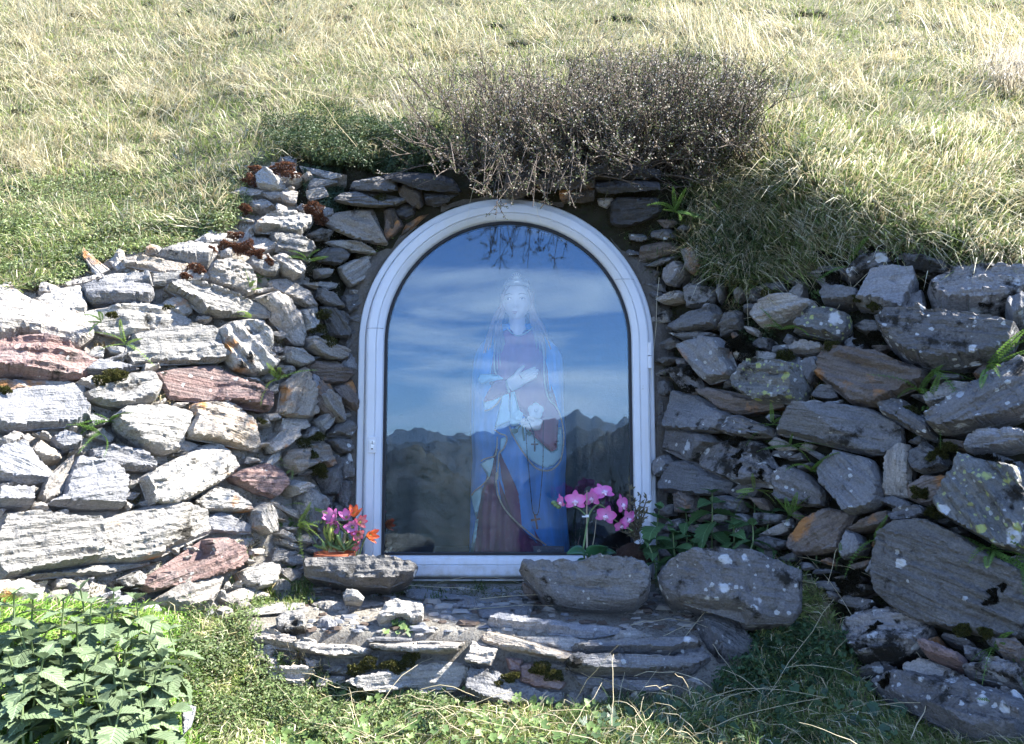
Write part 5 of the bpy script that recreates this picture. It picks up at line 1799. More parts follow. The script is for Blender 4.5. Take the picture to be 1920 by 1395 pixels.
for args in [(60, 300, 260, 40, (.5, -.4, -.2), .15), (90, 40, 200, 30, (.1, -.2, .3), .26), (330, 200, 200, 60, (1, -.2, -.2), .16), (1390, 110, 260, 34, (-.35, -.2, .3), .22),
             (1290, 60, 120, 25, (-.4, -.2, .3), .2), (1330, 70, 120, 30, (.4, -.2, .2), .22), (1880, 90, 240, 40, (-1, -.3, -.2), .24), (1780, 60, 160, 40, (-1, -.2, -.1), .22), (1500, 150, 240, 70, (1, -.4, -.3), .15),
             (620, 30, 160, 60, (1, -.2, -.1), .25), (560, 60, 150, 40, (1, -.3, -.1), .25), (880, 70, 120, 40, (-.6, -.2, .2), .16), (1130, 40, 200, 60, (1, -.2, -.1), .18), (720, 110, 160, 60, (-1, -.3, -.2), .16)]:
    tussock(*args, flat=.35)
GREYSTRAW = [(.42, .38, .31), (.33, .29, .23), (.5, .46, .4)]
tussock(1900, 150, 420, 26, (-.55, -.5, -.75), .20, GREYSTRAW, (2, 2, 2), flat=.35, wid=.0014)
tussock(740, 205, 130, 26, (-.7, -.6, -.5), .10, GREYSTRAW, (2, 2, 1), flat=.4, wid=.0012)
tussock(520, 215, 70, 25, (-.3, -.5, -.5), .07, GREYSTRAW, (2, 2, 1), flat=.4)
for k in range(90):                                  # drooping grass on the shaded bank
    cx = rs.uniform(1260, 2050); cy = rs.uniform(280, 540) if cx > 1420 else rs.uniform(300, 520)
    tussock(cx, cy, int(rs.uniform(20, 60)), rs.uniform(8, 24), (rs.uniform(-.7, .7), -.6, -.7), rs.uniform(.06, .13), [(.30, .26, .17), (.10, .14, .05), (.07, .11, .04), (.38, .34, .25)], (2, 3, 2, 1), flat=.4)
for k in range(26):                                  # dark turf overhanging both walls' tops
    cx = rs.uniform(1240, 1420); cy = rs.uniform(380, 520)
    tussock(cx, cy, 40, 16, (rs.uniform(-.5, .5), -.6, -.9), rs.uniform(.05, .11), [(.055, .08, .03), (.09, .11, .05), (.25, .21, .14)], (4, 3, 1), flat=.4)
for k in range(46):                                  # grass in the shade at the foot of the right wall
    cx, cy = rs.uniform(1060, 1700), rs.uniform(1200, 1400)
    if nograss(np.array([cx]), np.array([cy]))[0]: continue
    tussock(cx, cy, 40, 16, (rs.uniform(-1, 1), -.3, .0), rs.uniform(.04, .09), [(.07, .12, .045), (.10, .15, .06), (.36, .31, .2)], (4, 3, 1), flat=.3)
for cx, cy, nb, ln in [(195, 655, 60, .03), (312, 752, 50, .025), (243, 938, 90, .035), (468, 1022, 90, .035), (520, 640, 60, .035), (1370, 575, 60, .04), (1540, 735, 70, .035), (1640, 575, 60, .04),
                       (1250, 700, 90, .05), (560, 1240, 60, .05), (600, 1260, 60, .05), (480, 1110, 120, .035), (520, 1100, 120, .03)]:
    tussock(cx, cy, nb, 9, (0, -.7, -.3), ln, [(.42, .36, .24), (.14, .19, .07), (.30, .23, .13)], (3, 1, 1), flat=.4)
for k in range(34):
    cx, cy = rs.uniform(440, 580), rs.uniform(1095, 1150)
    tussock(cx, cy, 30, 8, (0, -.5, .1), .028, [(.13, .2, .05), (.2, .26, .08), (.4, .36, .2)], (3, 2, 1), flat=.2)
for cx, cy in [(800, 1118), (820, 1122), (760, 1108), (700, 1105), (1020, 1105), (900, 1103)]:
    tussock(cx, cy, 50, 9, (0, -.4, .2), .022, [(.06, .11, .03), (.10, .14, .05)], (1, 1), flat=.2)
grass = g.build("grass", "short turf and dry straw over the slope and the ground")

# ---- single long dry stalks
st = Tuft()
mbv, mbf = [], []
sv, sf, scol = [], [], []
def stalk(p0, p1, sag, r=.0009, col=(.56, .50, .36)):
    t = np.linspace(0, 1, 7)[:, None]
    w = p0 * (1 - t) + p1 * t + np.array([0, 0, 1]) * (sag * 4 * t * (1 - t))
    w += RNG.normal(0, .002, w.shape) * (t * (1 - t) * 4)
    V, F = tube(w, np.linspace(r, r * .5, 7), 3, False)
    b = len(sv)
    sv.extend(V); sf.extend([tuple(i + b for i in f) for f in F]); scol.extend([np.array(col) * RNG.uniform(.8, 1.15)] * len(V))


STK = [((1370, 1100), (1180, 1330)), ((1560, 1130), (1420, 1330)), ((1480, 1050), (1690, 1130)), ((1500, 1040), (1650, 1280)), ((1590, 960), (1540, 1110)), ((1330, 1210), (1375, 1290)), ((1400, 1110), (1520, 1110)),
       ((1060, 1260), (1190, 1310)), ((1290, 1390), (1540, 1320)), ((1300, 1325), (1540, 1322)), ((1650, 1170), (1780, 1340)), ((1640, 1330), (1900, 1380)), ((1700, 1395), (1760, 1290)), ((1240, 1330), (1180, 1390)),
       ((850, 1330), (720, 1395)), ((1000, 1320), (950, 1395)), ((1460, 290), (1570, 370)), ((1480, 280), (1500, 380)), ((1830, 300), (1775, 420)), ((1755, 430), (1745, 560)), ((1590, 400), (1587, 600)), ((1540, 440), (1670, 425)),
       ((1395, 480), (1396, 640)), ((1320, 440), (1360, 560)), ((1440, 490), (1560, 540)), ((1700, 450), (1530, 640)), ((1780, 440), (1700, 560)), ((1480, 600), (1330, 640)), ((150, 10), (200, 120)), ((120, 0), (125, 90)), ((105, 0), (100, 80)),
       ((55, 120), (50, 220)), ((380, 160), (330, 240)), ((455, 190), (540, 330)), ((560, 0), (640, 50)), ((1000, 1350), (1100, 1345)), ((520, 1345), (640, 1380)), ((760, 1310), (900, 1320)), ((1180, 1180), (1320, 1190)), ((880, 1150), (1180, 1140)),
       ((700, 1115), (900, 1120)), ((900, 1130), (1200, 1150)), ((820, 1100), (980, 1108)), ((1200, 1220), (1330, 1170)), ((1820, 420), (1860, 520))]
for (ax_, ay_), (bx_, by_) in STK:
    p0, p1 = S(ax_, ay_), S(bx_, by_)
    stalk(p0 + np.array([0, -.012, .01]), p1 + np.array([0, -.03, .02]), RNG.uniform(.0, .02))
for k in range(150):
    cx, cy = RNG.uniform(-100, 2020), RNG.uniform(-60, 300)
    if 780 < cx < 1430 and cy > 120: continue
    p0 = S(cx, cy)
    d = np.array([RNG.normal(0, .8), RNG.uniform(-.5, .1), RNG.uniform(-.1, .6)])
    stalk(p0, p0 + nrm(d) * RNG.uniform(.08, .26), RNG.uniform(0, .02), .0008 * (1 + .3 * (p0[1] - 1.7)))
for k in range(80):
    cx, cy = RNG.choice([RNG.uniform(1050, 1720), RNG.uniform(560, 1100)]), RNG.uniform(1290, 1430)
    if nograss(np.array([cx]), np.array([cy]))[0]: continue
    p0 = S(cx, cy) + np.array([0, 0, .01])
    d = np.array([RNG.normal(0, 1), RNG.uniform(-.5, .5), RNG.uniform(0, .35)])
    stalk(p0, p0 + nrm(d) * RNG.uniform(.04, .16), RNG.uniform(0, .02), .0007)
# pale threads hanging over the arch
for a, b in (((893, 330), (874, 418)), ((997, 360), (1016, 420)), ((1076, 300), (1082, 370)), ((1082, 370), (1072, 385)), ((1236, 520), (1216, 780))):
    stalk(P(*a, 1.70), P(*b, 1.735), -.004, .0006, (.6, .55, .45))
tag(mesh("dry_stalks", sv, sf, M_GRASS, None, True, col=np.array(scol)), "single long dry stalks lying over turf and stones", kind="stuff")

# ------------------------------------------------------------------ mats of small leaves
class Leaves:
    def __init__(self):
        self.V, self.C = [], []

    def add(self, c, n_, L, W, col, ax=None):
        """diamond leaves; c centre/base, n_ facing"""
        N = len(c)
        r = RNG.normal(0, 1, (N, 3)) if ax is None else ax
        a = nrm(r - n_ * (r * n_).sum(-1, keepdims=True))
        b = np.cross(n_, a)
        L, W = L[:, None], W[:, None]
        self.V.append(np.stack([c, c + a * L * .5 + b * W + n_ * L * .10, c + a * L, c + a * L * .5 - b * W + n_ * L * .10], 1).reshape(-1, 3))
        self.C.append(np.repeat(col, 4, 0))

    def build(self, name, mat=None, parent=None):
        V = np.concatenate(self.V); C = np.concatenate(self.C)
        return mesh(name, V, [np.arange(len(V)).reshape(-1, 4)], mat or M_SMALLLEAF, parent, False, col=C)


def mat_zone(lv, poly, N, puff, L, cols, w, thr=-.2, sd=0, dy=0.0):
    a = np.array(poly); lo, hi_ = a.min(0), a.max(0)
    px, py = RNG.uniform(lo[0], hi_[0], N), RNG.uniform(lo[1], hi_[1], N)
    ok = inpoly(px, py, poly)
    px, py = px[ok], py[ok]
    c = P(px, py, Dsurf(px, py) - dy); nm = Snormal(px, py)
    f = fbm(c * 13, 3, 60 + sd)
    ok = f > thr - RNG.random(len(px)) * .35
    c, nm, f = c[ok], nm[ok], f[ok]
    n = len(c)
    lift = puff * np.clip(.45 + f, 0.05, 1.2) * RNG.random(n) ** .6
    c = c + nm * lift[:, None] + np.array([0, 0, 1]) * (lift * .4)[:, None]
    nn_ = nrm(nm * .7 + np.array([0, 0, .5]) + RNG.normal(0, .55, (n, 3)))
    col = pick(cols, w, n)
    lv.add(c, nn_, L * RNG.uniform(.6, 1.3, n), L * RNG.uniform(.22, .38, n), col)


DG = [(.04, .068, .024), (.06, .092, .036), (.028, .048, .02), (.10, .125, .065)]
lv = Leaves()
mat_zone(lv, [(492, 232), (620, 222), (760, 240), (840, 255), (860, 310), (800, 335), (640, 322), (560, 305), (505, 280)], 30000, .065, .007, DG, [4, 4, 3, 1], sd=1)
mat_zone(lv, [(565, 310), (640, 318), (650, 400), (600, 405), (575, 370)], 5000, .030, .006, [(.05, .09, .055), (.07, .11, .07)], [1, 1], sd=2)
mat_zone(lv, [(340, 1160), (400, 1140), (480, 1150), (500, 1230), (620, 1275), (690, 1300), (860, 1320), (820, 1395), (380, 1410), (330, 1250)], 26000, .045, .0065, [(.07, .11, .035), (.11, .155, .055), (.16, .19, .09), (.05, .07, .03)], [4, 4, 2, 2], sd=3)
mat_zone(lv, [(1700, 430), (1800, 400), (2000, 380), (2000, 515), (1850, 510), (1740, 480)], 9000, .03, .0075, DG, [3, 4, 2, 2], sd=4)
mat_zone(lv, [(-100, 360), (150, 330), (330, 330), (470, 330), (465, 400), (400, 450), (215, 485), (110, 535), (-100, 560)], 26000, .020, .0065, [(.15, .20, .075), (.20, .25, .11), (.28, .30, .18), (.10, .135, .055)], [4, 4, 2, 2], sd=5)
mat_zone(lv, [(1330, 230), (1500, 220), (1600, 300), (1450, 480), (1300, 460), (1260, 380)], 9000, .03, .0075, DG, [4, 3, 2, 1], sd=6)
mat_zone(lv, [(440, 1090), (600, 1090), (600, 1130), (480, 1150)], 2500, .02, .006, [(.11, .16, .05), (.16, .21, .08)], [1, 1], sd=7)
mat_zone(lv, [(1230, 1090), (1480, 1150), (1620, 1230), (1500, 1330), (1330, 1310), (1400, 1230), (1300, 1140)], 9000, .03, .010, [(.035, .075, .028), (.05, .10, .04), (.03, .055, .02)], [1, 1, 1], sd=8)
mat_zone(lv, [(1300, 380), (1440, 500), (1460, 640), (1400, 700), (1380, 600), (1290, 480)], 9000, .03, .007, [(.035, .055, .02), (.055, .075, .03), (.09, .09, .04)], [3, 3, 1], sd=9)
mat_zone(lv, [(690, 1092), (980, 1098), (980, 1125), (700, 1120)], 1800, .006, .005, [(.06, .10, .03), (.12, .10, .05)], [1, 1], sd=10)
tag(lv.build("ground_cover"), "mats of tiny creeping leaves on bank, wall top and ground", kind="stuff")


# rounded lobed leaves of the clover-like cover
def lobed(name, label, spots, cols, size):
    V, F, C = [], [], []
    for px, py, up_ in spots:
        p = S(px, py) + np.array([0, -.004, up_])
        r = size * RNG.uniform(.6, 1.25)
        nn_ = nrm(np.array([RNG.normal(0, .3), -.65 + RNG.normal(0, .2), .75]))
        a = nrm(np.cross(nn_, RNG.normal(0, 1, 3))); b_ = np.cross(nn_, a)
        base = len(V); V.append(p)
        col = np.array(cols[RNG.integers(len(cols))]) * RNG.uniform(.8, 1.2); C.append(col * .75)
        m = 15
        for k in range(m):
            t = 2 * math.pi * k / m * .9 + .3
            rr_ = r * (1 + .16 * math.cos(5 * t)) * (.92 + .16 * (k % 2))
            V.append(p + (a * math.cos(t) + b_ * math.sin(t)) * rr_ + nn_ * r * .22); C.append(col)
        F += [(base, base + 1 + k, base + 1 + (k + 1)) for k in range(m - 1)]
    return tag(mesh(name, V, F, M_SMALLLEAF, None, True, col=np.array(C)), label, kind="stuff")


sp = []
for k in range(620):
    cx, cy = RNG.uniform(500, 1120), RNG.uniform(1285, 1420)
    if cy < 1290 + .06 * abs(cx - 700) or inpoly(np.array([cx]), np.array([cy]), LEDGE)[0]: continue
    sp.append((cx, cy, RNG.uniform(.0, .022)))
for c0, n0, sx, sy in (((755, 1175), 26, 16, 9), ((545, 1010), 22, 8, 22), ((560, 1050), 16, 10, 12), ((600, 1040), 6, 10, 6), ((490, 525), 10, 8, 10), ((1440, 540), 9, 10, 8), ((1530, 560), 7, 8, 6)):
    for k in range(n0):
        sp.append((c0[0] + RNG.normal(0, sx), c0[1] + RNG.normal(0, sy), RNG.uniform(.0, .012)))
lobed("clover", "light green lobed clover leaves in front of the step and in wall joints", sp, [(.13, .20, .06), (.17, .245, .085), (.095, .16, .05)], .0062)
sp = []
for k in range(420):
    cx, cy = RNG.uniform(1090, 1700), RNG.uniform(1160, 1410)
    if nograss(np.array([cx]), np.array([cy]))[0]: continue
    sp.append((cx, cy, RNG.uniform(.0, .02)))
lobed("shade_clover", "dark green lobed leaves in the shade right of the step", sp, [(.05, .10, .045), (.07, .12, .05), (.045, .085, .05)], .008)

# ------------------------------------------------------------------ moss cushions
ms = Tuft()
def cushion(px, py, r, cols, h=.0038, dy=.02, n0=None):
    n0 = n0 or int(80 + r * r * 4.5)
    a, q = RNG.uniform(0, 2 * math.pi, n0), np.sqrt(RNG.random(n0))
    rr_ = r * (.75 + .55 * fbm(np.stack([np.cos(a) * 1.4 + px, np.sin(a) * 1.4 + py, a * 0], -1), 2, 3) * 1.6)
    x, y = px + np.cos(a) * q * rr_ * 1.5, py + np.sin(a) * q * rr_ * .9
    nm = Snormal(np.full(1, px), np.full(1, py))[0]
    c = P(x, y, np.full(n0, float(Dbase(px, py)) - dy))
    k = np.sqrt(np.clip(1 - q ** 2, 0, 1))
    c = c + nm * (k * r * (.00045 if cols is not BK else .00012))[:, None]
    up = nrm(nm + np.array([0, 0, .3]) + RNG.normal(0, .35, (n0, 3)) + np.stack([np.cos(a) * q, 0 * a, -np.sin(a) * q], -1) * .6)
    ms.add(c, up, nrm(RNG.normal(0, 1, (n0, 3))), h * RNG.uniform(.6, 1.3, n0), np.full(n0, .0012), pick(cols, [1] * len(cols), n0), RNG.uniform(.2, .7, n0))


RB = [(.13, .055, .035), (.19, .09, .05), (.09, .045, .03)]
GM = [(.06, .065, .018), (.10, .095, .03), (.04, .04, .015)]
BK = [(.016, .014, .010), (.03, .026, .016), (.012, .012, .008)]
for x, y, r in [(532, 320, 17), (545, 330, 12), (585, 395, 16), (596, 412, 13), (480, 320, 12), (450, 470, 20), (425, 462, 15), (480, 478, 14), (365, 505, 14), (345, 520, 12), (500, 490, 12), (460, 395, 14), (440, 445, 12), (470, 340, 14), (395, 470, 10)]:
    cushion(x, y, r, RB, dy=.015)
for x, y, r in [(210, 712, 18), (225, 705, 14), (190, 715, 12), (18, 605, 18), (30, 595, 12), (314, 577, 8), (210, 592, 9), (6, 735, 12), (590, 875, 16), (580, 850, 14), (600, 890, 12), (595, 820, 14), (606, 640, 16), (598, 615, 14), (605, 590, 12), (740, 1250, 18), (770, 1235, 16), (690, 1245, 16), (665, 1255, 14), (960, 1270, 16), (1010, 1255, 16), (1040, 1265, 14), (930, 1285, 12), (490, 790, 8), (570, 830, 12),
                (711, 370, 8), (1640, 575, 10), (1475, 670, 14), (1610, 560, 10), (1700, 775, 16), (1760, 850, 16), (1780, 840, 12), (1730, 925, 16), (1420, 1110, 14), (1430, 1130, 16), (1345, 1110, 12), (1810, 1180, 16), (1850, 1190, 14), (1750, 960, 14), (1450, 560, 14), (1440, 550, 10), (1560, 650, 12), (1660, 600, 14)]:
    cushion(x, y, r, GM, dy=.022)
for x, y, r in [(1390, 645, 20), (1405, 660, 16), (1375, 650, 14), (1740, 595, 22), (1770, 600, 18), (1715, 600, 16), (1860, 560, 18), (1895, 545, 16), (1845, 605, 16), (1620, 640, 16), (1640, 630, 12), (1395, 855, 16), (1400, 880, 16), (1385, 830, 14), (1440, 890, 14), (1800, 880, 20), (1790, 910, 18), (1850, 870, 18), (1890, 875, 14), (1735, 1005, 14), (1590, 1100, 18), (1600, 1080, 14), (1650, 1180, 16), (1640, 1210, 16), (1670, 1280, 16), (1760, 1310, 16), (1800, 1330, 18), (1880, 1120, 20), (1900, 1100, 16), (1860, 1140, 16), (1300, 700, 14), (1295, 730, 12), (1420, 810, 12), (1560, 520, 14), (1550, 480, 12), (1640, 470, 12), (1690, 495, 10)]:
    cushion(x, y, r, BK, dy=.028)
# thin moss and crumbs filling the joints between the stones
for poly, N_, cols, w_, hh in ((WALL_R, 60000, [(.030, .036, .013), (.05, .055, .02), (.018, .016, .011), (.075, .08, .025)], [3, 2, 3, 1], .0055), (LINTEL, 9000, [(.03, .03, .015), (.05, .04, .025)], [1, 1], .005),
                               (WALL_L, 34000, [(.30, .28, .23), (.20, .17, .12), (.11, .11, .045), (.38, .36, .31)], [3, 2, 2, 2], .0042)):
    a_ = np.array(poly); lo_, hi_ = np.maximum(a_.min(0), (-60, 0)), np.minimum(a_.max(0), (1990, 1395))
    x, y = RNG.uniform(lo_[0], hi_[0], N_), RNG.uniform(lo_[1], hi_[1], N_)
    k_ = inpoly(x, y, poly) & ~inpoly(x, y, DOORZONE)
    x, y = x[k_], y[k_]
    c = S(x, y); nm = Snormal(x, y)
    k_ = fbm(c * 16, 3, 71) > -.12
    x, y, c, nm = x[k_], y[k_], c[k_], nm[k_]; n_ = len(c)
    ms.add(c, nrm(nm + np.array([0, 0, .35]) + RNG.normal(0, .45, (n_, 3))), nrm(RNG.normal(0, 1, (n_, 3))), hh * RNG.uniform(.6, 1.5, n_), np.full(n_, .0013), pick(cols, w_, n_), RNG.uniform(.2, .8, n_))
ms.build("moss", "brown, green and black moss cushions in the stone joints", M_GRASS)

# ------------------------------------------------------------------ heather bush over the arch
M_TWIG = plain_mat("grey_heather_wood", (.105, .085, .068), .8, .2, vary=.4, scale=60)
hb = empty("heather_bush", tuple(S(1150, 300)))
tag(hb, "big grey-brown heather bush with faded flowers overhanging the arch", "bush")
HB = np.array(hb.location)
mbV, mbF = [], []
fl = Leaves()
rs = np.random.default_rng(5)


def addtube(pts, r0, r1, sides=3):
    b = len(mbV)
    V, F = tube(pts, np.linspace(r0, r1, len(pts)), sides, False)
    mbV.extend(V); mbF.extend([tuple(i + b for i in f) for f in F])


FLC = [(.40, .35, .28), (.25, .195, .14), (.11, .085, .062), (.095, .115, .045), (.54, .49, .42)]
fc_, fn_, fcol = [], [], []
def heather_stem(base, d, ln, droop, nt=8, green=.22):
    k = 7
    t = np.linspace(0, 1, k)[:, None]
    side = nrm(np.cross(d, np.array([0, 0, 1.0])) + 1e-6)
    w = base + d * ln * t + np.array([0, 0, -1]) * droop * ln * t ** 2 + side * (rs.normal(0, .05) * ln * np.sin(t * 3))
    addtube(w, rs.choice([.0018, .0024, .0036]), .0009, 4)
    for q in range(nt):
        f = rs.uniform(.25, 1.0)
        i = min(int(f * (k - 1)), k - 2)
        p0 = w[i] + (w[i + 1] - w[i]) * (f * (k - 1) - i)
        d2 = nrm(nrm(w[i + 1] - w[i]) * .8 + rs.normal(0, .42, 3) + np.array([0, -.08, .38]))
        l2 = rs.uniform(.035, .085)
        p1, p2 = p0 + d2 * l2 * .5, p0 + d2 * l2 + np.array([0, 0, .008])
        addtube(np.array([p0, p1, p2]), .0009, .0005)
        nf = int(rs.uniform(9, 17))
        u = rs.uniform(.25, 1.05, nf)[:, None]
        fc_.append(p0 + (p2 - p0) * u + rs.normal(0, .0022, (nf, 3)))
        fn_.append(nrm(rs.normal(0, 1, (nf, 3))))
        pal = ([.2, .6, 3.5, 4.5, .1] if f < .62 else [2, 2, 1.6, 4, 2]) if rs.random() > green else [.3, .4, 1.5, 5, .1]
        fcol.append(pick(FLC, pal, nf))


for k in range(480):
    bx = rs.choice([rs.normal(1140, 100), rs.uniform(930, 1360), rs.normal(1270, 60)])
    bx = float(np.clip(bx, 900, 1370)); by = rs.uniform(235, 330)
    base = S(bx, by) + np.array([0, -.005, 0])
    lx = (bx - 1150) / 330 * .28 + rs.normal(0, .26)
    fw = rs.uniform(-.75, .15)
    d = nrm(np.array([lx, fw, rs.uniform(.45, 1.0)]))
    heather_stem(base, d, rs.uniform(.10, .225) * (.72 if bx < 960 else 1), rs.uniform(-.05, .25) + max(0, -fw) * .3)
for k in range(170):                                  # skirts of bare twigs hanging forward under the bush
    bx = float(np.clip(rs.normal(1110, 150), 830, 1400)); by = rs.uniform(255, 335)
    base = S(bx, by) + np.array([0, -.01, 0])
    d = nrm(np.array([rs.normal(-.1, .6), rs.uniform(-1.0, -.4), rs.uniform(-.15, .45)]))
    heather_stem(base, d, rs.uniform(.10, .20), rs.uniform(.1, .5), nt=5, green=.35)
for k in range(60):                                   # loose left flank and the low sprays at the right
    if k < 34:
        bx, by = rs.uniform(800, 930), rs.uniform(180, 310); d = nrm(np.array([rs.normal(-.35, .35), rs.uniform(-.6, .0), rs.uniform(.3, 1)])); ln = rs.uniform(.08, .17)
    else:
        bx, by = rs.uniform(1290, 1400), rs.uniform(300, 360); d = nrm(np.array([rs.normal(-.1, .5), rs.uniform(-.7, -.2), rs.uniform(-.1, .6)])); ln = rs.uniform(.06, .12)
    heather_stem(S(bx, by), d, ln, rs.uniform(0, .4), nt=6)
for k in range(26):                                   # sprays drooping in front of the top of the glass
    ex_, ey_ = rs.uniform(850, 1110), rs.uniform(318, 388)
    tip_ = P(ex_, ey_, rs.uniform(1.50, 1.60))
    base = S(float(np.clip(ex_ + rs.normal(20, 40), 860, 1200)), rs.uniform(262, 318))
    mid_ = (base + tip_) / 2 + np.array([rs.normal(0, .015), -.03, rs.uniform(.02, .06)])
    w = smooth_curve([base, mid_, tip_], 8)
    addtube(w, .0018, .0007)
    for q in range(9):
        i = int(rs.integers(3, 8)); d2 = nrm(rs.normal(0, .6, 3) + np.array([0, -.2, -.15])); l2 = rs.uniform(.015, .04)
        p0, p2 = w[i], w[i] + d2 * l2
        addtube(np.array([p0, (p0 + p2) / 2 + rs.normal(0, .002, 3), p2]), .0009, .0005)
        nf = int(rs.uniform(6, 11)); u = rs.uniform(.1, 1.05, nf)[:, None]
        fc_.append(p0 + (p2 - p0) * u + rs.normal(0, .0016, (nf, 3))); fn_.append(nrm(rs.normal(0, 1, (nf, 3)))); fcol.append(pick(FLC, [.1, .5, 4, 3, .05], nf))
mesh("stem", np.array(mbV) - HB, mbF, M_TWIG, hb, True)
fc_, fn_, fcol = np.concatenate(fc_) - HB, np.concatenate(fn_), np.concatenate(fcol)
nf = len(fc_)
fl.add(fc_, fn_, np.full(nf, .0052) * RNG.uniform(.6, 1.3, nf), np.full(nf, .0017), fcol)
fl.build("crown", None, hb)
# crumbs of slate, grit and litter on the step
V, F, C = [], [], []
for k in range(520):
    px_, py_ = RNG.uniform(560, 1400), RNG.uniform(1098, 1185)
    if not inpoly(np.array([px_]), np.array([py_]), LEDGE)[0]: continue
    p = S(px_, py_); r = RNG.uniform(.002, .009) * (1.8 if RNG.random() < .08 else 1)
    m_ = 6; b = len(V); rot = RNG.uniform(0, 6)
    for zz_, sc_ in ((0.0, 1.0), (RNG.uniform(.3, .7), .75)):
        for j in range(m_):
            an = rot + 2 * math.pi * j / m_ + RNG.normal(0, .2)
            V.append(p + np.array([math.cos(an) * r * 1.5 * sc_, math.sin(an) * r * sc_, zz_ * r + RNG.normal(0, r * .1)])); 
    F += [(b + j, b + (j + 1) % m_, b + m_ + (j + 1) % m_, b + m_ + j) for j in range(m_)] + [tuple(b + m_ + j for j in range(m_))]
    cc = np.array([(.20, .21, .23), (.30, .28, .25), (.12, .09, .07), (.38, .36, .33)][RNG.integers(4)])
    C += [cc] * (2 * m_)
tag(mesh("grit", V, F, M_SMALLLEAF, None, False, col=np.array(C)), "small slate crumbs and grit scattered on the step", kind="stuff")
# ------------------------------------------------------------------ nettles
def nettle_leaf(rs, droop=.35, fold=.25):
    ns = 15
    V, F, C = [], [], []
    for i in range(ns + 1):
        t = i / ns
        w = .39 * (math.sin(math.pi * min(1, t * 1.02) ** .72)) ** .9 * (1 - .12 * t) if 0 < t < 1 else .004
        w *= 1 + (.16 if i % 2 else -.10)
        z = -droop * t * t + .04 * math.sin(t * 14) * .3
        for s in (-1, -.5, 0, .5, 1):
            V.append((t + (.035 if abs(s) == 1 and i % 2 else 0), s * w, z + abs(s) * w * fold * (1 if abs(s) == 1 else 1.35) + .006 * math.sin(t * 40) * (abs(s) == .5)))
            C.append(1.0 - (.25 if s == 0 else 0))
    for i in range(ns):
        for k in range(4):
            F.append((i * 5 + k, i * 5 + k + 1, (i + 1) * 5 + k + 1, (i + 1) * 5 + k))
    me = bpy.data.meshes.new("nettle_leaf")
    me.from_pydata(V, [], F); me.update()
    me.polygons.foreach_set("use_smooth", np.full(len(me.polygons), True))
    return me


def vein_leaf_mat(name, c, trans=.25):
    m, n, l, out = newmat(name)
    bs = n.new("ShaderNodeBsdfPrincipled"); tr = n.new("ShaderNodeBsdfTranslucent"); mx = n.new("ShaderNodeMixShader"); mx.inputs[0].default_value = trans
    tc = n.new("ShaderNodeTexCoord"); oi = n.new("ShaderNodeObjectInfo")
    sp = n.new("ShaderNodeSeparateXYZ"); l.new(tc.outputs["Object"], sp.inputs[0])
    ab = n.new("ShaderNodeMath"); ab.operation = 'ABSOLUTE'; l.new(sp.outputs["Y"], ab.inputs[0])
    # side veins: x - 0.9|y| repeated
    v = n.new("ShaderNodeMath"); v.operation = 'MULTIPLY_ADD'; v.inputs[1].default_value = -.9; l.new(ab.outputs[0], v.inputs[0]); l.new(sp.outputs["X"], v.inputs[2])
    sn = n.new("ShaderNodeMath"); sn.operation = 'SINE'
    mu = n.new("ShaderNodeMath"); mu.operation = 'MULTIPLY'; mu.inputs[1].default_value = 62; l.new(v.outputs[0], mu.inputs[0]); l.new(mu.outputs[0], sn.inputs[0])
    k = ramp(n, l, sn.outputs[0], .55, 1.0)
    mid = ramp(n, l, ab.outputs[0], .022, .006)
    c0 = mixc(n, l, noise_node(n, l, tc.outputs["Object"], 14, 4), tuple(x * .78 for x in c), tuple(x * 1.2 for x in c))
    c0 = mixc(n, l, mid, c0, tuple(min(1, x * 1.6 + .03) for x in c))
    h = n.new("ShaderNodeMath"); h.operation = 'MULTIPLY'; h.inputs[1].default_value = .35; l.new(k, h.inputs[0])
    c0 = mixc(n, l, h.outputs[0], c0, tuple(x * .6 for x in c))
    v2 = n.new("ShaderNodeMapRange"); v2.inputs["To Min"].default_value = 0.7; v2.inputs["To Max"].default_value = 1.3
    l.new(oi.outputs["Random"], v2.inputs["Value"])
    c0 = mixc(n, l, 1.0, c0, v2.outputs["Result"], 'MULTIPLY')
    l.new(c0, bs.inputs["Base Color"]); l.new(c0, tr.inputs["Color"])
    bs.inputs["Roughness"].default_value = .68; bs.inputs["Specular IOR Level"].default_value = .22
    bp = n.new("ShaderNodeBump"); bp.inputs["Strength"].default_value = .5; bp.inputs["Distance"].default_value = .02; bp.invert = True
    l.new(k, bp.inputs["Height"]); l.new(bp.outputs[0], bs.inputs["Normal"])
    l.new(bs.outputs[0], mx.inputs[1]); l.new(tr.outputs[0], mx.inputs[2]); l.new(mx.outputs[0], out.inputs[0])
    return m


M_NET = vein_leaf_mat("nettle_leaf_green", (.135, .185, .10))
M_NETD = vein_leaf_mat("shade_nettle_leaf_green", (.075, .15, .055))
M_NSTEM = plain_mat("nettle_stem_green", (.14, .19, .08), .6, .3)
rsn = np.random.default_rng(9)
LEAFV = []
for mt in (M_NET, M_NETD):
    row = []
    for d, f in ((.25, .2), (.5, .28), (.75, .22), (.1, .35)):
        me = nettle_leaf(rsn, d, f); me.materials.append(mt); row.append(me)
    LEAFV.append(row)


def leaf_obj(me, name, base, az, pitch, size, parent, roll=0.0):
    o = bpy.data.objects.new(name, me)
    COL.objects.link(o); o.parent = parent
    M = Matrix.Translation(Vector(base)) @ Matrix.Rotation(az, 4, 'Z') @ Matrix.Rotation(-pitch, 4, 'Y') @ Matrix.Rotation(roll, 4, 'X') @ Matrix.Diagonal((size, size, size, 1))
    o.matrix_local = M
    return o


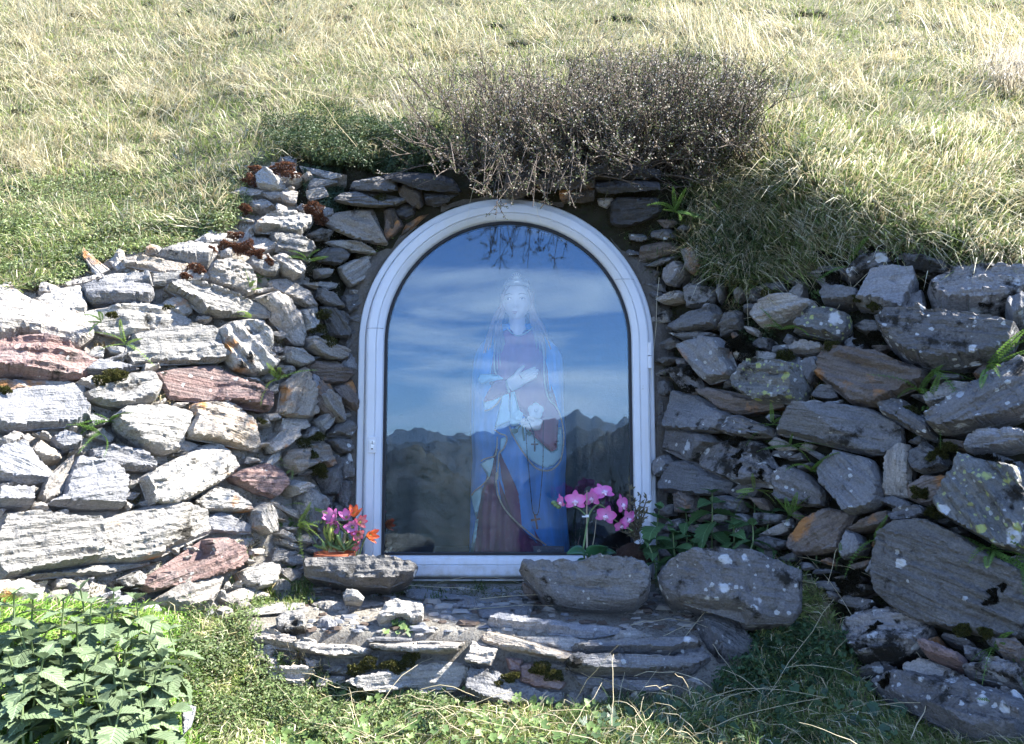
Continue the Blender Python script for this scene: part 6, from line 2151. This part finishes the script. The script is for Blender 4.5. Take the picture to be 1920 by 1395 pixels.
def nettle(px, py, Y, h, size, pairs, label, group, dark=0, lean=(0, 0)):
    top_ = P(px, py, Y)
    root = top_ + np.array([lean[0], lean[1], -h])
    e = empty("nettle_plant", tuple(root))
    tag(e, label, "nettle", group)
    t = np.linspace(0, 1, 6)[:, None]
    w = (top_ - root) * t + np.array([rsn.normal(0, .006), rsn.normal(0, .006), 0]) * np.sin(t * 3)
    mb = MB(); mb.tube(w, np.linspace(.0022, .0011, 6), 6); mb.build("stem", M_NSTEM, e)
    a0 = rsn.uniform(0, math.pi)
    for k in range(pairs):
        f = 1 - k / max(1, pairs) * .78
        p = np.array([np.interp(f, t[:, 0], w[:, c]) for c in range(3)])
        sz = size * (.36 + .64 * min(1, (k + .3) / 2.2)) * rsn.uniform(.85, 1.12)
        pit = [.85, .30, -.02, -.22, -.35, -.4][min(k, 5)] + rsn.normal(0, .12)
        for s in (0, 1):
            az = a0 + k * math.pi / 2 + s * math.pi + rsn.normal(0, .18)
            leaf_obj(LEAFV[dark][rsn.integers(4)], "leaf", p, az, pit, sz, e, rsn.normal(0, .2))
    return e


FB = lambda x, y: (x / 2.79, 895 + y / 2.79)
NETL = [(70, 610, 1.10), (170, 640, 1.13), (330, 650, 1.12), (420, 590, 1.17), (590, 600, 1.20), (710, 640, 1.20), (800, 770, 1.16), (250, 800, 1.04), (230, 950, .99), (40, 930, 1.0), (540, 860, 1.08),
        (590, 1010, 1.04), (880, 800, 1.18), (850, 940, 1.10), (730, 1130, 1.03), (640, 1170, 1.0), (540, 1190, .99), (370, 1190, .97), (460, 1300, .95), (880, 1090, 1.08), (90, 780, 1.02), (400, 760, 1.10), (680, 780, 1.12), (-30, 760, 1.0), (450, 1010, 1.02), (740, 950, 1.08), (130, 1080, .97), (560, 720, 1.14), (300, 1060, 1.0), (160, 860, 1.02), (480, 660, 1.15), (780, 870, 1.12), (660, 900, 1.09), (340, 880, 1.05), (0, 1040, .98), (640, 1060, 1.03), (820, 1010, 1.08), (500, 1100, 1.0)]
ORD = ["first", "second", "third", "fourth", "fifth", "sixth", "seventh", "eighth", "ninth", "tenth", "eleventh", "twelfth"]
NETS = sorted(NETL, key=lambda t: t[1])
ROWS = ["uppermost row", "second row down", "middle row", "second row from below", "lowest row"]
per = -(-len(NETS) // len(ROWS))
for ri, rn in enumerate(ROWS):
    for k, (x, y, Y) in enumerate(sorted(NETS[ri * per:(ri + 1) * per])):
        nettle(*FB(x, y), Y, rsn.uniform(.09, .13), rsn.uniform(.036, .048), 5, "leafy nettle in the sunlit clump, %s, %s from the left" % (rn, ORD[k]), "nettles in the sunlit clump", 0, (rsn.normal(0, .015), rsn.normal(.02, .02)))
NETR = [(1335, 925, 1.60, .13, .060, 5, "tall pale nettle behind the lichen-spotted boulder"), (1415, 935, 1.58, .14, .070, 5, "broad-leaved nettle standing highest above the lichen-spotted boulder"),
        (1410, 985, 1.50, .08, .058, 2, "low nettle with star of leaves just over the lichen-spotted boulder"), (1530, 1030, 1.48, .07, .050, 2, "small lone nettle between boulder and shaded wall"),
        (1237, 955, 1.64, .12, .058, 5, "nettle beside the lower door hinge"), (1262, 1000, 1.60, .10, .056, 5, "nettle leaning between orchid and shaded wall"), (1215, 1020, 1.58, .07, .042, 3, "short nettle just behind the big blue-grey rock"),
        (1285, 960, 1.66, .12, .052, 4, "nettle against the foot of the shaded wall between two taller ones"), (1300, 1020, 1.57, .08, .052, 3, "low nettle over the gap between the blue-grey rock and the boulder"), (1375, 985, 1.56, .09, .054, 4, "nettle in the middle of the clump above the lichen-spotted boulder"), (1450, 960, 1.55, .10, .052, 4, "nettle at the wall end of the clump above the boulder")]
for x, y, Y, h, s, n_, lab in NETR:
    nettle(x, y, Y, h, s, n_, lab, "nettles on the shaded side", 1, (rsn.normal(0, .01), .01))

# ------------------------------------------------------------------ ferns in the joints
def frond_mesh(npair, droop, mat, wid=.085):
    V, F = [], []
    L = 1.0
    t = np.linspace(0, 1, 9)
    w = np.stack([t, 0 * t, -droop * t ** 2 + .12 * t], -1)
    V0, F0 = tube(w, np.linspace(.012, .005, 9), 3, False)
    V += [tuple(v) for v in V0]; F += F0
    for i in range(npair):
        u = .12 + .88 * i / npair
        p = np.array([u, 0, -droop * u * u + .12 * u])
        s = wid * (math.sin(math.pi * (u * .86 + .12)) ** .6)
        for sg in (-1, 1):
            b = len(V)
            V += [tuple(p), tuple(p + np.array([-.028, sg * s * .5, .012])), tuple(p + np.array([-.005, sg * s, .0])), tuple(p + np.array([.03, sg * s * .6, .012]))]
            F.append((b, b + 1, b + 2, b + 3))
    me = bpy.data.meshes.new("frond"); me.from_pydata(V, [], F); me.update(); me.materials.append(mat)
    return me


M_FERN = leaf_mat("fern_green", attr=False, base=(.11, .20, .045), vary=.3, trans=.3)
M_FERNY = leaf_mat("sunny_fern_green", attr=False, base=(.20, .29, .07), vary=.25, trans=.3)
FRM = {0: [frond_mesh(15, .35, M_FERN), frond_mesh(13, .75, M_FERN), frond_mesh(16, .1, M_FERN)], 1: [frond_mesh(15, .35, M_FERNY), frond_mesh(13, .75, M_FERNY), frond_mesh(16, .1, M_FERNY)]}
FERNS = [(1448, 796, 5, .045, 0, "arching little fern right of the pale-lichened stone over the moss"), (1482, 836, 7, .05, 0, "fern tuft under the broad blue-grey stone"), (1520, 884, 6, .045, 0, "drooping fern beside the black-mossed boulder"),
         (1724, 736, 6, .06, 0, "fern in the joint below the large lichened slab"), (1749, 694, 5, .055, 0, "upright fern against the large lichened slab's lower edge"), (1738, 766, 6, .055, 0, "spreading fern over mossy stone near the slanting slab"),
         (1850, 690, 7, .06, 0, "fern fringe hanging at the large lichened slab's far end"), (1903, 650, 5, .055, 0, "fern at the picture's right edge over the slanting slab"), (1858, 1033, 8, .06, 0, "bright fern under the yellow-lichened layered rock"),
         (1905, 1045, 5, .05, 0, "fern at the right edge on the biggest dark boulder"), (1865, 1215, 8, .055, 0, "fern under the biggest dark boulder"), (1900, 1320, 6, .05, 0, "low fern above the bottom-most blue stone"), (1415, 918, 8, .04, 1, "yellow-green fern behind the tallest nettle"),
         (1482, 966, 8, .04, 0, "fern over the rusty stone near the small lone nettle"), (1640, 1012, 6, .045, 0, "fern left of the biggest dark boulder"), (1575, 1045, 5, .035, 0, "tiny fern right of the small lone nettle"), (1266, 398, 9, .055, 0, "largest dark fern beside the top of the arch on the right"),
         (1465, 618, 5, .045, 0, "fern over the first yellow-lichened stone"), (1590, 500, 5, .05, 0, "fern by the highest lichened stone of the shaded wall"),
         (190, 604, 5, .04, 0, "small fern left of the white crusted stones"), (236, 646, 5, .04, 1, "fern in the sunlit joint with dry grass above the red slab"), (470, 596, 5, .03, 1, "tiny fern under the long pale stone"),
         (522, 712, 8, .05, 1, "bright fern above the ochre upright stone"), (205, 790, 8, .045, 0, "dark green fern between slab and white stone"), (190, 815, 6, .04, 0, "lower fern beside the white round stone"), (590, 955, 9, .05, 1, "fern spilling beside the pale boulder above the flower pot"),
         (562, 990, 9, .05, 1, "yellow-green fern cascade left of the flower pot"), (470, 545, 4, .035, 1, "fern sprig beside the grey block under the turf edge"), (576, 490, 5, .035, 0, "fern in the shadowed joint left of the arch"), (548, 880, 6, .03, 1, "little fern under the ochre mossy stone")]
for x, y, nf_, ln, mt, lab in FERNS:
    b = P(x, y, float(Dbase(x, y)) - .012)
    e = empty("fern", tuple(b)); tag(e, lab, "fern", "small ferns rooted in the wall joints")
    for k in range(nf_):
        az = -math.pi / 2 + rsn.normal(0, .95)
        o = bpy.data.objects.new("frond", FRM[mt][rsn.integers(3)]); COL.objects.link(o); o.parent = e
        s = ln * 1.35 * rsn.uniform(.7, 1.3)
        o.matrix_local = Matrix.Rotation(az, 4, 'Z') @ Matrix.Rotation(-rsn.uniform(-.5, .9), 4, 'Y') @ Matrix.Rotation(rsn.normal(0, .4), 4, 'X') @ Matrix.Diagonal((s, s, s, 1))

# ------------------------------------------------------------------ orchid in front of the glass
def petal_mesh(length, width, c_in, c_out, cup=.25, tipw=.5, curl=.2, name="petal"):
    V, F, C = [], [], []
    nu_, nv_ = 8, 6
    for i in range(nu_ + 1):
        t = i / nu_
        w = width * (math.sin(math.pi * min(1, .08 + .88 * t) ** tipw)) ** .75 * (1 if i < nu_ else .25)
        for j in range(nv_ + 1):
            s = -1 + 2 * j / nv_
            V.append((t * length, s * w * .5, length * (curl * t * t * (1 if curl > 0 else 1)) + cup * w * s * s * .5 + .012 * length * math.sin(s * 6 + t * 5)))
            k = min(1, max(0, t * 1.1 - .1 + .15 * abs(s)))
            C.append(np.array(c_in) * (1 - k) + np.array(c_out) * k)
    for i in range(nu_):
        for j in range(nv_):
            F.append((i * (nv_ + 1) + j, (i + 1) * (nv_ + 1) + j, (i + 1) * (nv_ + 1) + j + 1, i * (nv_ + 1) + j + 1))
    me = bpy.data.meshes.new(name); me.from_pydata(V, [], F); me.update()
    a = me.color_attributes.new("Col", 'FLOAT_COLOR', 'POINT')
    c = np.ones((len(V), 4), np.float32); c[:, :3] = np.array(C); a.data.foreach_set("color", c.ravel())
    me.polygons.foreach_set("use_smooth", np.full(len(me.polygons), True))
    me.materials.append(M_PETAL)
    return me


M_PETAL = leaf_mat("flower_petals", trans=.3, rough=.5)
M_ORLEAF = leaf_mat("orchid_leaf_green", attr=False, base=(.045, .12, .045), vary=.15, trans=.1, rough=.35)
M_ORSTEM = plain_mat("orchid_stem_green", (.14, .22, .08), .5, .4)
M_STAKE = plain_mat("bamboo_stake", (.42, .36, .24), .6, .3)
M_CLIP = plain_mat("white_plastic_clip", (.75, .75, .75), .4, .4)
M_POTDARK = plain_mat("brown_plastic_pot", (.10, .06, .045), .55, .35)
M_LIPW = plain_mat("orchid_lip", (.78, .55, .68), .5, .3, vary=.3, scale=300)
YO = 1.625
FU = lambda x, y: (1000 + x / 6.34, 880 + y / 6.34)
PETS = [petal_mesh(.0215, .0215, (.84, .34, .58), (.80, .13, .42), .2, .75, .10), petal_mesh(.021, .0145, (.80, .32, .56), (.76, .12, .40), .25, .8, .12)]
opos = P(1104, 1062, YO + .02)
orc = empty("orchid", tuple(opos + np.array([0, 0, -.02]))); tag(orc, "pink orchid on a bamboo stake before the right of the glass", "orchid")
OB = np.array(orc.location)


def face_matrix(c, nrm_, roll):
    n_ = Vector(nrm_).normalized()
    q = n_.to_track_quat('Z', 'Y').to_matrix().to_4x4()
    return Matrix.Translation(Vector(c)) @ q @ Matrix.Rotation(roll, 4, 'Z')


lipV = MB()
lipV.ball((0, -.002, .004), .0042, 8, 6, (.8, 1.1, .9)); lipV.ball((0, -.0065, .003), .0036, 8, 6, (.9, 1.2, .5)); lipV.ball((-.004, -.003, .004), .0028, 6, 5); lipV.ball((.004, -.003, .004), .0028, 6, 5)
_tmp = lipV.build("flower", M_LIPW); lip_me = _tmp.data; bpy.data.objects.remove(_tmp)


def orchid_flower(px, py, Y, facing, roll, s=1.0):
    c = P(px, py, Y) - OB
    f = bpy.data.objects.new("flower", lip_me); COL.objects.link(f); f.parent = orc
    f.matrix_local = face_matrix(c, facing, roll) @ Matrix.Diagonal((s, s, s, 1))
    for an, kind in ((90, 1), (212, 1), (328, 1), (18, 0), (162, 0)):
        o = bpy.data.objects.new("petal", PETS[kind]); COL.objects.link(o); o.parent = f
        o.matrix_local = Matrix.Rotation(R(an), 4, 'Z') @ Matrix.Translation((.002, 0, -.001 if kind else .0005))


orchid_flower(*FU(500, 375), YO - .02, (-.15, -1, .1), 0, 1.0)
orchid_flower(*FU(335, 390), YO - .01, (-.95, -.35, -.1), .3, .8)
orchid_flower(*FU(830, 275), YO - .025, (.25, -.7, .75), .2, 1.05)
orchid_flower(*FU(705, 345), YO + .005, (-.7, -.7, .1), .1, .95)
orchid_flower(*FU(860, 545), YO - .02, (.1, -1, -.25), -.3, .98)
orchid_flower(*FU(1050, 420), YO - .015, (.75, -.6, .2), .1, 1.0)
orchid_flower(*FU(1120, 590), YO - .01, (.6, -.75, -.1), .5, .92)
orchid_flower(*FU(1050, 665), YO - .005, (.2, -.9, -.45), .2, .75)
def ocurve(pts, r, name, mat, n=24, Yv=YO):
    q = smooth_curve([FU(*p[:2]) for p in pts], n)
    Ys = np.interp(np.linspace(0, 1, n), np.linspace(0, 1, len(pts)), [p[2] if len(p) > 2 else Yv for p in pts])
    mb = MB(); mb.tube(P(q[:, 0], q[:, 1], Ys) - OB, np.linspace(r, r * .6, n), 7)
    return mb.build(name, mat, orc)


ocurve([(620, 1120), (595, 960), (620, 780), (650, 600), (690, 490), (770, 420), (850, 460), (930, 570), (1040, 650), (1180, 730)], .0022, "flower_stem", M_ORSTEM, 40)
ocurve([(640, 560), (600, 520), (540, 470), (440, 430), (330, 400), (240, 395)], .0016, "flower_stem", M_ORSTEM)
ocurve([(640, 1125), (638, 800), (636, 500), (636, 250)], .0019, "stake", M_STAKE)
ocurve([(680, 1080), (700, 940), (730, 760), (755, 500)], .0008, "support_wire", M_STAKE)
ocurve([(530, 945), (535, 870), (560, 790)], .0009, "dry_twig", M_DARKWOOD)
mb = MB(); c = P(*FU(640, 555), YO - .003) - OB
mb.box(c, (.007, .007, .005)); mb.box(c + np.array([-.007, 0, -.001]), (.008, .003, .003)); mb.build("clip", M_CLIP, orc, smooth=False, bevel=.0008)
for x, y in ((245, 395), (270, 425), (300, 445)):
    mb = MB(); mb.ball(P(*FU(x, y), YO - .005) - OB, .0048, 8, 6, (1.25, .9, .9)); mb.build("bud", M_ORSTEM, orc)


def broad_leaf(base, tip, width, sag, name="leaf", mat=M_ORLEAF, parent=orc, org=None, twist=0.0):
    org = OB if org is None else org
    base, tip = np.array(base, float), np.array(tip, float)
    ax_ = tip - base; Ln = np.linalg.norm(ax_); ax_ /= Ln
    sd = nrm(np.cross(ax_, np.array([0.0, -.45, 1.0]))); upv = np.cross(sd, ax_)
    sd = sd * math.cos(twist) + upv * math.sin(twist); upv = np.cross(sd, ax_)
    V, F = [], []
    for i in range(15):
        t = i / 14
        w = width * math.sin(math.pi * (.05 + .93 * t ** .85)) ** .7
        for j in range(7):
            s = -1 + j / 3
            V.append(base + ax_ * Ln * t + sd * s * w * .5 + upv * (sag * 4 * t * (1 - t) + abs(s) * w * .18) - org)
    for i in range(14):
        for j in range(6):
            F.append((i * 7 + j, (i + 1) * 7 + j, (i + 1) * 7 + j + 1, i * 7 + j + 1))
    o = mesh(name, V, F, mat, parent, True)
    o.modifiers.new("thick", 'SOLIDIFY').thickness = .0012
    return o


b0 = P(*FU(680, 1110), YO)
broad_leaf(b0, P(*FU(400, 1010), YO - .03), .040, .012)
broad_leaf(b0 + np.array([.006, .005, 0]), P(*FU(860, 925), YO - .02), .050, .006, twist=.9)
broad_leaf(b0 + np.array([.0, -.008, -.006]), P(*FU(520, 1100), YO - .04), .022, .004)
broad_leaf(b0 + np.array([.008, .008, 0]), P(*FU(985, 1000), YO + .02), .034, .01)
mb = MB()
for k, (z, r) in enumerate(((.0, .040), (-.05, .036))):
    pass
zt = float(P(*FU(660, 1150), YO)[2])
pc = P(*FU(670, 1150), YO)
V, F = [], []
prof_ = [(.0, .034), (-.062, .030)]
mb.tube([pc - OB + np.array([0, 0, 0.0]), pc - OB + np.array([0, 0, -.012]), pc - OB + np.array([0, 0, -.058])], np.array([.040, .038, .030]), 20)
mb.build("pot", M_POTDARK, orc, sharp=40)

# ------------------------------------------------------------------ dried plant in a fibrous brown clump
M_DRY = plain_mat("dried_brown_plant", (.11, .085, .06), .8, .2, vary=.4, scale=90)
M_DRYL = leaf_mat("dried_olive_leaves", attr=False, base=(.14, .125, .07), vary=.35, trans=.2)
M_FIBRE = ground_mat("brown_root_fibre", (.075, .042, .028), (.11, .065, .045), (.04, .025, .018), 40, 1.0, .01)
cb = P(*FU(1200, 1040), 1.67)
dp = empty("dried_plant", tuple(cb)); tag(dp, "withered brown plant in a fibrous clump right of the orchid", "plant")
DB = cb
V, F = [], []
nu3, nv3 = 22, 12
for j in range(nv3 + 1):
    th = math.pi * j / nv3
    for i in range(nu3):
        ph = 2 * math.pi * i / nu3
        d = np.array([math.sin(th) * math.cos(ph), math.sin(th) * math.sin(ph), math.cos(th)])
        rr_ = 1 + .28 * float(fbm(d[None] * 3.1, 3, 77)[0])
        V.append(d * np.array([.044, .036, .027]) * rr_)
for j in range(nv3):
    for i in range(nu3):
        i2 = (i + 1) % nu3
        F.append((j * nu3 + i, (j + 1) * nu3 + i, (j + 1) * nu3 + i2, j * nu3 + i2))
mesh("root_clump", V, F, M_FIBRE, dp, True)
mb = MB(); lv2 = Leaves()
for k, (a, b) in enumerate((((1230, 840), (1140, 170)), ((1240, 830), (1190, 330)), ((1250, 820), (1275, 300)), ((1240, 830), (1350, 350)), ((1210, 850), (1100, 640)), ((1230, 830), (1030, 730)), ((1260, 830), (1330, 520)), ((1220, 840), (1120, 450)), ((1235, 830), (1225, 480)))):
    m0 = ((a[0] + b[0]) / 2 + rsn.normal(0, 20), (a[1] + b[1]) / 2)
    q = smooth_curve([FU(*a), FU(*m0), FU(*b)], 10)
    w = P(q[:, 0], q[:, 1], np.linspace(1.65, 1.62 + rsn.normal(0, .01), 10)) - DB
    mb.tube(w, np.linspace(.0024, .0011, 10), 5)
    for i in range(2, 10):
        for s in range(2):
            d = nrm(np.array([[rsn.normal(0, 1), rsn.normal(-.3, .5), rsn.uniform(.2, 1)]]))
            lv2.add(w[i][None] + 0, nrm(rsn.normal(0, 1, (1, 3)) + np.array([0, -.8, 0])), np.array([rsn.uniform(.008, .02)]), np.array([rsn.uniform(.0016, .0035)]), np.array([[.14, .12, .07]]), d)
mb.build("stem", M_DRY, dp)
lv2.build("withered_leaves", M_DRYL, dp)
# root fibres
mb = MB()
for k in range(70):
    d = nrm(rsn.normal(0, 1, 3)) * np.array([.043, .036, .027])
    t = nrm(rsn.normal(0, 1, 3)) * .03
    mb.tube([d * .98, d * 1.1 + t * .5, d * 1.06 + t], .0006, 3)
mb.build("root_fibres", M_DRY, dp)

# ------------------------------------------------------------------ succulent pot with cut flowers
M_TERRA = plain_mat("terracotta", (.42, .13, .065), .75, .25, vary=.15, scale=50, bump=.2)
M_SUC = leaf_mat("succulent_green", attr=False, base=(.13, .20, .065), vary=.25, trans=.12, rough=.4)
M_SUCY = leaf_mat("succulent_tip_green", attr=False, base=(.30, .36, .09), vary=.2, trans=.12, rough=.4)
FO = lambda x, y: (540 + x / 6.342, 900 + y / 6.342)
YP = 1.665
pc = P(*FU(0, 0), YP)
pc = P(*FO(555, 862), YP)
pot = empty("flower_pot", tuple(pc + np.array([0, 0, -.06]))); tag(pot, "small terracotta pot of finger-leaved succulents left of the door", "pot")
PB = np.array(pot.location)
V, F = [], []
profile = [(.0, .030), (.0, .031), (.045, .0385), (.046, .0425), (.060, .0435), (.0605, .0410), (.052, .0390), (.050, .0)]
n_ = 28
for z, r in profile:
    for k in range(n_):
        a = 2 * math.pi * k / n_
        V.append((r * math.cos(a), r * math.sin(a), z))
for j in range(len(profile) - 1):
    for k in range(n_):
        F.append((j * n_ + k, j * n_ + (k + 1) % n_, (j + 1) * n_ + (k + 1) % n_, (j + 1) * n_ + k))
mesh("pot", V, F, M_TERRA, pot, True, sharp=35)
for k in range(46):
    if k < 20:
        bx, tx, ty = rsn.uniform(500, 560), rsn.normal(495, 45), rsn.uniform(485, 650)
    elif k < 34:
        bx, tx, ty = rsn.uniform(560, 690), rsn.normal(640, 80), rsn.uniform(600, 740)
    else:
        bx, tx, ty = rsn.uniform(400, 700), rsn.normal(520, 170), rsn.uniform(700, 800)
    b = P(*FO(bx, 850), YP + rsn.uniform(-.02, .02)); t_ = P(*FO(tx, ty), YP + rsn.uniform(-.03, .02))
    L_ = t_ - b
    b = b + L_ * (.45 if ty < 620 else .1)
    mid = (b + t_) / 2 + np.array([rsn.normal(0, .002), -.002, 0])
    w = smooth_curve([b, mid, t_], 8) - PB
    mb = MB(); mb.tube(w, np.array([.0016, .0026, .0034, .0038, .0039, .0036, .0028, .0010]), 7)
    mb.build("succulent_leaf", M_SUCY if ty < 600 and tx < 540 else M_SUC, pot)
mb = MB()
for bx, tx, ty in ((500, 505, 640), (530, 520, 700), (610, 640, 690), (640, 680, 640), (560, 560, 760)):
    w = P(np.array(FO(bx, 855))[0::2].repeat(3), np.array([FO(bx, 855)[1], FO((bx + tx) / 2, (855 + ty) / 2)[1], FO(tx, ty)[1]]), np.full(3, YP)) - PB
    w[1:, 0] += np.array([.4, 1]) * (tx - bx) / 6.342 * YP / FPX
    mb.tube(w, np.array([.0042, .0036, .0028]), 7)
mb.build("succulent_stem", M_STAKE, pot)

PINK = petal_mesh(.026, .013, (.80, .50, .60), (.68, .08, .34), .4, .85, .28)
LILAC = petal_mesh(.026, .015, (.84, .60, .74), (.70, .16, .48), .4, .85, .22)
ORNG = petal_mesh(.025, .011, (.78, .42, .10), (.68, .10, .06), .5, .85, .30)
REDP = petal_mesh(.025, .011, (.80, .62, .52), (.62, .07, .15), .5, .85, .25)
bq0 = P(*FO(800, 900), 1.69)
bq = empty("flower_bouquet", tuple(bq0)); tag(bq, "bunch of pink and orange lily-like flowers behind the terracotta pot", "flowers")
BB = np.array(bq.location)
core = MB(); core.ball((0, 0, .006), .0034, 6, 5, (1, 1, 1.6)); _t = core.build("flower", M_SUCY); core_me = _t.data; bpy.data.objects.remove(_t)
for x, y, fac, pm_, s in ((560, 470, (-.4, -.8, .5), LILAC, 1.1), (600, 545, (-.3, -.9, -.1), LILAC, .9), (700, 470, (0, -.7, .7), LILAC, .9), (790, 440, (.1, -.6, .8), ORNG, 1.0), (770, 560, (.1, -1, .1), LILAC, .95), (840, 520, (.5, -.8, .4), REDP, .95),
                           (830, 640, (.2, -1, -.1), REDP, .95), (930, 665, (.85, -.5, .15), ORNG, 1.05), (810, 740, (.1, -.8, -.5), REDP, .7)):
    c = P(*FO(x, y), 1.675 - .012) - BB
    f = bpy.data.objects.new("flower", core_me); COL.objects.link(f); f.parent = bq
    s *= 1.12
    f.matrix_local = face_matrix(c, fac, rsn.uniform(0, 1)) @ Matrix.Diagonal((s, s, s, 1))
    for k in range(6):
        o = bpy.data.objects.new("petal", pm_); COL.objects.link(o); o.parent = f
        o.matrix_local = Matrix.Rotation(k * math.pi / 3, 4, 'Z') @ Matrix.Rotation(R(-38 - 12 * (k % 2)), 4, 'Y')
    mb = MB(); mb.tube(smooth_curve([c + np.array([0, .004, 0]), c * .5 + np.array([0, .02, 0]), np.array([rsn.normal(0, .004), .0, -.04])], 10), .0017, 6); mb.build("flower_stem", M_ORSTEM, bq)
